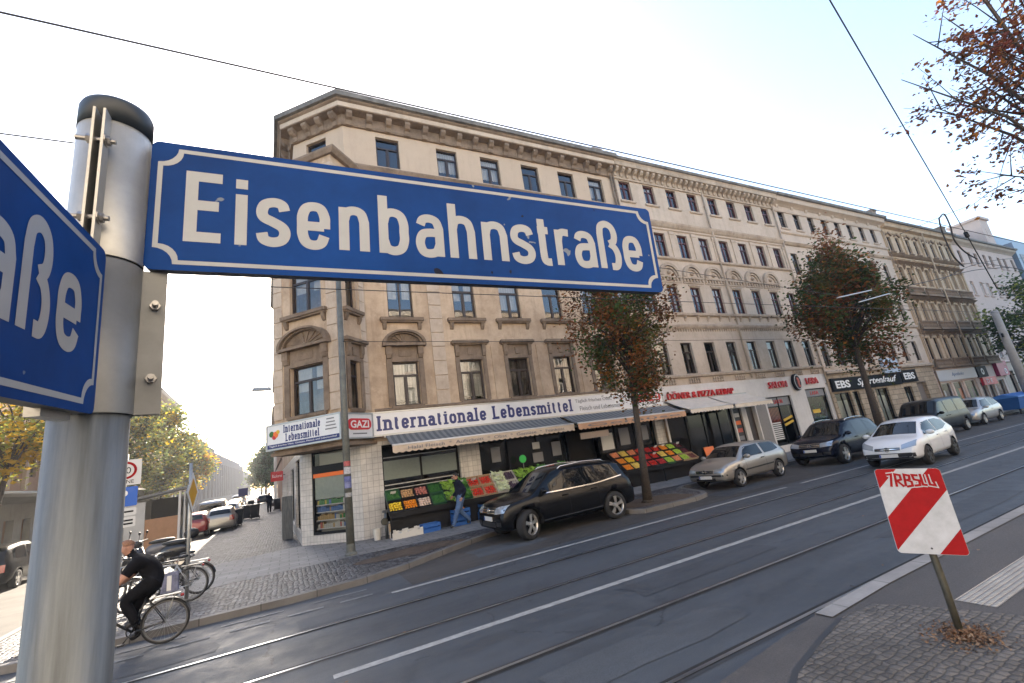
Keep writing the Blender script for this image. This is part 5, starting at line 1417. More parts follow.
def car_boolean(me, sp):
    o = bpy.data.objects.new('tmp', me); COL.objects.link(o)
    cb = MB(); cb.mi = 1
    for xw in (sp['wb']/2+sp['ax'], -sp['wb']/2+sp['ax']):
        for s in (-1, 1):
            y0, y1 = sorted((s*(sp['w']*.62), s*(sp['w']+.3)))
            cb.lathe([(sp['rw']+.055, y0), (sp['rw']+.055, y1)], 28, 'y', (xw, 0, sp['rw']))
    cm = cb.mesh('cut', [sp['paint'], M['well']]); fix_normals(cm)
    c = bpy.data.objects.new('cut', cm); COL.objects.link(c)
    md = o.modifiers.new('b', 'BOOLEAN'); md.operation = 'DIFFERENCE'; md.object = c; md.solver = 'EXACT'
    r = bpy.data.meshes.new_from_object(o.evaluated_get(bpy.context.evaluated_depsgraph_get()))
    bpy.data.objects.remove(o); bpy.data.objects.remove(c)
    r.name = 'body'
    return r
def car(sp, name, label, x, y, yaw, steer=0., lod=0):
    root = thing(name, label, 'car', (x, y, 0), yaw, sp.get('group'))
    me = car_body(sp)
    bvh = BVHTree.FromPolygons([v.co for v in me.vertices], [p.vertices for p in me.polygons])
    body = link('body', car_boolean(me, sp), root)
    W = sp['w']
    def hit(o, d):
        p, n, i, t = bvh.ray_cast(Vector(o), Vector(d).normalized())
        return (p, n) if p is not None else (None, None)
    def skin(name, grid, m, off=.006, parent=body):
        """a thin panel that lies on the body; grid of (origin, direction) rays"""
        mb = MB(); mb.smooth = True; idx = []
        for row in grid:
            r = []
            for o, d in row:
                p, n = hit(o, d)
                if p is None: r.append(None); continue
                if n.dot(Vector(d)) > 0: n = -n
                r.append(mb.V(p+n*off))
            idx.append(r)
        for A, B in zip(idx[:-1], idx[1:]):
            for j in range(len(A)-1):
                q = (A[j], A[j+1], B[j+1], B[j])
                if None not in q: mb.F(q)
        return mb.build(name, m, parent)
    def side(name, top, bot, m, s, off=.006, n=14, k=5, parent=body):
        g = []
        for j in range(k+1):
            t = j/k; row = []
            for i in range(n+1):
                u_ = i/n
                a = poly_at(bot, u_); b = poly_at(top, u_)
                row.append(((a[0]+(b[0]-a[0])*t, s*2.5, a[1]+(b[1]-a[1])*t), (0, -s, 0)))
            g.append(row)
        return skin(name, g, m, off, parent)
    def poly_at(P, u_):
        L_ = [0]
        for a, b in zip(P[:-1], P[1:]): L_.append(L_[-1]+math.hypot(b[0]-a[0], b[1]-a[1]))
        d = u_*L_[-1]
        for i in range(len(P)-1):
            if d <= L_[i+1] or i == len(P)-2:
                t = (d-L_[i])/max(1e-9, L_[i+1]-L_[i]); return (P[i][0]+(P[i+1][0]-P[i][0])*t, P[i][1]+(P[i+1][1]-P[i][1])*t)
    def front(name, y0, y1, zl, zh, m, off=.006, n=8, k=4, d=(-1, 0, 0), parent=body, taper_=None):
        g = []
        for j in range(k+1):
            t = j/k; row = []
            for i in range(n+1):
                u_ = i/n; yy = y0+(y1-y0)*u_
                if taper_: zz0, zz1 = zl+(taper_[0]-zl)*u_, zh+(taper_[1]-zh)*u_
                else: zz0, zz1 = zl, zh
                row.append(((-4*d[0], yy, zz0+(zz1-zz0)*t-4*d[2]), d))
            g.append(row)
        return skin(name, g, m, off, parent)
    for s in (-1, 1):
        for wtop, wbot in sp['side']: side('window', wtop, wbot, M['carglass'], s)
        if not lod:
            if sp.get('chrome'):
                c = sp['chrome']; side('window_trim', [(p[0], p[1]+.028) for p in c], c, M['chrome'], s, .009, 16, 1)
            for xd in sp['seams']: side('door_seam', [(xd[0]+.006, xd[2]), (xd[0]+.014, xd[2])], [(xd[0], xd[1]), (xd[0]+.008, xd[1])], M['well'], s, .003, 1, 6)
            for xd, zd in sp['handles']: 
                p, n_ = hit((xd, s*2.5, zd), (0, -s, 0)); mb = MB(); mb.box(-.09, .09, -.012, .02, -.016, .016); h_ = mb.build('door_handle', sp.get('handle', sp['paint']), body); h_.location = p+Vector((0, s*.012, 0))
        if sp.get('strip'):
            z0, z1, m = sp['strip']; side('side_strip', [(sp['strip_x'][0], z1), (sp['strip_x'][1], z1+.03)], [(sp['strip_x'][0], z0), (sp['strip_x'][1], z0+.03)], m, s, .010, 16, 2)
        y0, y1 = s*sp['head'][0], s*sp['head'][1]
        z0, z1, z2, z3 = sp['head'][2:6]
        front('headlight', y0, y1, z0, z1, M['lamp'], .008, 8, 4, (-1, 0, 0), body, (z2, z3))
        if sp.get('fog'): front('fog_lamp', s*sp['fog'][0], s*sp['fog'][1], sp['fog'][2], sp['fog'][3], M['trim'], .008, 4, 3)
        y0, y1 = s*sp['tail'][0], s*sp['tail'][1]
        front('taillight', y0, y1, sp['tail'][2], sp['tail'][3], M['lampred'], .008, 4, 4, (1, 0, 0))
        mx, mz = sp['mirror']
        p, n_ = hit((mx, s*2.5, mz), (0, -s, 0))
        mb = MB(); mb.ball((0, s*.13, .03), .11, 10, 6, (.75, 1.15, .72)); mb.tube([(0, s*-.02, -.02), (0, s*.08, .0)], .025, 6)
        mi = mb.build('wing_mirror', sp.get('mirror_paint', sp['paint']), body); mi.location = p
        if sp.get('rails'):
            x0, x1, zz = sp['rails']; yy = s*sp['rail_y']
            mb = MB(); mb.tube([(x0, yy, zz-.05), (x0-.1, yy, zz+.015), ((x0+x1)/2, yy, zz+.05), (x1+.15, yy, zz+.01), (x1, yy, zz-.06)], .02, 8); mb.build('roof_rail', M['chrome'], body)
    # windscreen and rear window follow the glass line between roof and bonnet
    xa, za, xb, zb_, ya, yb = sp['screen']
    def screen(name, xa, za, xb, zb_, ya, yb, fwd):
        d = Vector((zb_-za, 0, xa-xb)) if fwd else Vector((-(zb_-za), 0, xb-xa)); d = Vector((-(abs(zb_-za)) if fwd else abs(zb_-za), 0, -abs(xa-xb))).normalized()
        g = []
        for j in range(6):
            t = j/5; row = []
            for i in range(13):
                u_ = -1+2*i/12; yy = (ya+(yb-ya)*t)*u_
                row.append((Vector((xa+(xb-xa)*t, yy, za+(zb_-za)*t))-d*2.2, d))
            g.append(row)
        return skin(name, g, M['carglass'], .006)
    screen('windscreen', xa, za, xb, zb_, ya, yb, True)
    screen('rear_window', *sp['rear'], False)
    g0 = sp['grille']; gr = front('grille', -g0[0], g0[0], g0[1], g0[2], M['trim'], .008, 10, 3)
    if sp.get('grille_bars'):
        for zz in sp['grille_bars']: front('grille_bar', -g0[0]*.98, g0[0]*.98, zz, zz+.022, M['chrome'], .014, 10, 1, parent=gr)
    if sp.get('badge'):
        p, n_ = hit((4, 0, sp['badge']), (-1, 0, 0)); mb = MB(); mb.lathe([(.055, 0), (.075, .0), (.075, .02), (.055, .02)], 16, 'x', (0, 0, 0), True); mb.box(0, .012, -.055, .055, -.01, .01); b_ = mb.build('badge', M['chrome'], gr); b_.location = p+Vector((.012, 0, 0))
    l0 = sp['intake']; front('air_intake', -l0[0], l0[0], l0[1], l0[2], M['trim'], .008, 10, 3)
    if sp.get('bumper'): front('bumper_strip', -W*.9, W*.9, sp['bumper'][0], sp['bumper'][1], M['trim'], .012, 16, 2)
    p, n_ = hit((4, 0, sp['plate']), (-1, 0, 0)); mb = MB(); mb.box(-.006, .012, -.26, .26, -.055, .055); pl = mb.build('number_plate', M['plate'], body); pl.location = p+Vector((.012, 0, 0))
    mb = MB(); mb.box(.0121, .0135, -.255, -.215, -.05, .05); mb.build('plate_band', simple('plate_blue', (.01, .06, .35), .5), pl)
    # wheels
    rw, tw = sp['rw'], sp.get('tw', .2)
    ty = MB(); ty.smooth = True; ty.lathe([(rw*.68, -tw/2), (rw*.9, -tw/2-.005), (rw*.985, -tw/2+.03), (rw, -tw/2+.05), (rw, tw/2-.05), (rw*.985, tw/2-.03), (rw*.9, tw/2+.005), (rw*.68, tw/2)], 32, 'y', cap=False); tym = ty.mesh('tyre', M['tyre'])
    ri = MB(); ri.smooth = True; ri.lathe([(rw*.70, -tw*.48), (rw*.66, -tw*.44), (rw*.62, -tw*.2), (rw*.62, tw*.4), (rw*.7, tw*.48)], 28, 'y', cap=False); ri.smooth = False
    ns = sp.get('spokes', 5)
    for k in range(ns):
        a = 2*PI*k/ns+.3
        for da in ((-.12, .12) if sp.get('twin') else (0,)):
            wdt = .022 if sp.get('twin') else .045*sp.get('spw', 1)
            c, s_ = math.cos(a+da), math.sin(a+da)
            ri.M = Matrix(((c, 0, -s_, 0), (0, 1, 0, 0), (s_, 0, c, 0), (0, 0, 0, 1)))
            ri.box(rw*.12, rw*.655, -tw*.47, -tw*.36, -wdt, wdt)
    ri.M = None; ri.lathe([(0, -tw*.5), (rw*.14, -tw*.49), (rw*.2, -tw*.4), (rw*.2, -tw*.2)], 16, 'y'); rim_m = ri.mesh('rim', sp.get('rim', M['alloy']))
    dk = MB(); dk.lathe([(0, -tw*.18), (rw*.62, -tw*.18)], 20, 'y'); dkm = dk.mesh('disc_backing', M['well'])  # near-black disc behind the spokes, in the wheel well colour
    for fx, ax in ((1, sp['wb']/2+sp['ax']), (-1, -sp['wb']/2+sp['ax'])):
        for s in (-1, 1):
            wz = thing('wheel', None, None); wz.parent = root; wz.location = (ax, s*(W-tw*.55), rw); wz.rotation_euler = (0, 0, (PI if s > 0 else 0)+(steer if fx > 0 else 0))
            link('tyre', tym, wz); link('rim', rim_m, wz); link('dark_disc', dkm, wz)
    return root
def mk(rows, w, ax=0., **k):
    d = dict(rows=rows, w=w, ax=ax); d.update(k); return d
# big off-roader: x, underside, shoulder, top, half width, half width at top
SUV = mk([(-2.38, .42, .80, .85, .70, .60), (-2.33, .36, 1.0, 1.08, .86, .66), (-2.22, .33, 1.05, 1.25, .92, .68), (-1.98, .32, 1.08, 1.56, .955, .70), (-1.60, .31, 1.08, 1.66, .965, .71), (-.6, .30, 1.06, 1.70, .97, .725), (.15, .30, 1.04, 1.69, .97, .72), (.42, .30, 1.03, 1.64, .97, .71), (1.24, .30, 1.02, 1.10, .965, .80), (1.6, .30, .99, 1.055, .955, .78), (1.95, .31, .93, .995, .92, .74), (2.10, .33, .84, .92, .87, .70), (2.18, .36, .74, .82, .81, .62), (2.22, .42, .62, .70, .72, .54)],
    .97, .0, wb=2.9, rw=.385, tw=.26, paint=CM['black'],
    side=[([(1.02, 1.13), (.46, 1.585), (.1, 1.60)], [(1.0, 1.10), (.55, 1.10), (.12, 1.10)]), ([(.06, 1.60), (-.55, 1.60), (-.92, 1.585)], [(.08, 1.10), (-.4, 1.105), (-.92, 1.11)]), ([(-.98, 1.585), (-1.5, 1.56), (-1.72, 1.50)], [(-.98, 1.11), (-1.5, 1.13), (-1.86, 1.20)])],
    chrome=[(1.05, 1.075), (.1, 1.07), (-.9, 1.08), (-1.88, 1.17)], seams=[(1.08, .42, 1.05), (.10, .36, 1.08), (-.92, .45, 1.08)], handles=[(.25, .95), (-.75, .97)],
    strip=(.40, .43, M['chrome']), strip_x=(1.0, -.98), head=(.42, .84, .74, .90, .78, .96), fog=(.5, .76, .45, .56), tail=(.55, .86, .78, 1.02), mirror=(.93, 1.13), rails=(.2, -1.5, 1.70), rail_y=.66,
    screen=(.52, 1.60, 1.18, 1.13, .62, .74), rear=(-1.98, 1.52, -2.2, 1.18, .58, .66), grille=(.42, .74, .90), grille_bars=(.76, .82, .88), badge=.82, intake=(.45, .42, .54), plate=.62, spokes=5, twin=True)
HATCH = mk([(-2.07, .40, .72, .76, .68, .58), (-2.03, .34, .90, .98, .78, .60), (-1.92, .30, .93, 1.10, .83, .62), (-1.70, .28, .94, 1.32, .855, .62), (-1.35, .27, .93, 1.39, .865, .62), (-.5, .26, .92, 1.435, .868, .63), (.12, .26, .91, 1.42, .868, .62), (.4, .26, .90, 1.36, .868, .61), (1.06, .26, .885, .955, .865, .70), (1.5, .26, .85, .90, .85, .69), (1.85, .27, .76, .82, .81, .64), (2.0, .30, .66, .72, .75, .56), (2.07, .36, .56, .62, .66, .5)],
    .868, .0, wb=2.51, rw=.31, tw=.19, paint=CM['silver'],
    side=[([(.82, .98), (.42, 1.305), (-.38, 1.345)], [(.84, .95), (.3, .955), (-.42, .965)]), ([(-.50, 1.345), (-1.2, 1.315), (-1.46, 1.26)], [(-.54, .968), (-1.1, .985), (-1.56, 1.04)])],
    seams=[(.78, .36, .93), (-.48, .34, .95)], handles=[(-.28, .84)], strip=(.52, .57, M['trim']), strip_x=(.9, -.92), handle=M['trim'], head=(.40, .74, .57, .70, .60, .72), tail=(.5, .76, .66, .92), mirror=(.74, .97),
    screen=(.42, 1.34, .98, .99, .53, .64), rear=(-1.70, 1.28, -1.93, 1.0, .5, .56), grille=(.36, .58, .67), grille_bars=(.62,), badge=.63, intake=(.4, .33, .42), bumper=(.46, .52), plate=.44, spokes=5)
SMALL = mk([(-1.98, .38, .74, .78, .66, .56), (-1.94, .32, .95, 1.02, .77, .58), (-1.84, .30, 1.0, 1.16, .82, .60), (-1.62, .28, 1.0, 1.38, .855, .61), (-1.2, .27, .98, 1.46, .868, .62), (-.4, .26, .95, 1.49, .87, .625), (.15, .26, .93, 1.46, .87, .62), (.4, .26, .92, 1.40, .87, .61), (1.22, .26, .90, .965, .865, .68), (1.55, .26, .86, .91, .85, .67), (1.82, .27, .74, .80, .80, .62), (1.95, .30, .62, .69, .74, .55), (2.02, .36, .54, .6, .66, .5)],
    .87, .0, wb=2.51, rw=.31, tw=.2, paint=CM['white'],
    side=[([(.98, .99), (.44, 1.33), (-.12, 1.38)], [(1.0, .96), (.4, .965), (-.16, .98)]), ([(-.2, 1.38), (-.8, 1.375), (-1.3, 1.28)], [(-.22, .98), (-.8, 1.0), (-1.42, 1.12)])],
    seams=[(.92, .34, .95), (-.18, .32, .97), (-1.0, .42, 1.0)], handles=[(-.02, .86), (-.82, .89)], head=(.40, .76, .60, .74, .68, .86), fog=(.5, .72, .36, .48), tail=(.5, .76, .7, 1.0), mirror=(.84, .99),
    screen=(.44, 1.38, 1.12, 1.0, .53, .64), rear=(-1.62, 1.34, -1.84, 1.08, .5, .56), grille=(.36, .58, .66), grille_bars=(.61,), badge=.62, intake=(.64, .31, .49), plate=.41, spokes=5, rim=M['trim'])
VAN = mk([(-2.42, .40, 1.0, 1.1, .86, .74), (-2.38, .34, 1.10, 1.75, .92, .78), (-2.25, .30, 1.12, 1.90, .945, .80), (-1.2, .28, 1.12, 1.94, .952, .81), (.6, .28, 1.10, 1.93, .952, .80), (1.05, .28, 1.09, 1.86, .952, .79), (1.78, .28, 1.07, 1.16, .94, .78), (2.15, .29, .95, 1.03, .90, .74), (2.36, .33, .78, .86, .83, .66), (2.44, .4, .6, .68, .74, .58)],
    .952, .0, wb=3.0, rw=.33, tw=.21, paint=CM['van'],
    side=[([(1.55, 1.2), (1.08, 1.74), (.55, 1.78)], [(1.56, 1.14), (1.0, 1.15), (.5, 1.16)]), ([(.4, 1.78), (-.3, 1.79), (-.8, 1.79)], [(.38, 1.16), (-.3, 1.17), (-.8, 1.17)]), ([(-.95, 1.79), (-1.6, 1.78), (-2.1, 1.74)], [(-.95, 1.17), (-1.6, 1.17), (-2.12, 1.18)])],
    seams=[(1.4, .4, 1.12), (.45, .36, 1.14), (-.88, .36, 1.15)], handles=[(.65, 1.0), (.25, 1.0)], head=(.5, .82, .74, .94, .78, .98), tail=(.72, .88, .9, 1.3), mirror=(1.45, 1.16),
    screen=(1.1, 1.82, 1.68, 1.2, .7, .76), rear=(-2.32, 1.75, -2.4, 1.25, .66, .72), grille=(.44, .74, .88), grille_bars=(.78, .84), badge=.8, intake=(.6, .42, .55), plate=.58, spokes=7)
MPV = dict(HATCH); MPV['rows'] = [(a, b, c*1.04, d*1.12 if d > 1 else d*1.04, e*1.03, f*1.03) for a, b, c, d, e, f in HATCH['rows']]
MPV.update(w=.895, paint=CM['pale'], bumper=None, strip=None, rw=.32)
for k_ in ('side',): MPV[k_] = [([(p[0], p[1]*1.10) for p in a], [(p[0], p[1]*1.05) for p in b]) for a, b in HATCH[k_]]
MPV['screen'] = (.42, 1.48, .98, 1.04, .55, .66); MPV['rear'] = (-1.70, 1.42, -1.93, 1.08, .5, .56); MPV['handle'] = CM['pale']
PK = 'cars parked on the far side of the main street'
SUV['group'] = HATCH['group'] = PK
for k_, v_ in enumerate(SUV['rows']):
    if v_[0] < -2: SUV['rows'][k_] = (v_[0]+.06,)+v_[1:]
car(SUV, 'parked_car', 'glossy black off-roader with chrome window line in front of the fruit stands, wheels turned', 7.14, 12.12, PI, .42)
HATCH['group'] = PK
car(HATCH, 'parked_car', 'grey silver three-door hatchback with black bumper strip in front of the kebab shop', 15.5, 12.2, PI+.07)
S2 = dict(SUV); S2['paint'] = CM['navy']; S2['chrome'] = None; S2['twin'] = False; S2['strip'] = None
car(S2, 'parked_car', 'dark navy off-roader parked in front of the salon windows', 21.6, 11.8, PI+.04)
SMALL['group'] = None
car(SMALL, 'driving_car', 'small white five-door hatchback driving along the tram tracks behind the marker board', 20.1, 8.55, PI+.08)
VAN['group'] = PK; MPV['group'] = PK
car(VAN, 'parked_van', 'dark grey passenger van with tinted windows parked beyond the second tree', 32.2, 12.3, PI+.02)
car(MPV, 'parked_car', 'pale silver compact parked behind the dark van, beside the blue container', 38.6, 12.65, PI)
# ------------------------------------------------------------------ the grocery: glass, signs, awnings, produce
FG = Facade(H1, -2.3, 0, 0)
FG.T = Matrix.Translation((-2.3, 0, 0))
w = framed(FG, GRO[0], H1, 'shop_window', 0, (4.5,), .16, 'shopglass')
mb = FG.mb(); mb.box(3.12, 5.93, .25, .26, 1.95, 2.62); mb.build('frosted_film', M['film'], w)
for z in (1.6, 1.75, 2.72): 
    mb = FG.mb(); mb.box(3.12, 5.93, .155, .2, z, z+.035); mb.build('rail', M['zinc'], w)
w = framed(FG, GRO[1], H1, 'shop_window', 0, (8.2, 9.6), .16, 'shopglass')
for x0, z0, a, b in ((9.3, 1.75, .5, .4), (9.35, 2.3, .35, .28), (7.4, 2.0, .4, .6), (10.3, 1.9, .45, .6)):
    mb = FG.mb(); mb.box(x0, x0+a, .14, .15, z0, z0+b); mb.build('poster', M['board'] if z0 < 2.1 else M['paper'], w)
w = framed(FG, GRO[3], H1, 'shop_window', 0, (13.9, 15.1), .16, 'shopglass')
for x0, z0, a, b in ((13.0, 1.8, .7, .75), (14.1, 1.9, .6, .8), (15.4, 2.0, .5, .7)):
    mb = FG.mb(); mb.box(x0, x0+a, .14, .15, z0, z0+b); mb.build('poster', M['board'] if x0 > 13.5 else M['paper'], w)
mb = FG.mb(); mb.box(11.05, 12.65, .55, .6, .12, 3.0); mb.build('door', M['room'], H1)  # near-black panel stands for the shaded depth of the entrance
mb = FG.mb(); mb.box(11.0, 12.5, -1.15, -1.12, 2.42, 2.68); mb.build('hanging_board', simple('faded_board', (.30, .24, .2), .7), H1)
M['lightbox'] = simple('white_light_box', (.66, .66, .66), .3, var=.05, scale=2, coat=.3)
M['alu'] = simple('aluminium_frame', (.40, .40, .39), .35, .7, var=.1)
M['blue_letter'] = simple('dark_blue_letter', (.014, .022, .13), .4)
M['grey_letter'] = simple('grey_letter', (.17, .17, .18), .5)
M['gazi_red'] = simple('red_oval', (.50, .015, .02), .4)
def lightbox(name, label, T, w, h, d, cells=()):
    """box sign: aluminium frame, white face; T puts its lower left front corner, x right, -y out"""
    s = thing(name, label, 'sign', (0, 0, 0)); s.matrix_world = T
    mb = MB(); mb.box(0, w, 0, d, 0, .05); mb.box(0, w, 0, d, h-.05, h); mb.box(0, .05, .001, d-.001, .05, h-.05); mb.box(w-.05, w, .001, d-.001, .05, h-.05)
    for c in cells: mb.box(c-.02, c+.02, .002, d, .05, h-.05)
    mb.build('frame', M['alu'], s)
    mb = MB(); mb.box(.05, w-.05, .02, d-.01, .05, h-.05); mb.build('face', M['lightbox'], s)
    return s
def letters(parent, txt, x0, x1, z0, cap, t, y, mat, space=.5, gap=.16):
    """slab lettering set between x0 and x1"""
    wid = {'I': .42, 'n': .62, 't': .46, 'e': .60, 'r': .48, 'a': .60, 'i': .32, 'o': .62, 'l': .32, 'L': .60, 'b': .64, 's': .54, 'm': .98}
    tot = sum(space if c == ' ' else wid[c]+gap for c in txt)-gap
    k = (x1-x0)/tot; x = x0; mb = MB(); i = 0
    for c in txt:
        if c == ' ': x += space*k; continue
        lift = (i % 2)*.0012
        glyph(mb, c, x, x+wid[c]*k, z0, cap, t, lambda p, l, q=lift: (p[0], y-l*25-q, p[1]), True); x += (wid[c]+gap)*k; i += 1
    return mb.build('lettering', mat, parent)
YB = 16.62
s = lightbox('shop_sign', 'long white sign band with big dark blue slab letters over the striped awning', Matrix.Translation((2.52, YB, 3.5)), 12.5, .88, .36)
letters(s, 'Internationale Lebensmittel', .34, 8.85, .19, .54, .102, .018, M['blue_letter'])
put_text(I4, s, 'Täglich frisches Obst, Gemüse,', 10.55, .60, 3.0, .20, M['grey_letter'], y=.016, ext=.003)
put_text(I4, s, 'Fleisch und Lebensmittel', 10.5, .28, 2.5, .20, M['grey_letter'], y=.016, ext=.003)
def gazi(s, w, h):
    mb = MB(); mb.prism(rounded(w*.08, w*.92, h*.34, h*.78, h*.2, 6), 1, .006, .019); mb.build('oval', M['gazi_red'], s)
    put_text(I4, s, 'GAZI', w*.5, h*.56, w*.66, h*.29, M['white_letter'], y=.002, ext=.003, off=.02)
    mb = MB(); mb.box(w*.25, w*.75, .014, .019, h*.17, h*.22); mb.build('underline', M['grey_letter'], s)
s = lightbox('shop_sign', 'short white box sign with a red oval at the right end of the long band', Matrix.Translation((15.04, YB, 3.5)), 1.85, .88, .36); gazi(s, 1.85, .88)
# box signs wrapped round the bay: chamfer front and its right flank
p2w = Vector((1.62, 15.82, 0)); d1 = Vector((q, -q, 0)); o1 = p2w-d1*(BW+.1)+Vector((-q, -q, 0))*.28
s = lightbox('shop_sign', 'white box sign in two lines on the chamfered corner with a small fruit picture', Matrix.Translation((o1.x, o1.y, 3.47)) @ Matrix.Rotation(-PI/4, 4, 'Z'), 3.12, .88, .24)
letters(s, 'Internationale', .75, 2.3, .54, .26, .042, .016, M['blue_letter'])
letters(s, 'Lebensmittel', .85, 2.25, .24, .26, .042, .016, M['blue_letter'])
mb = MB(); mb.box(.07, 3.05, .008, .019, .06, .2); bb = mb.build('blue_band', M['blue_letter'], s)
put_text(I4, s, 'Täglich frisches Obst, Gemüse, Fleisch und Lebensmittel', 1.55, .13, 2.8, .075, M['white_letter'], y=.003, ext=.002)
for c, x, z, r_ in (('green', .25, .55, .1), ('orange', .42, .52, .11), ('gazi_red', .36, .44, .08), ('yellow', .52, .6, .07)):
    mb = MB(); mb.lathe([(0, 0), (r_, .002), (r_, .02)], 14, 'y', (x, 0, z)); mb.build('fruit_picture', M[c], s)
for k in range(4):
    mb = MB(); mb.box(2.5+.02*k, 2.95-.03*k, .012, .019, .38+.11*k, .42+.11*k); mb.build('small_print', M['grey_letter'], s)
d2 = Vector((q, q, 0)); o2 = p2w+d1*.02
s = lightbox('shop_sign', 'square white box sign with a red oval beside the lamp mast', Matrix.Translation((o2.x+.1, o2.y-.02, 3.47)) @ Matrix.Rotation(PI/4-.12, 4, 'Z'), 1.30, .88, .2); gazi(s, 1.3, .88)
# awnings
def striped(name, c1, c2, sc):
    m, t, N, L, P = nmat(name); tc = N.new('ShaderNodeTexCoord'); sp = N.new('ShaderNodeSeparateXYZ'); L.new(tc.outputs['Object'], sp.inputs[0])
    mu = N.new('ShaderNodeMath'); mu.operation = 'MULTIPLY'; mu.inputs[1].default_value = sc; L.new(sp.outputs[0], mu.inputs[0])
    fr_ = N.new('ShaderNodeMath'); fr_.operation = 'FRACT'; L.new(mu.outputs[0], fr_.inputs[0])
    gt = N.new('ShaderNodeMath'); gt.operation = 'GREATER_THAN'; gt.inputs[1].default_value = .5; L.new(fr_.outputs[0], gt.inputs[0])
    mx = N.new('ShaderNodeMix'); mx.data_type = 'RGBA'; mx.inputs[6].default_value = rgba(c1); mx.inputs[7].default_value = rgba(c2)
    L.new(gt.outputs[0], mx.inputs[0]); L.new(mx.outputs[2], P.inputs['Base Color']); P.inputs['Roughness'].default_value = .85
    return m
M['aw1'] = striped('striped_awning_cloth', (.10, .108, .11), (.18, .185, .185), 4.5)
M['valance'] = simple('cream_valance', (.52, .42, .32), .85, var=.12, scale=2)
M['valance2'] = simple('orange_valance', (.52, .31, .19), .85, var=.15, scale=1.5)
def awning(label, x0, x1, yb, zb, yf, zf, drop, cloth, val, text=None, txts=None):
    a = thing('awning', label, 'awning', ((x0+x1)/2, 17, 0)); T = Matrix.Translation((-(x0+x1)/2, -17, 0))
    mb = MB(T); n = int((x1-x0)/.35); m = 6; idx = []
    for j in range(m+1):
        t = j/m; idx.append([mb.V((x0+(x1-x0)*i/n, yb+(yf-yb)*t, zb+(zf-zb)*t-.05*math.sin(PI*t)-.008*math.sin(i*2.1)*t)) for i in range(n+1)])
    for j in range(m):
        for i in range(n): mb.F((idx[j][i], idx[j][i+1], idx[j+1][i+1], idx[j+1][i]))
    mb.build('cloth', cloth, a)
    mb = MB(T); mb.tube([(x0, yf, zf), (x1, yf, zf)], .035, 8); mb.build('front_bar', M['frame_white'], a)
    mb = MB(T); n = int((x1-x0)/.05); A = []; B = []
    for i in range(n+1):
        x = x0+(x1-x0)*i/n; s_ = abs(math.sin(PI*(x-x0)/.22)); yy = yf-.03-.012*math.sin(x*7)
        A.append(mb.V((x, yf-.02, zf-.01))); B.append(mb.V((x, yy, zf-drop+.05-.05*s_)))
    for i in range(n): mb.F((A[i], A[i+1], B[i+1], B[i]))
    v = mb.build('valance', val, a)
    if text: put_text(T, v, text, (x0+x1)/2, zf-drop*.48, (x1-x0)*.86, drop*.42, M['grey_letter'], y=yf-.062, ext=.003)
    for x in (x0+.25, x1-.25):
        mb = MB(T); mb.tube([(x, 16.9, zb-.15), (x+.35, (yb+yf)/2+.1, zf-.12), (x, yf, zf)], .025, 6); mb.build('folding_arm', M['zinc'], a)
    mb = MB(T); mb.box(x0-.05, x1+.05, yb, yb+.14, zb-.06, zb+.06); mb.build('cassette', M['alu'], a)
    return a
awning('long striped awning with a lettered cream valance over the left fruit stands', 3.15, 10.55, 16.6, 3.5, 15.55, 3.08, .28, M['aw1'], M['valance'], 'Halal Fleisch  *  Aufschnitt  *  Obst  *  Gemüse  *  Feinkost')
awning('striped awning with an orange valance over the right fruit stands', 10.75, 17.0, 16.6, 3.5, 15.55, 3.08, .28, M['aw1'], M['valance2'], 'Gemüse')
awning('plain cream awning of the kebab shop, left half', 17.3, 20.4, 16.9, 3.72, 15.5, 3.12, .22, M['aw_white'], M['aw_white'])
awning('plain cream awning of the kebab shop, right half beside the white wall', 20.55, 23.6, 16.9, 3.72, 15.5, 3.12, .22, M['aw_white'], M['aw_white'])
# produce
PC_ = dict(lemon=(.62, .42, .02), orange=(.66, .20, .01), potato=(.40, .24, .11), onion=(.38, .14, .11), garlic=(.55, .42, .34), cucumber=(.03, .11, .02), lettuce=(.20, .34, .05), tomato=(.48, .025, .012), leek=(.42, .46, .30), aubergine=(.05, .03, .05), greens=(.06, .17, .025), pepper=(.5, .04, .015), apple=(.34, .02, .02), lime=(.30, .44, .05), grape=(.13, .02, .03), banana=(.60, .45, .10), peach=(.58, .22, .10))
PM = {k: simple('produce_'+k, tuple(min(.8, x*1.3) for x in v), .5, var=.3, scale=14) for k, v in PC_.items()}
M['crate_green'] = simple('green_plastic_crate', (.03, .10, .05), .5); M['crate_black'] = simple('black_plastic_crate', (.02, .02, .022), .5); M['crate_wood'] = simple('thin_wood_crate', (.42, .30, .18), .8, var=.15); M['crate_white'] = simple('white_carton', (.55, .53, .48), .8)
M['crate_blue'] = simple('blue_plastic_crate', (.02, .10, .33), .5, var=.1)
def crate_mesh(w, d, h, m, slots=True):
    mb = MB(); t = .012
    mb.box(-w/2, w/2, -d/2, d/2, 0, .012)
    for z0, z1 in ((.012, h*.45), (h*.62, h)) if slots else ((.012, h),):
        mb.box(-w/2, w/2, -d/2, -d/2+t, z0, z1); mb.box(-w/2, w/2, d/2-t, d/2, z0, z1); mb.box(-w/2, -w/2+t, -d/2+t, d/2-t, z0, z1); mb.box(w/2-t, w/2, -d/2+t, d/2-t, z0, z1)
    for x in (-w/2, w/2-.03):
        for y in (-d/2, d/2-.03): mb.box(x+.001, x+.029, y+.001, y+.029, .012, h+.004)
    return mb.mesh('crate', m)
CRM = {k: crate_mesh(.485, .46, .13, M['crate_'+k]) for k in ('green', 'black', 'wood', 'white')}
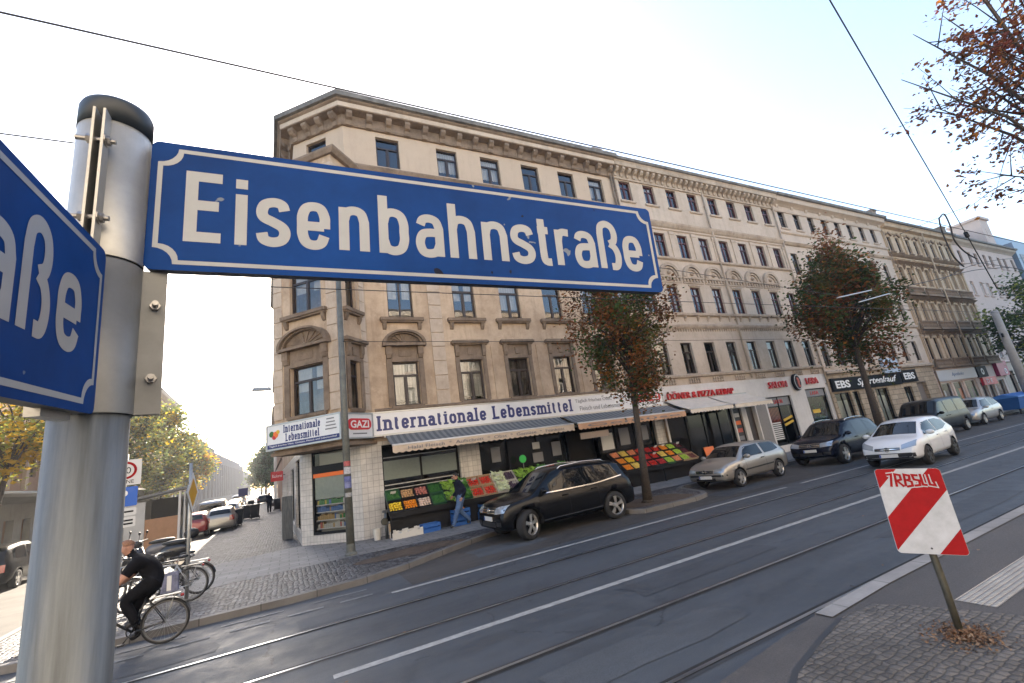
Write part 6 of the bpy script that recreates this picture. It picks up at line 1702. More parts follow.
def heap(kind, seed):
    rnd = random.Random(seed); mb = MB()
    big = kind in ('lettuce', 'leek', 'greens', 'cucumber')
    r0 = {'grape': .016, 'lettuce': .075, 'tomato': .036, 'potato': .04, 'onion': .042, 'aubergine': .04, 'cucumber': .024}.get(kind, .040)
    if kind in ('greens', 'leek', 'lettuce'):
        for k in range(170):
            c = Vector((rnd.uniform(-.2, .2), rnd.uniform(-.16, .16), .10+.09*rnd.random())); a = Vector((rnd.gauss(0, .05), rnd.gauss(0, .05), rnd.gauss(.02, .04))); b = Vector((rnd.gauss(0, .05), rnd.gauss(0, .05), rnd.gauss(0, .03)))
            mb.poly([c, c+a, c+a+b, c+b])
        for k in range(6): mb.ball((rnd.uniform(-.15, .15), rnd.uniform(-.11, .11), .12), .075, 7, 5)
        return mb.mesh('produce', PM[kind])
    n = max(1, int(.44/(r0*2.1))); m = max(1, int(.36/(r0*2.1)))
    if kind == 'grape': n, m = 9, 7
    for l in range(3 if kind != 'grape' else 2):
        for i in range(n-l):
            for j in range(m-l):
                if l == 2 and rnd.random() < .4: continue
                x = -.22+.44*(i+.5+l*.5)/n+rnd.uniform(-.01, .01); y = -.18+.36*(j+.5+l*.5)/m+rnd.uniform(-.01, .01)
                sq = (1.0, 1, .9) if kind not in ('cucumber', 'aubergine', 'banana') else (.8, 2.2, .8)
                mb.ball((x, y, .06+r0*1.25*l+rnd.uniform(0, .015)), r0*rnd.uniform(.9, 1.08), 7, 5, sq)
    return mb.mesh('produce', PM[kind])
HM = {k: heap(k, i+1) for i, k in enumerate(PC_)}
ORD = ['first', 'second', 'third', 'fourth', 'fifth', 'sixth', 'seventh', 'eighth', 'ninth', 'tenth', 'eleventh', 'twelfth', 'thirteenth', 'fourteenth', 'fifteenth']
NM = dict(lemon='yellow lemons', orange='oranges', potato='brown potatoes', onion='red onions', garlic='pale garlic', cucumber='dark green cucumbers', lettuce='light green lettuce', tomato='red tomatoes', leek='pale leeks', aubergine='dark aubergines', greens='dark leafy greens', pepper='red peppers', apple='dark red apples', lime='green apples', grape='dark grapes', banana='bananas', peach='peaches')
def stand(nm, x0, x1, rows, cols, yf, zf, side_label, tilt):
    st = thing('produce_stand', 'sloping '+nm+' fruit stand with dark front board under the awning', 'market stand', ((x0+x1)/2, yf, .12)); T = Matrix.Translation((-(x0+x1)/2, -yf, -.12))
    PT = .50 if rows == 2 else .46; D = PT*rows; ct, sn = math.cos(tilt), math.sin(tilt)
    mb = MB(T); mb.prism([(yf, zf-.05), (yf+D*ct, zf+D*sn-.05), (yf+D*ct, zf+D*sn-.01), (yf, zf-.01)], 0, x0, x1); mb.build('sloping_shelf', M['frame_brown'], st)
    mb = MB(T); mb.box(x0, x1, yf-.02, yf-.0, zf-.12, zf+.05); mb.build('front_rail', M['metal_dark'], st)
    mb = MB(T); mb.box(x0+.1, x1-.1, yf+.18, yf+.2, .125, zf-.1); mb.build('front_board', M['metal_dark'], st)
    for x in [x0+.05, (x0+x1)/2, x1-.05]:
        mb = MB(T); mb.box(x-.03, x+.03, yf, yf+.06, .12, zf-.05); mb.build('leg', M['metal_dark'], st)
    n = len(cols)
    for c, kinds in enumerate(cols):
        for r_ in range(rows):
            k, cm = kinds[r_] if isinstance(kinds[r_], tuple) else (kinds[r_], 'black')
            dd = (r_+.5)*PT; X = x0+(x1-x0)*(c+.5)/n
            row = ('lower', 'upper')[r_] if rows == 2 else ('bottom', 'middle', 'top')[r_]
            o = link('produce_crate', CRM[cm]); o.location = (X, yf+dd*ct, zf+dd*sn+.0); o.rotation_euler = (tilt, 0, random.uniform(-.03, .03))
            tag(o, '%s crate of %s, %s row, %s column on the %s fruit stand' % (cm, NM[k], row, ORD[c], side_label), 'crate', 'crates on the sloping fruit stands')
            link('produce', HM[k], o)['kind'] = 'stuff'
            if random.random() < .22:
                mb = MB(); mb.box(-.09, .09, .0, .006, .16, .27); mb.tube([(0, .003, .05), (0, .003, .16)], .006, 5); link('price_tag', mb.mesh('price_tag', M['paper']), o)
random.seed(12)
W_ = lambda k: (k, 'white'); G_ = lambda k: (k, 'green'); O_ = lambda k: (k, 'wood')
stand('left', 2.95, 10.35, 2, [('lemon', G_('cucumber')), ('orange', 'potato'), ('garlic', 'onion'), (G_('cucumber'), G_('cucumber')), ('lettuce', 'lettuce'), (G_('greens'), G_('greens')), (O_('tomato'), O_('tomato')), (O_('tomato'), O_('tomato')), (W_('leek'), W_('leek')), (W_('aubergine'), W_('aubergine')), ('lettuce', 'lettuce'), ('lettuce', 'lettuce'), ('greens', 'greens'), (G_('lettuce'), 'pepper'), ('greens', 'greens')], 15.8, .86, 'left', R(44))
stand('right', 12.9, 17.3, 3, [('orange', 'orange', 'peach'), ('banana', 'lemon', 'banana'), ('apple', 'tomato', 'peach'), ('tomato', 'apple', 'pepper'), ('apple', 'tomato', 'apple'), (G_('lime'), 'banana', 'tomato'), ('peach', 'orange', 'orange'), (O_('lime'), 'lime', 'lime'), (O_('grape'), 'grape', 'grape')], 15.7, .78, 'right', R(36))
# crates, boxes and a bucket on the ground
gc = crate_mesh(.60, .42, .26, M['crate_blue'])
for i, (x, y, z, rz, lab) in enumerate([(4.25, 15.75, .12, .06, 'blue crate on the ground left of the walking person'), (5.35, 15.78, .12, -.05, 'blue crate under a second blue crate behind the walking person'), (5.37, 15.8, .39, .03, 'upper blue crate holding carrots behind the walking person'), (6.4, 15.8, .12, .08, 'lower blue crate on the ground right of the walking person'), (6.42, 15.8, .39, .0, 'upper blue crate right of the walking person'), (11.0, 15.3, .12, .2, 'single blue crate on the pavement behind the black off-roader')]):
    o = link('storage_crate', gc); o.location = (x, y, z); o.rotation_euler = (0, 0, rz); tag(o, lab, 'crate', 'blue crates on the pavement')
    if i == 2: c = link('produce', HM['orange'], o); c.location = (0, 0, .12); c['kind'] = 'stuff'
b = thing('carton', 'low white carton with a torn wavy rim on the pavement under the left stand', 'box', (3.45, 15.72, .12))
mb = MB(); mb.box(-.5, .5, -.2, .2, 0, .02)
for k in range(10): mb.box(-.5+.1*k, -.4+.1*k, -.2, -.18, .02, .2+.03*math.sin(k*2.2)); mb.box(-.5+.1*k, -.4+.1*k, .18, .2, .02, .22+.03*math.sin(k*1.7))
mb.build('carton_wall', M['crate_white'], b); mb = MB(); mb.box(-.35, .1, -.15, .15, .02, .15); mb.build('content', M['paper'], b)
b = thing('beige_board', 'beige board leaning under the left fruit stand', 'board', (3.5, 15.98, .12)); mb = MB(); mb.prism([(0, 0), (.03, 0), (.12, .46), (.09, .46)], 0, -.55, .75); mb.build('panel', M['crate_wood'], b); mb = MB(); mb.box(-.55, .75, .125, .14, .44, .47); mb.build('edge', M['trim'], b)
b = thing('bucket', 'white plastic bucket at the foot of the tiled wall', 'bucket', (2.62, 16.35, .12)); mb = MB(); mb.lathe([(.10, 0), (.14, .34), (.148, .345), (.15, .36), (.135, .36), (.10, .03)], 20); mb.build('pail', M['crate_white'], b); mb = MB(); mb.tube([(.14*math.cos(a), .02, .34-.1*math.sin(a)) for a in [PI*k/10 for k in range(11)]], .005, 5); mb.build('handle', M['zinc'], b)
b = thing('stand_pipe', 'grey standing pipe with a round valve beside the bucket', 'pipe', (2.9, 16.2, .12)); mb = MB(); mb.tube([(0, 0, 0), (0, 0, .85)], .05, 8); mb.build('pipe', M['zinc_dull'], b); mb = MB(); mb.lathe([(.1, -.03), (.12, 0), (.1, .03)], 14, 'y', (-.06, -.08, .55)); mb.build('valve', M['post_green'], b); mb = MB(); mb.box(-.1, .35, -.05, .05, .82, .9); mb.build('bracket', M['zinc_dull'], b)
b = thing('advertising_stand', 'orange pavement sign with a dark picture at the right end of the stands', 'sign', (17.75, 15.4, .12), .1)
mb = MB(); mb.prism([(-.25, 0), (-.21, 0), (-.02, 1.15), (-.06, 1.15)], 0, -.36, .36); mb.build('front_panel', M['orange'], b); mb = MB(); mb.prism([(.25, 0), (.21, 0), (.02, 1.15), (.06, 1.15)], 0, -.36, .36); mb.build('rear_panel', M['metal_dark'], b)
mb = MB(Matrix.Translation((0, -.155, .6)) @ Matrix.Rotation(R(-9.4), 4, 'X')); mb.lathe([(0, -.012), (.18, -.012), (.22, 0)], 16, 'y'); mb.build('picture', M['metal_dark'], b)
b = thing('price_sign', 'bright green round price sign standing among the vegetables', 'sign', (8.6, 16.75, 1.6)); mb = MB(); mb.tube([(0, 0, -.1), (0, 0, .25)], .01, 5); mb.build('stick', M['zinc'], b); mb = MB(); mb.lathe([(0, -.01), (.16, -.01), (.16, .01), (0, .01)], 16, 'y', (0, 0, .38)); mb.build('disc', simple('bright_green', (.03, .45, .08), .5), b)
# cream kebab counter clutter: menu stand and white table edge
b = thing('newspaper_box', 'tall grey newspaper rack against the side wall of the grocery', 'rack', (-.05, 22.5, .12), PI/2+.035)
mb = MB(); mb.box(-.35, .35, -.2, .2, 0, .06); mb.box(-.35, -.31, -.2, .2, .06, 1.7); mb.box(.31, .35, -.2, .2, .06, 1.7); mb.box(-.31, .31, .16, .2, .06, 1.7); mb.build('rack', M['zinc_dull'], b)
for k in range(4): 
    mb = MB(); mb.prism([(-.19, .2+.38*k), (.15, .32+.38*k), (.15, .36+.38*k), (-.19, .24+.38*k)], 0, -.3, .3); mb.build('shelf', M['paper'], b)
# ------------------------------------------------------------------ people
M['skin'] = simple('skin', (.42, .22, .15), .6); M['hair_fair'] = simple('short_reddish_hair', (.22, .11, .06), .8, var=.3, scale=60); M['hair_dark'] = simple('dark_hair', (.015, .012, .01), .7)
M['cloth_black'] = simple('black_cloth', (.007, .007, .009), .9, spec=.15, var=.3, scale=20, bump=1., bscale=9); M['cloth_navy'] = simple('navy_jacket', (.012, .014, .026), .9, spec=.2, var=.3, scale=16, bump=1., bscale=9)
M['jeans'] = simple('blue_jeans', (.07, .12, .22), .9, var=.35, scale=10, bump=1., bscale=10); M['shoe'] = simple('dark_shoe', (.02, .02, .022), .6); M['eye'] = simple('eye', (.02, .015, .012), .3)
def skin_body(name, joints, bones, mats, parent, root):
    """one continuous figure: joints name -> (point, radius), bones (a, b, material)"""
    names = list(joints); me = bpy.data.meshes.new('sk')
    me.from_pydata([joints[n][0] for n in names], [(names.index(a), names.index(b)) for a, b, _ in bones], [])
    bm = bmesh.new(); bm.from_mesh(me); lay = bm.verts.layers.skin.verify(); bm.verts.ensure_lookup_table()
    for i, n in enumerate(names):
        r = joints[n][1]; bm.verts[i][lay].radius = (r, r); bm.verts[i][lay].use_root = (n == root)
    bm.to_mesh(me); bm.free()
    o = bpy.data.objects.new('sk', me); COL.objects.link(o)
    o.modifiers.new('s', 'SKIN').use_smooth_shade = True
    sd = o.modifiers.new('d', 'SUBSURF'); sd.levels = 2; sd.render_levels = 2
    r = bpy.data.meshes.new_from_object(o.evaluated_get(bpy.context.evaluated_depsgraph_get())); bpy.data.objects.remove(o)
    r.materials.clear()
    for m in mats: r.materials.append(m)
    segs = [(Vector(joints[a][0]), Vector(joints[b][0]), (joints[a][1]+joints[b][1])/2, m) for a, b, m in bones]
    for p in r.polygons:
        best = None; c = p.center
        for a, b, rad, m in segs:
            d = b-a; t = max(0, min(1, (c-a).dot(d)/max(1e-9, d.length_squared))); dist = (a+d*t-c).length-rad
            if best is None or dist < best[0]: best = (dist, m)
        p.material_index = best[1]; p.use_smooth = True
    r.name = name
    return link(name, r, parent)
def hand_fingers(mb, wrist, d, palm_n, side, curl=.5, sc=1.):
    """palm and five bent fingers, drawn as tapered chains out of the wrist"""
    d = Vector(d).normalized(); n_ = Vector(palm_n).normalized(); s = d.cross(n_).normalized()*side; w_ = Vector(wrist)
    mb.tube([w_, w_+d*.045*sc, w_+d*.085*sc], [.026*sc, .036*sc, .034*sc], 8)
    for k, (off, L_) in enumerate(((-.028, .062), (-.010, .072), (.010, .068), (.027, .054))):
        p = w_+d*.082*sc+s*off*sc; pts = [p]
        for j in range(3):
            a = curl*(j+1)*.75; p = p+(d*math.cos(a)+n_*math.sin(a))*L_*sc/3; pts.append(p)
        mb.tube(pts, [.0095*sc, .009*sc, .008*sc, .006*sc], 6)
    p = w_+d*.035*sc-s*.03*sc; mb.tube([p, p+(d*.5-s*.7+n_*.4).normalized()*.035*sc, p+(d*.85-s*.45+n_*.6).normalized()*.065*sc], [.012*sc, .010*sc, .007*sc], 6)
def face(root, head, fwd, up, r, hair, cover=.2, back=False):
    """eyes, nose, mouth, ears and hair as children of the figure"""
    h = Vector(head); f = Vector(fwd).normalized(); u_ = Vector(up).normalized(); s = f.cross(u_).normalized()
    mb = MB()
    for k in (-1, 1): mb.ball(h+f*r*.88+s*r*.36*k+u_*r*.08, r*.11, 6, 4)
    mb.build('eye', M['eye'], root)
    mb = MB(); mb.taper(tuple(h+f*r*1.0+u_*r*.1), (r*.09, r*.09), tuple(h+f*r*1.16-u_*r*.28), (r*.16, r*.15)); mb.build('nose', M['skin'], root)
    mb = MB(); mb.tube([h+f*r*.93-u_*r*.58-s*r*.28, h+f*r*.99-u_*r*.56, h+f*r*.93-u_*r*.58+s*r*.28], r*.06, 5); mb.build('mouth', simple('lips', (.30, .11, .09), .6), root)
    for k in (-1, 1):
        mb = MB(); mb.ball(h+s*r*.98*k-u_*r*.05, r*.24, 6, 5, (.6, .6, 1)); mb.build('ear', M['skin'], root)
    mb = MB(); mb.smooth = True; n = 14; idx = []
    for i in range(7):
        t = i/6*(1.75 if cover > .5 else 1.35); ring = []
        for j in range(n):
            a = 2*PI*j/n; dirv = u_*math.cos(t)+(f*math.cos(a)+s*math.sin(a))*math.sin(t)
            lim = 1.0 if math.cos(a) < .25 else .55
            t2 = min(t, t*lim+.0); dirv = u_*math.cos(t2)+(f*math.cos(a)+s*math.sin(a))*math.sin(t2)
            ring.append(mb.V(h+u_*r*.12+dirv*r*(1.06+.03*math.sin(5*a+i))))
        idx.append(ring)
    for A, B in zip(idx[:-1], idx[1:]):
        for j in range(n): mb.F((A[j], A[(j+1) % n], B[(j+1) % n], B[j]))
    mb.build('hair', hair, root)
def person(label, loc, yaw, pose, mats, hair, group=None, lod=0):
    """pose: joints in a frame with +x ahead, +y left, z up"""
    r = thing('person', label, 'person', loc, yaw, group); J = pose
    B = [('pelvis', 'spine', 0), ('spine', 'chest', 0), ('chest', 'neck', 0), ('neck', 'jaw', 3), ('jaw', 'head', 3), ('head', 'crown', 3)]
    for s in 'LR':
        B += [('chest', 'sh'+s, 0), ('sh'+s, 'el'+s, 0 if not J.get('bare') else 3), ('el'+s, 'wr'+s, J.get('fore', 0)), ('pelvis', 'hip'+s, 1), ('hip'+s, 'kn'+s, 1), ('kn'+s, 'an'+s, 1), ('an'+s, 'toe'+s, 2)]
    jj = {k: (v[0], v[1]*(1.0 if k in ('jaw', 'crown', 'neck') else 1.12 if k == 'head' else 1.28)) for k, v in J.items() if isinstance(v, tuple)}
    if J.get('bare'):
        for s in 'LR':
            a, b = Vector(jj['sh'+s][0]), Vector(jj['el'+s][0]); jj['sl'+s] = (tuple(a+(b-a)*.62), jj['sh'+s][1]*.92)
            B = [x for x in B if x[:2] != ('sh'+s, 'el'+s)] + [('sh'+s, 'sl'+s, 0), ('sl'+s, 'el'+s, 3)]
    body = skin_body('body', jj, B, mats, r, 'pelvis')
    mb = MB()
    for s, k in (('L', 1), ('R', -1)):
        d = Vector(J['wr'+s][0])-Vector(J['el'+s][0]); hand_fingers(mb, J['wr'+s][0], J.get('hd'+s, [d])[0], J.get('hn', [(0, -k, -.2)])[0], k, J.get('curl', .5))
    fm = mb.mesh('h', M['skin'])
    bm = bmesh.new(); bm.from_mesh(body.data); nf = len(bm.faces); bm.from_mesh(fm); bm.faces.ensure_lookup_table()
    for f in list(bm.faces)[nf:]: f.material_index = 3; f.smooth = True
    bm.to_mesh(body.data); bm.free()
    face(r, J['head'][0], J['fwd'][0], J['upv'][0], J['head'][1]*1.1, hair, J.get('cover', .2))
    return r
walk = dict(pelvis=((0, 0, .95), .135), spine=((.02, 0, 1.15), .13), chest=((.04, 0, 1.36), .14), neck=((.06, 0, 1.50), .058), jaw=((.09, 0, 1.58), .075), head=((.105, 0, 1.65), .098), crown=((.10, 0, 1.72), .07),
    shL=((.03, .17, 1.40), .075), elL=((-.12, .23, 1.15), .055), wrL=((.02, .22, .93), .038), shR=((.03, -.17, 1.40), .075), elR=((.02, -.24, 1.13), .055), wrR=((.20, -.2, 1.0), .038),
    hipL=((0, .09, .90), .115), knL=((.20, .1, .50), .075), anL=((.36, .1, .10), .05), toeL=((.50, .11, .07), .04), hipR=((0, -.09, .90), .115), knR=((.02, -.1, .48), .075), anR=((-.30, -.1, .16), .05), toeR=((-.20, -.1, .04), .04),
    fwd=[(1, 0, -.1)], upv=[(.1, 0, 1)], cover=.9)
for k in ('fwd', 'upv'): pass
person('pedestrian in a dark jacket and blue jeans walking past the left fruit stand', (5.28, 15.35, .12), PI, walk, [M['cloth_navy'], M['jeans'], M['shoe'], M['skin']], M['hair_dark'])
stroll = dict(walk); stroll.update(knL=((.05, .1, .5), .075), anL=((.10, .1, .09), .05), toeL=((.23, .11, .05), .04), anR=((-.12, -.1, .1), .05), toeR=((-.0, -.1, .05), .04))
person('distant figure in dark clothes carrying a bag on the side street pavement', (-1.55, 48.5, .12), PI/2, stroll, [M['cloth_navy'], M['cloth_black'], M['shoe'], M['skin']], M['hair_dark'])
bag = thing('shopping_bag', 'brown shopping bag in the hand of the distant figure', 'bag', (-1.3, 48.5, .62)); mb = MB(); mb.taper((0, 0, 0), (.16, .08), (0, 0, .3), (.14, .04)); mb.build('sack', M['frame_brown'], bag); mb = MB(); mb.tube([(-.08, 0, .3), (0, 0, .42), (.08, 0, .3)], .01, 5); mb.build('handle', M['trim'], bag)
# ------------------------------------------------------------------ bicycles
M['bike_black'] = simple('black_bike_frame', (.02, .02, .022), .35, .3, coat=.5); M['bike_silver'] = simple('silver_bike_frame', (.45, .46, .47), .35, .7); M['spoke'] = simple('steel_spoke', (.4, .4, .4), .4, .9)
def bicycle(label, loc, yaw, frame, lean=0., guard=True, group=None, crank=.6):
    """+x is ahead; rear hub at the origin"""
    b = thing('bicycle', label, 'bicycle', loc, yaw, group); b.rotation_euler = (lean, 0, yaw)
    R_, WB = .345, 1.06
    ty = MB(); ty.smooth = True; ty.lathe([(R_-.03, -.016), (R_-.012, -.021), (R_, 0), (R_-.012, .021), (R_-.03, .016)], 36, 'y', closed=True); tym = ty.mesh('tyre', M['tyre'])
    ri = MB(); ri.smooth = True; ri.lathe([(R_-.055, -.011), (R_-.028, -.014), (R_-.028, .014), (R_-.055, .011)], 36, 'y', closed=True); rim = ri.mesh('rim', simple('dull_rim', (.13, .13, .13), .5, .7))
    sp = MB()
    for k in range(28):
        a = 2*PI*k/28; a2 = a+(.35 if k % 2 else -.35); sd = .028 if k % 4 < 2 else -.028
        sp.tube([(.02*math.cos(a2), sd, .02*math.sin(a2)), ((R_-.04)*math.cos(a), 0, (R_-.04)*math.sin(a))], .0016, 3, False)
    spm = sp.mesh('spokes', M['spoke'])
    hb = MB(); hb.lathe([(.012, -.05), (.024, -.035), (.016, -.02), (.016, .02), (.024, .035), (.012, .05)], 12, 'y'); hbm = hb.mesh('hub', M['zinc'])
    for x in (0, WB):
        w = link('wheel', None, b); w.location = (x, 0, R_)
        for n_, m_ in (('tyre', tym), ('rim', rim), ('spokes', spm), ('hub', hbm)): link(n_, m_, w)
    bb = (.44, 0, .29); st = (.27, 0, .80); hd = (.86, 0, .82); hd2 = (.90, 0, .66)
    mb = MB(); mb.tube([bb, st], .016, 8); mb.tube([st, hd], .016, 8); mb.tube([bb, hd2], .019, 8); mb.tube([hd, hd2], .018, 8)
    for s in (-1, 1): mb.tube([(0, s*.055, R_), (.40, s*.03, .29)], .010, 6); mb.tube([(0, s*.055, R_), (.28, s*.02, .78)], .008, 6)
    mb.build('frame', frame, b)
    mb = MB()
    for s in (-1, 1): mb.tube([(.91, s*.045, .62), (.96, s*.05, .5), (WB, s*.05, R_)], .011, 6)
    mb.tube([(.91, -.045, .62), (.91, .045, .62)], .016, 6); mb.build('fork', frame, b)
    mb = MB(); mb.tube([(.86, 0, .82), (.84, 0, .98)], .013, 6); mb.tube([(.72, -.28, 1.0), (.80, -.2, 1.02), (.86, -.06, 1.0), (.86, .06, 1.0), (.80, .2, 1.02), (.72, .28, 1.0)], .012, 6); mb.build('handlebar', M['zinc'], b)
    for s in (-1, 1):
        mb = MB(); mb.tube([(.72, s*.28, 1.0), (.64, s*.29, .985)], .017, 8); mb.build('grip', M['trim'], b)
    mb = MB(); mb.tube([st, (.24, 0, .92)], .013, 6); mb.build('seat_post', M['zinc'], b)
    mb = MB(); mb.smooth = True; mb.ball((.17, 0, .945), .1, 10, 6, (1.05, .85, .38)); mb.ball((.30, 0, .945), .06, 8, 5, (1.7, .5, .4)); mb.build('saddle', M['trim'], b)
    ca, sa = math.cos(crank), math.sin(crank)
    mb = MB(); mb.lathe([(.085, -.052), (.1, -.05), (.1, -.045), (.085, -.043)], 24, 'y', bb, True)
    for s in (-1, 1): mb.tube([(bb[0], s*.06, bb[2]), (bb[0]+s*.17*ca, s*.075, bb[2]+s*.17*sa)], .011, 6); mb.box(bb[0]+s*.17*ca-.045, bb[0]+s*.17*ca+.045, s*.12-.04, s*.12+.04, bb[2]+s*.17*sa-.012, bb[2]+s*.17*sa+.012)
    mb.tube([(0, -.048, R_+.035), (bb[0], -.048, bb[2]+.1)], .005, 4); mb.tube([(0, -.048, R_-.035), (bb[0], -.048, bb[2]-.1)], .005, 4)
    mb.build('crankset', M['bike_black'], b)
    if guard:
        for x, a0, a1 in ((0, 10, 170), (WB, 20, 150)):
            mb = MB(); arch_strip(mb, x, R_, R_+.012, R_+.017, -.028, .028, a0, a1, 16); mb.build('mudguard', frame if frame is M['bike_black'] else M['zinc'], b)
        mb = MB(); mb.box(-.2, .18, -.06, .06, .735, .75)
        for s in (-1, 1): mb.tube([(-.12, s*.055, .74), (0, s*.06, R_)], .006, 4)
        mb.build('luggage_rack', M['zinc'], b)
        mb = MB(); mb.ball((-.22, 0, .70), .03, 8, 5); mb.build('rear_lamp', M['lampred'], b)
        mb = MB(); mb.ball((.98, 0, .80), .045, 8, 5); mb.build('front_lamp', M['zinc'], b)
    return b
bicycle('black city bicycle ridden by the man in black', (-1.89, 10.35, 0), PI, M['bike_black'], crank=-.9)
# the cyclist: seated, leaning to the bars; frame of the bicycle (rear hub at x = 0)
ride = dict(pelvis=((.16, 0, 1.05), .135), spine=((.22, 0, 1.22), .135), chest=((.36, 0, 1.38), .145), neck=((.48, 0, 1.48), .06), jaw=((.56, 0, 1.54), .075), head=((.58, 0, 1.62), .10), crown=((.56, 0, 1.70), .07),
    shL=((.40, .18, 1.38), .078), elL=((.56, .25, 1.16), .05), wrL=((.70, .28, 1.04), .034), shR=((.40, -.18, 1.38), .078), elR=((.56, -.25, 1.16), .05), wrR=((.70, -.28, 1.04), .034),
    hipL=((.17, .09, 1.0), .12), knL=((.56, .10, .80), .078), anL=((.38, .11, .47), .05), toeL=((.52, .12, .41), .042), hipR=((.17, -.09, 1.0), .12), knR=((.50, -.10, .62), .078), anR=((.36, -.11, .24), .05), toeR=((.50, -.12, .17), .042),
    fwd=[(1, 0, -.1)], upv=[(.1, 0, 1)], bare=1, fore=3, hdL=[(1, 0, -.35)], hdR=[(1, 0, -.35)], hn=[(0, 0, -1)], curl=.9)
person('cyclist in black t-shirt and black trousers riding along the kerb', (-1.89, 10.35, 0), PI, ride, [M['cloth_black'], M['cloth_black'], M['shoe'], M['skin']], M['hair_fair'])
sb = thing('shoulder_bag', 'small grey blue bag hanging behind the cyclist over the rear wheel', 'bag', (-1.83, 10.35, .80)); mb = MB(); mb.taper((0, -.12, 0), (.12, .07), (.02, -.1, .3), (.09, .05)); mb.build('sack', simple('grey_blue_cloth', (.14, .15, .22), .9, var=.5, scale=9), sb); mb = MB(); mb.box(-.03, .03, -.20, -.16, .03, .26); mb.build('reflective_band', M['paper'], sb)
PB = 'bicycles parked at the sign post on the corner'
bicycle('silver bicycle with its wheel at the foot of the diamond sign post', (-1.95, 12.95, .125), PI-.12, M['bike_silver'], .05, True, PB)
bicycle('dark bicycle leaning behind the silver bicycle at the sign post', (-1.9, 13.7, .125), PI-.22, M['bike_black'], -.06, True, PB)
bicycle('grey bicycle farthest left among the parked bicycles behind the pole', (-2.7, 14.6, .125), PI+.15, M['bike_silver'], .04, True, PB)
def scooter(label, loc, yaw, col, box=True):
    b = thing('motor_scooter', label, 'motorbike', loc, yaw, 'scooters parked on the corner pavement')
    for x in (0, 1.35):
        w = MB(); w.smooth = True; w.lathe([(.15, -.05), (.25, -.06), (.29, -.03), (.29, .03), (.25, .06), (.15, .05)], 24, 'y', (x, 0, .29), True); wo = w.build('wheel', M['tyre'], b)
        w = MB(); w.lathe([(0, -.035), (.15, -.045), (.15, .045), (0, .035)], 14, 'y', (x, 0, .29)); w.build('rim', M['alloy'], wo)
    mb = MB(); mb.smooth = True
    mb.ball((.15, 0, .62), .3, 12, 7, (1.5, .55, .75)); mb.tube([(.4, 0, .45), (.75, 0, .38), (1.0, 0, .45), (1.12, 0, .85)], [.15, .12, .14, .11], 10); mb.build('body', col, b)
    mb = MB(); mb.smooth = True; mb.ball((.12, 0, .86), .2, 12, 6, (2.0, .75, .42)); mb.build('saddle', M['trim'], b)
    mb = MB(); mb.tube([(1.35, .07, .29), (1.16, .05, .85)], .025, 6); mb.tube([(1.35, -.07, .29), (1.16, -.05, .85)], .025, 6); mb.build('fork', M['zinc'], b)
    mb = MB(); mb.tube([(1.0, -.33, 1.08), (1.1, -.1, 1.06), (1.1, .1, 1.06), (1.0, .33, 1.08)], .02, 6); mb.ball((1.15, 0, .98), .12, 10, 6); mb.build('handlebar', M['trim'], b)
    for s in (-1, 1):
        mb = MB(); mb.tube([(1.05, s*.25, 1.08), (1.02, s*.3, 1.28)], .008, 5); mb.ball((1.02, s*.31, 1.32), .07, 8, 5, (.4, 1, .7)); mb.build('mirror', M['trim'], b)
    if box: 
        mb = MB(); mb.smooth = True; mb.ball((-.3, 0, 1.06), .22, 12, 7, (1, 1, .75)); mb.build('top_box', M['trim'], b)
    mb = MB(); arch_strip(mb, 1.35, .29, .31, .34, -.07, .07, 20, 160, 10); mb.build('mudguard', col, b)
    mb = MB(); mb.tube([(.1, -.16, .25), (-.2, -.17, .32), (-.35, -.17, .36)], [.05, .06, .05], 8); mb.build('exhaust', M['zinc'], b)
scooter('dark scooter with a round black top box parked behind the cyclist', (-3.2, 19.2, .12), PI-.1, M['bike_black'])
scooter('grey scooter with tall mirrors parked left of the scooter with the top box', (-3.95, 21.2, .12), PI+.25, simple('grey_scooter_paint', (.12, .12, .13), .4, coat=.5), False)
# ------------------------------------------------------------------ posts, signs and bins on the corner
def pole_thing(name, label, cat, x, y, h, r0, r1, m, lean=(0, 0), z=.12):
    t = thing(name, label, cat, (x, y, z)); mb = MB(); mb.smooth = True
    mb.tube([(0, 0, 0), (lean[0]*.5, lean[1]*.5, h/2), (lean[0], lean[1], h)], [r0, (r0+r1)/2, r1], 14); mb.build('pole', m, t); return t
M['mast'] = simple('grey_green_mast_paint', (.12, .125, .11), .6, .2, var=.3, scale=6)
t = pole_thing('lamp_mast', 'tall tapered grey steel mast with stickers in front of the tiled corner', 'mast', 1.57, 14.47, 8.4, .115, .08, M['mast'])
mb = MB(); mb.lathe([(.17, 0), (.17, .04), (.13, .09), (.118, .3)], 16); mb.build('base_collar', M['mast'], t)
mb = MB(); mb.tube([(0, 0, 8.35), (.06, -.06, 8.5), (.18, -.1, 8.5), (.22, -.12, 8.3)], .025, 6); mb.build('hook', M['metal_dark'], t)
for z, h, c in ((2.35, .2, (.4, .4, .42)), (2.12, .16, (.1, .12, .3)), (1.95, .2, (.16, .18, .34)), (2.58, .14, (.35, .08, .08)), (1.7, .12, (.3, .3, .3))):
    mb = MB(); arch = []
    for k in range(9):
        a = R(-150+15*k); arch.append((.112*math.cos(a), .112*math.sin(a)))
    for k in range(8): mb.quad((*arch[k], z-.12), (*arch[k+1], z-.12), (*arch[k+1], z-.12+h), (*arch[k], z-.12+h))
    mb.build('sticker', simple('sticker', c, .6, var=.4, scale=30), t)
t = pole_thing('traffic_sign', 'grey post with a yellow diamond priority sign seen nearly edge on', 'traffic sign', -2.05, 13.2, 2.98, .036, .036, M['zinc'])
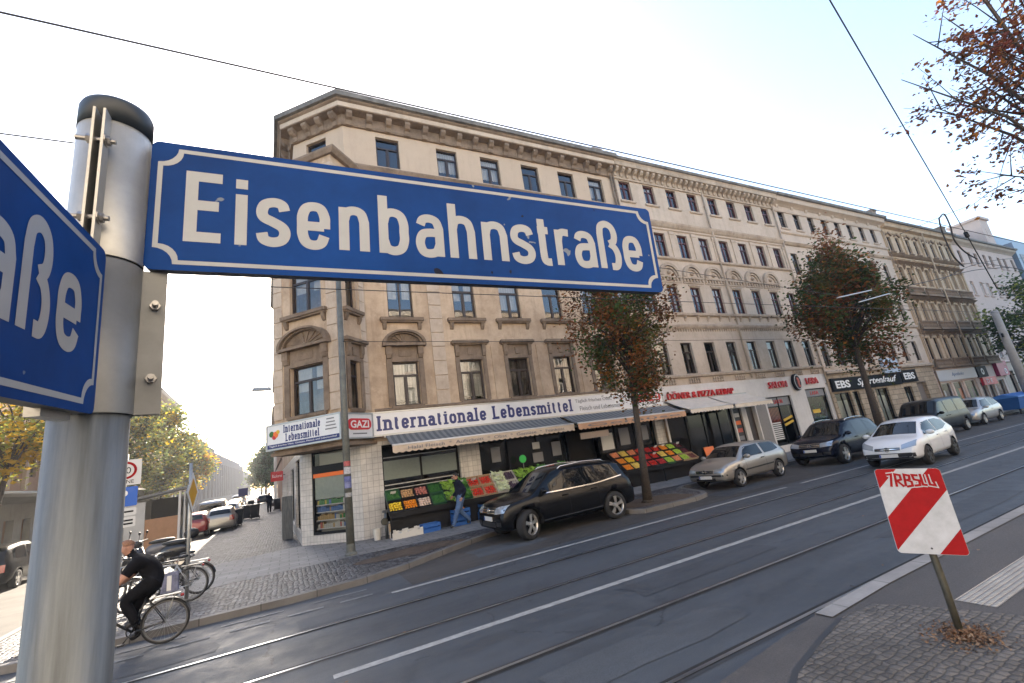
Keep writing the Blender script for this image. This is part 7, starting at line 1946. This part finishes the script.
def diamond(s_, y0, y1): return [(0, -s_), (s_, 0), (0, s_), (-s_, 0)]
TT = Matrix.Translation((0, 0, 2.3)) @ Matrix.Rotation(R(84), 4, 'Z')
mb = MB(TT); mb.prism(diamond(.46, 0, 0), 1, -.05, -.035); pl = mb.build('plate', M['zinc'], t); fix_normals(pl.data)
mb = MB(TT); mb.prism(diamond(.445, 0, 0), 1, -.054, -.051); o = mb.build('white_border', M['white_letter'], pl); fix_normals(o.data)
mb = MB(TT); mb.prism(diamond(.32, 0, 0), 1, -.058, -.055); o = mb.build('yellow_field', simple('sign_yellow', (.62, .33, .02), .5), pl); fix_normals(o.data)
t = pole_thing('parking_sign_post', 'zone speed sign over a blue parking sign, partly hidden by the big pole', 'traffic sign', -3.72, 15.05, 3.5, .036, .036, M['zinc'])
TT = Matrix.Rotation(R(12), 4, 'Z')
def plate(z0, z1, w_, m, name='plate'):
    mb = MB(TT); mb.prism(rounded(-w_/2, w_/2, z0, z1, .03), 1, -.055, -.04); o = mb.build(name, m, t); fix_normals(o.data); return o
p1 = plate(2.72, 3.36, .62, M['paper'], 'zone_plate')
mb = MB(TT); arch_strip(mb, 0, 3.09, .165, .22, -.060, -.056, 0, 360, 24); mb.build('red_ring', M['red'], p1)
put_text(TT, p1, '30', 0, 3.09, .2, .16, M['black'], y=-.058, ext=.002); put_text(TT, p1, 'ZONE', 0, 2.81, .34, .09, M['black'], y=-.058, ext=.002)
p2 = plate(2.2, 2.68, .52, simple('parking_blue', (.01, .10, .45), .4), 'parking_plate'); put_text(TT, p2, 'P', -.02, 2.47, .18, .26, M['white_letter'], y=-.058, ext=.002, off=.03)
p3 = plate(1.98, 2.16, .5, M['paper']); p4 = plate(1.70, 1.94, .5, M['paper'])
for p_, z in ((p3, 2.07), (p4, 1.86), (p4, 1.78)):
    mb = MB(TT); mb.box(-.15, .2, -.058, -.056, z-.02, z+.02); mb.build('small_print', M['black'], p_)
def bin_(label, x, y, rz, blue=False, s=1.):
    b = thing('wheelie_bin', label, 'bin', (x, y, .12), rz, 'dark wheelie bins on the side street pavement'); m = simple('bin_plastic', (.022, .024, .026), .6, var=.2)
    mb = MB(); mb.taper((0, 0, .08), (.24*s, .26*s), (0, 0, 1.0*s), (.31*s, .34*s)); mb.build('tub', m, b)
    mb = MB(); mb.prism([(-.37*s, 1.0*s), (.36*s, 1.0*s), (.34*s, 1.05*s), (0, 1.11*s), (-.38*s, 1.07*s)], 0, -.33*s, .33*s); mb.build('lid', m, b)
    for k in (-1, 1):
        mb = MB(); mb.lathe([(.1, -.03), (.1, .03)], 12, 'x', (k*.27*s, .28*s, .1)); mb.build('wheel', M['tyre'], b)
for a in (('dark bin nearest the camera at the kerb behind the parked hatchbacks', -3.1, 37.2, .2), ('dark bin right of the nearest kerb bin, on the pavement', -2.35, 42.2, -.1), ('dark bin standing beside the previous one at the kerb', -3.0, 43.4, .1), ('far bin at the kerb down the side street', -3.7, 60, 0), ('far bin against the house wall beyond the news rack', -.95, 50.5, .1)): bin_(*a)
t = pole_thing('small_blue_sign', 'thin post with a small dark blue square sign among the bins', 'traffic sign', -2.95, 39.6, 2.3, .03, .03, M['zinc']); mb = MB(); mb.box(-.3, .3, -.05, -.035, 1.85, 2.4); mb.build('plate', M['blue_letter'], t)
hs = thing('hanging_sign', 'small red sign with white letters sticking out from the wall down the side street', 'sign', (-.15, 36, 3.0)); mb = MB(); mb.box(-.9, -.15, -.06, .06, -.35, .3); mb.build('box', M['gazi_red'], hs); mb = MB(); mb.box(-.15, .4, -.02, .02, .0, .05); mb.build('arm', M['metal_dark'], hs); put_text(I4, hs, 'Bäckerei', -.52, 0, .6, .2, M['white_letter'], y=-.066, ext=.004)
# parked cars of the side street
GS = 'cars parked along the side street'
def small(sp, col, lab, x, y, yaw, base):
    d = dict(sp); d['paint'] = CM[col]; d['group'] = GS; d['mirror_paint'] = CM[col]; d['rim'] = M['alloy']; d['bumper'] = None if sp is not HATCH else sp['bumper']
    return car(d, 'parked_car', lab, x, y, yaw, 0, 1)
sc_ = [(HATCH, 'red', 'red hatchback left of the nearest silver hatchback in the side street', -5.25, 36.0), (SMALL, 'silver', 'silver hatchback nearest the bins with its tail to the camera', -3.85, 36.3), (VAN, 'pale', 'pale grey van parked beyond the silver hatchback in the side street', -5.2, 43.5), (SMALL, 'white', 'white small car parked beyond the pale van in the side street', -4.7, 49.8), (HATCH, 'pale', 'pale hatchback farther down the row in the side street', -5.1, 55.5), (HATCH, 'navy', 'dark hatchback far down the left row in the side street', -5.6, 61.5), (SMALL, 'silver', 'silver car far down the left row of the side street', -5.9, 67.5), (SMALL, 'white', 'white car far down the left row of the side street', -6.2, 73.5), (VAN, 'white', 'white van far down the side street', -6.4, 80)]
for sp, col, lab, x, y in sc_: small(sp, col, lab, x, y, PI/2+.035, None)
small(HATCH, 'van', 'dark car standing on the right far down the side street', -3.4, 82, PI/2+.035, None)
d = dict(MPV); d['paint'] = CM['black']; d['group'] = GS; car(d, 'parked_car', 'black car at the far left kerb in front of the grey shop floor', -10.0, 26.0, PI/2+.035, 0, 1)
# kiosk trailer behind the scooters
k_ = thing('market_kiosk', 'white kiosk with a brown counter board and dark opening under a sloping roof', 'kiosk', (-5.9, 28.0, 0))
M['kiosk'] = simple('white_kiosk_panel', (.50, .50, .48), .6, var=.1, scale=2); M['counter'] = simple('brown_counter_board', (.38, .20, .10), .7, var=.12, scale=3)
mb = MB(); mb.box(-1.6, -.2, 0, .05, .12, 2.45); mb.box(-1.6, -1.55, .05, 2, .12, 2.4); mb.box(1.3, 1.36, 0, 2, .12, 2.7); mb.box(-1.55, 1.3, 1.95, 2, .12, 2.5); mb.build('wall', M['kiosk'], k_)
mb = MB(); mb.box(-.19, 1.1, .0, .06, .12, 1.62); mb.build('counter_board', M['counter'], k_)
mb = MB(); mb.box(-.15, 1.05, .9, .95, 1.6, 2.5); mb.build('opening_shade_sheet', M['room'], k_)  # near-black sheet stands for the shade inside the kiosk
mb = MB(); mb.prism([(-1.7, 2.45), (1.5, 2.85), (1.5, 2.95), (-1.7, 2.55)], 1, -.25, 2.2); mb.build('roof', M['zinc_dull'], k_)
for x in (1.15, 1.45): 
    mb = MB(); mb.box(x-.05, x+.05, -.1, 0, .1, 2.75); mb.build('post', M['frame_white'] if x < 1.3 else M['trim'], k_)
mb = MB(); mb.box(-1.2, -.5, -.012, -.002, 2.0, 2.25); o = mb.build('notice', M['paper'], k_); mb = MB(); mb.box(-1.12, -.6, -.016, -.013, 2.08, 2.12); mb.build('small_print', M['black'], o)
# blue container and yellow box far right
t = thing('waste_container', 'large blue waste container with a white panel at the kerb beyond the silver compact', 'container', (46.8, 12.9, 0))
mb = MB(); mb.taper((0, 0, .35), (1.7, .6), (0, 0, 1.15), (2.0, .8)); mb.build('tub', M['crate_blue'], t)
mb = MB(); mb.prism([(-.85, 1.15), (.85, 1.15), (.8, 1.25), (0, 1.45), (-.8, 1.25)], 0, -2.05, 2.05); mb.build('lid', simple('blue_lid', (.03, .14, .42), .5), t)
mb = MB(); mb.box(-.5, .5, -.82, -.76, .62, 1.0); mb.build('label_panel', M['paper'], t)
for x in (-1.4, 1.4):
    mb = MB(); mb.lathe([(.12, -.04), (.12, .04)], 12, 'y', (x, -.5, .12)); mb.box(x-.04, x+.04, -.55, -.45, .12, .36); mb.build('castor', M['tyre'], t)
t = thing('post_box', 'yellow box on a stand between the silver compact and the blue container', 'box', (43.6, 14.2, .12)); mb = MB(); mb.box(-.4, .4, -.2, .2, .5, 1.3); mb.prism([(-.22, 1.3), (.22, 1.3), (.15, 1.42), (-.15, 1.42)], 0, -.42, .42); mb.build('case', M['yellow'], t); mb = MB(); mb.box(-.08, .08, -.08, .08, 0, .5); mb.build('stand', M['zinc'], t)
# ------------------------------------------------------------------ trees
M['bark'] = simple('grey_brown_bark', (.05, .04, .032), .95, var=.4, scale=14, bump=.8, bscale=22)
def leafmat(name, c):
    m, t, N, L, P = nmat('leaf_'+name); P.inputs['Base Color'].default_value = rgba(c); P.inputs['Roughness'].default_value = .6; P.inputs['Specular IOR Level'].default_value = .25
    tr = N.new('ShaderNodeBsdfTranslucent'); tr.inputs[0].default_value = rgba(tuple(min(1, x*1.3) for x in c)); mx = N.new('ShaderNodeMixShader'); mx.inputs[0].default_value = .35
    L.new(P.outputs[0], mx.inputs[1]); L.new(tr.outputs[0], mx.inputs[2]); L.new(mx.outputs[0], N['Material Output'].inputs[0]); return m
LF = {k: leafmat(k, c) for k, c in dict(rust=(.21, .078, .028), brown=(.14, .066, .032), olive=(.10, .092, .028), green=(.065, .105, .03), dark=(.042, .06, .02), orange=(.32, .13, .025), yellow=(.55, .36, .03), lime=(.27, .30, .06), grey=(.16, .20, .085), red=(.13, .035, .022)).items()}
def tree(name, label, base, trunk, crown, leaves, n, size, seed, limbs=14, shape=1.0, r0=.13, group=None, clumps=60, spread=.5, top_mix=None, hollow=.35, twig=0, vz=.8):
    """trunk: list of points from the foot; crown: centre and radii; leaves: [(material, weight)]"""
    rnd = random.Random(seed); t = thing(name, label, 'tree', base, 0, group); B = Vector(base)
    tp = [Vector(p)-B for p in trunk]; cc = Vector(crown[0])-B; rr = Vector(crown[1])
    mb = MB(); k = len(tp); mb.tube(tp, [r0*(1.35 if i == 0 else 1-.5*i/k) for i in range(k)], 10)
    mb.tube([tp[0], tp[0]+(tp[1]-tp[0])*.05], [r0*1.8, r0*1.2], 10)
    top = tp[-1]; ends = []
    for i in range(limbs):
        a = 2*PI*(i*.618+rnd.random()*.2); e = rnd.uniform(-.35, .95)
        d = Vector((math.cos(a)*math.sqrt(max(0, 1-e*e)), math.sin(a)*math.sqrt(max(0, 1-e*e)), e))
        end = cc+Vector((d.x*rr.x, d.y*rr.y, d.z*rr.z))*rnd.uniform(.7, .95)
        st = tp[-2]+(top-tp[-2])*rnd.uniform(.35, 1.0) if e < .4 else top+(cc-top)*rnd.uniform(0, .6)
        mid = st+(end-st)*.5+Vector((0, 0, .12*(end-st).length))+Vector((rnd.gauss(0, .1), rnd.gauss(0, .1), 0))
        mb.tube([st, mid, end], [r0*.38, r0*.22, r0*.06], 6); ends.append((st, mid, end))
        for j in range(3+twig):
            q0 = mid+(end-mid)*rnd.uniform(-.5, .9); q1 = q0+Vector((rnd.gauss(0, 1), rnd.gauss(0, 1), rnd.gauss(.3, .8))).normalized()*rr.x*rnd.uniform(.2, .5)
            mb.tube([q0, (q0+q1)/2+Vector((0, 0, .05)), q1], [r0*.12, r0*.07, r0*.03], 4); ends.append((q0, (q0+q1)/2, q1))
    mb.tube([top, top+(cc-top)*.6, cc+Vector((0, 0, rr.z*.7))], [r0*.5, r0*.35, r0*.05], 8)
    mb.build('trunk', M['bark'], t)
    cl = []
    for i in range(clumps):
        while True:
            v = Vector((rnd.uniform(-1, 1), rnd.uniform(-1, 1), rnd.uniform(-1, 1)))
            if hollow < v.length < 1: break
        w = 1.0
        if v.z < 0: w = 1-.35*shape*(-v.z)
        if v.z > 0: w = 1-.45*max(0, v.z)*shape
        w *= rnd.uniform(.82, 1.14); cl.append((cc+Vector((v.x*rr.x*w, v.y*rr.y*w, v.z*rr.z*rnd.uniform(.88, 1.12))), rnd.uniform(.55, 1.25)*spread, rnd.choices(range(len(leaves)), [x[1] for x in leaves])[0]))
    if twig:
        cl = [(a+(b-a)*rnd.uniform(.5, 1.05), rnd.uniform(.5, 1.1)*spread, rnd.choices(range(len(leaves)), [x[1] for x in leaves])[0]) for a, _, b in ends for _k in range(2)]
    mb = MB(); mats = [LF[x[0]] for x in leaves]
    for i in range(n):
        c, r_, mi = rnd.choice(cl)
        p = c+Vector((rnd.gauss(0, r_), rnd.gauss(0, r_), rnd.gauss(0, r_*vz)))
        mb.mi = mi if rnd.random() < .72 else rnd.randrange(len(mats))
        e = Matrix.Rotation(rnd.uniform(0, 6.28), 3, 'Z') @ Matrix.Rotation(rnd.gauss(0, .9), 3, 'X') @ Matrix.Rotation(rnd.gauss(0, .6), 3, 'Y'); s = size*rnd.uniform(.6, 1.3)
        mb.poly([p+e @ Vector((s*x, s*y, s*z)) for x, y, z in ((-.55, 0, 0), (-.1, -.33, .06), (.6, 0, -.05), (-.1, .33, .06))])
    mb.build('crown', mats, t)
    return t
ST = 'street trees along the main street'
tree('street_tree', 'rust brown street tree before the grocery, top hidden by the street name plate', (10.47, 11.95, .12), [(10.47, 11.95, .12), (10.6, 11.93, 1.6), (10.78, 11.9, 3.9), (10.85, 11.9, 5.0)], ((10.9, 11.9, 6.45), (1.95, 1.9, 3.1)), [('rust', 3), ('brown', 3), ('olive', 2), ('green', 2), ('dark', 2), ('orange', .7)], 17000, .12, 3, 22, 1.0, .125, ST, 95, .25, None, .25, 0, 1.5)
tree('street_tree', 'large dark green and rust street tree before the black fascia, beside the navy off-roader', (26.2, 12.1, .12), [(26.2, 12.1, .12), (26.25, 12.1, 2.5), (26.35, 12.1, 4.4), (26.6, 12.1, 6)], ((26.9, 12.1, 7.45), (2.7, 2.5, 3.5)), [('green', 3), ('dark', 4), ('olive', 2.5), ('rust', 2), ('brown', 1.5), ('orange', .4)], 21000, .165, 5, 26, 1.35, .16, ST, 105, .33, None, .25, 0, 1.7)
tree('bare_branched_tree', 'sparse tree with reddish brown leaves reaching in from the right on the near pavement', (15.8, 1.3, .1), [(15.8, 1.3, .1), (15.7, 1.3, 2.6), (15.6, 1.4, 4.2), (15.5, 1.4, 5.4)], ((15.2, 1.5, 8.6), (3.3, 2.6, 4.6)), [('red', 4), ('brown', 3), ('rust', 2), ('orange', .4)], 8500, .10, 8, 30, .5, .14, None, 60, .16, None, .35, 4)
tree('broad_green_tree', 'fresh green tree at the far right edge beyond the concrete mast', (55, 12.0, .12), [(55, 12, .12), (55, 12, 2), (55.1, 12, 3.6), (55.2, 12, 5)], ((55.5, 12, 6.0), (4.6, 3.5, 4.2)), [('green', 4), ('dark', 3), ('lime', .6)], 9000, .26, 9, 14, .8, .16, None, 90, .5)
GT = 'trees along the left side of the side street'
tree('side_street_tree', 'bright yellow leaved tree in front of the grey shop floor at the far left', (-10.9, 27, .1), [(-10.9, 27, .1), (-10.9, 27, 2.4), (-10.7, 27, 4), (-10.6, 27.2, 5)], ((-10.6, 27.4, 7.0), (3.0, 3.4, 2.7)), [('yellow', 4), ('lime', 3), ('olive', 1.2)], 9000, .2, 11, 14, .6, .13, GT, 80, .42)
tree('side_street_tree', 'green tree with a yellow patch above the parking sign', (-11.0, 43, .1), [(-11.0, 43, .1), (-11.0, 43, 2.8), (-11.0, 43, 4.6), (-11.0, 43, 6)], ((-11.0, 43, 7.3), (3.0, 3.0, 3.8)), [('grey', 4), ('lime', 2), ('olive', 2), ('yellow', .8)], 9000, .24, 12, 14, .8, .15, GT, 90, .5)
tree('side_street_tree', 'greyish green tree in the middle of the left row of the side street', (-10.4, 53, .1), [(-10.4, 53, .1), (-10.4, 53, 2.8), (-10.3, 53, 4.6), (-10.3, 53, 6)], ((-10.2, 53, 7.2), (2.7, 2.9, 4.0)), [('grey', 5), ('lime', 2), ('olive', 1.5), ('yellow', .5)], 8000, .27, 13, 12, .8, .15, GT, 80, .5)
tree('side_street_tree', 'smaller yellowing tree at the far end of the left row', (-10.6, 66, .1), [(-10.6, 66, .1), (-10.6, 66, 2.6), (-10.5, 66, 4), (-10.4, 66, 5)], ((-10.3, 66, 6.4), (2.2, 2.6, 3.2)), [('yellow', 2), ('lime', 3), ('orange', .4), ('grey', 3)], 7000, .3, 14, 12, .8, .15, GT, 80, .5)
tree('side_street_tree', 'hazy tree far away on the right of the side street', (-4.2, 112, .1), [(-4.2, 112, .1), (-4.2, 112, 3.2), (-4.2, 112, 5), (-4.2, 112, 7)], ((-3.8, 112, 6.8), (2.9, 3, 4.2)), [('grey', 3), ('green', 2), ('olive', 2)], 7000, .45, 15, 12, .8, .2, None, 80, .7)
tree('side_street_tree', 'second hazy tree behind the first far away on the right of the side street', (-6.2, 140, .1), [(-6.2, 140, .1), (-6.2, 140, 3.2), (-6.2, 140, 5), (-6.2, 140, 7)], ((-6.4, 140, 7), (3.4, 4, 4.5)), [('grey', 3), ('green', 2), ('olive', 2)], 6000, .5, 16, 12, .8, .2, None, 70, .8)
# ------------------------------------------------------------------ masts and overhead wires
M['concrete'] = simple('spun_concrete', (.28, .27, .25), .85, var=.15, scale=3)
t = pole_thing('concrete_mast', 'thick pale concrete mast at the right edge in front of the fresh green tree', 'mast', 48.2, 12.4, 7.5, .30, .22, M['concrete'])
mb = MB(); mb.box(-.4, -.2, -.05, .05, 5.4, 5.7); mb.build('bracket', M['metal_dark'], t)
M['wire'] = simple('black_cable', (.012, .012, .013), .6)
def wire(label, pts, r, sag=0., cat='cable', group=None, extra=None):
    P = []
    for a, b in zip(pts[:-1], pts[1:]):
        a, b = Vector(a), Vector(b)
        for k in range(13):
            u_ = k/12
            if P and k == 0: continue
            P.append(a+(b-a)*u_-Vector((0, 0, 4*sag*u_*(1-u_))))
    t = thing('overhead_wire', label, cat, tuple(P[0]), 0, group); mb = MB(Matrix.Translation(-P[0])); mb.tube(P, r, 5); mb.build('cable', M['wire'], t)
    if extra: extra(t, P)
    return t
OW = 'overhead wires of the tram'
wire('long contact wire crossing the sky above the roof line of the facades', [(-8, 4.5, 6.6), (24, 4.5, 6.78)], .010, .0, 'cable', OW)
wire('continuation of the sky-crossing contact wire towards the far right mast', [(24, 4.5, 6.78), (90, 4.5, 6.7)], .017, .15, 'cable', OW)
wire('thin wire crossing the corner house just under the long street name plate', [(-6, 8.0, 5.55), (48, 8.0, 5.65)], .009, 0, 'cable', OW)
wire('thin wire crossing the corner house across the pediments of its first floor', [(1.6, 14.4, 6.42), (48, 12.4, 5.9)], .010, .2, 'cable', OW)
wire('higher thin wire in front of the blind arches of the cream house', [(2, 8.0, 7.0), (48.2, 12.4, 7.0)], .009, .1, 'cable', OW)
wire('short wire at the left edge running behind the pole cap', [(-8, 8, 7.75), (-2.6, 8, 7.85)], .012, 0, 'cable', OW)
def insul(t, P):
    mb = MB(Matrix.Translation(-P[0])); a = P[12]; d = (P[12]-P[0]).normalized()
    for k in range(5): mb.tube([a+d*(.08*k), a+d*(.08*k+.05)], .07 if k % 2 == 0 else .04, 8)
    mb.build('insulator', M['metal_dark'], t)
wire('thick dark span wire with an insulator falling from the top edge towards the tram wires', [(8.4, 2.7, 10.98), (23.8, 6, 8.1)], .015, 0, 'cable', OW, insul)
wire('span wire from the insulator down to the contact wire at the right', [(23.8, 6, 8.1), (25.4, 6.2, 5.9)], .02, 0, 'cable', OW)
def curve3(P): 
    q_ = []
    for k in range(len(P)-1):
        p0, p1, p2, p3 = (Vector(P[max(0, k-1)]), Vector(P[k]), Vector(P[k+1]), Vector(P[min(len(P)-1, k+2)]))
        for j in range(6):
            t = j/6; q_.append(tuple(.5*((2*p1)+(-p0+p2)*t+(2*p0-5*p1+4*p2-p3)*t*t+(-p0+3*p1-3*p2+p3)*t**3)))
    return q_+[tuple(P[-1])]
def cable(label, P, r):
    P = curve3(P); t = thing('overhead_wire', label, 'cable', P[0], 0, OW); mb = MB(Matrix.Translation(-Vector(P[0]))); mb.tube(P, r, 5); mb.build('cable', M['wire'], t)
cable('dark drooping feeder loop hooked over the junction, longer right one', [(21.89, 6.0, 8.52), (22.3, 6.0, 8.73), (22.53, 6.0, 8.7), (22.57, 6.0, 8.24), (22.4, 6.0, 7.67), (22.9, 6.0, 7.23), (23.82, 6.0, 7.0)], .026)
cable('dark drooping feeder loop at the junction, shorter left one', [(21.89, 6.02, 8.52), (21.7, 6.02, 8.08), (21.67, 6.02, 7.53), (21.78, 6.02, 6.95), (22.32, 6.02, 6.58)], .026)
cable('contact wire rising from the pale rods towards the right edge', [(20.0, 7, 6.1), (22.77, 7.0, 6.51), (25.18, 7.0, 6.91), (28.22, 7.0, 7.31), (33.04, 7.0, 7.59), (45, 9, 8.0)], .016)
cable('upper contact wire meeting the rising one at the right', [(22.3, 6, 6.58), (25.79, 7.0, 7.35), (28.18, 7.0, 7.6), (33.04, 7.05, 7.64)], .014)
cable('third contact wire crossing upwards behind the feeder loops', [(23.44, 7.1, 6.55), (26.68, 7.1, 7.35), (31.04, 7.1, 8.04), (40, 7.3, 9)], .012)
cable('thin stay wire rising over the junction to the upper right', [(21.13, 7.0, 8.31), (23.12, 7.0, 8.89), (26.31, 7.0, 9.81), (29.87, 7.0, 10.8)], .012)
for i, (a, b) in enumerate((((19.5, 9.0, 6.4), (22.4, 9.0, 6.85)), ((21.5, 9.2, 6.35), (24.4, 9.2, 6.85)))):
    t = wire(('left' if i == 0 else 'right')+' of two pale insulating rods before the large street tree', [a, b], .03, 0, 'rod', 'pale insulating rods'); 
    for o in COL.objects:
        if o.parent is t: o.data.materials[0] = M['alu']
t = thing('street_lamp', 'small grey lamp head hanging from a wire left of the corner house', 'lamp', (-1.05, 24, 6.8)); mb = MB(); mb.taper((0, 0, 0), (.42, .14), (0, 0, .14), (.36, .1)); mb.build('housing', M['zinc'], t); mb = MB(); mb.box(-.3, .3, -.09, .09, -.02, 0); mb.build('glass_cover', M['lamp'], t); mb = MB(); mb.tube([(-12, 0, .5), (0, 0, .2), (2.4, 0, .4)], .012, 5); mb.build('span_cable', M['wire'], t)
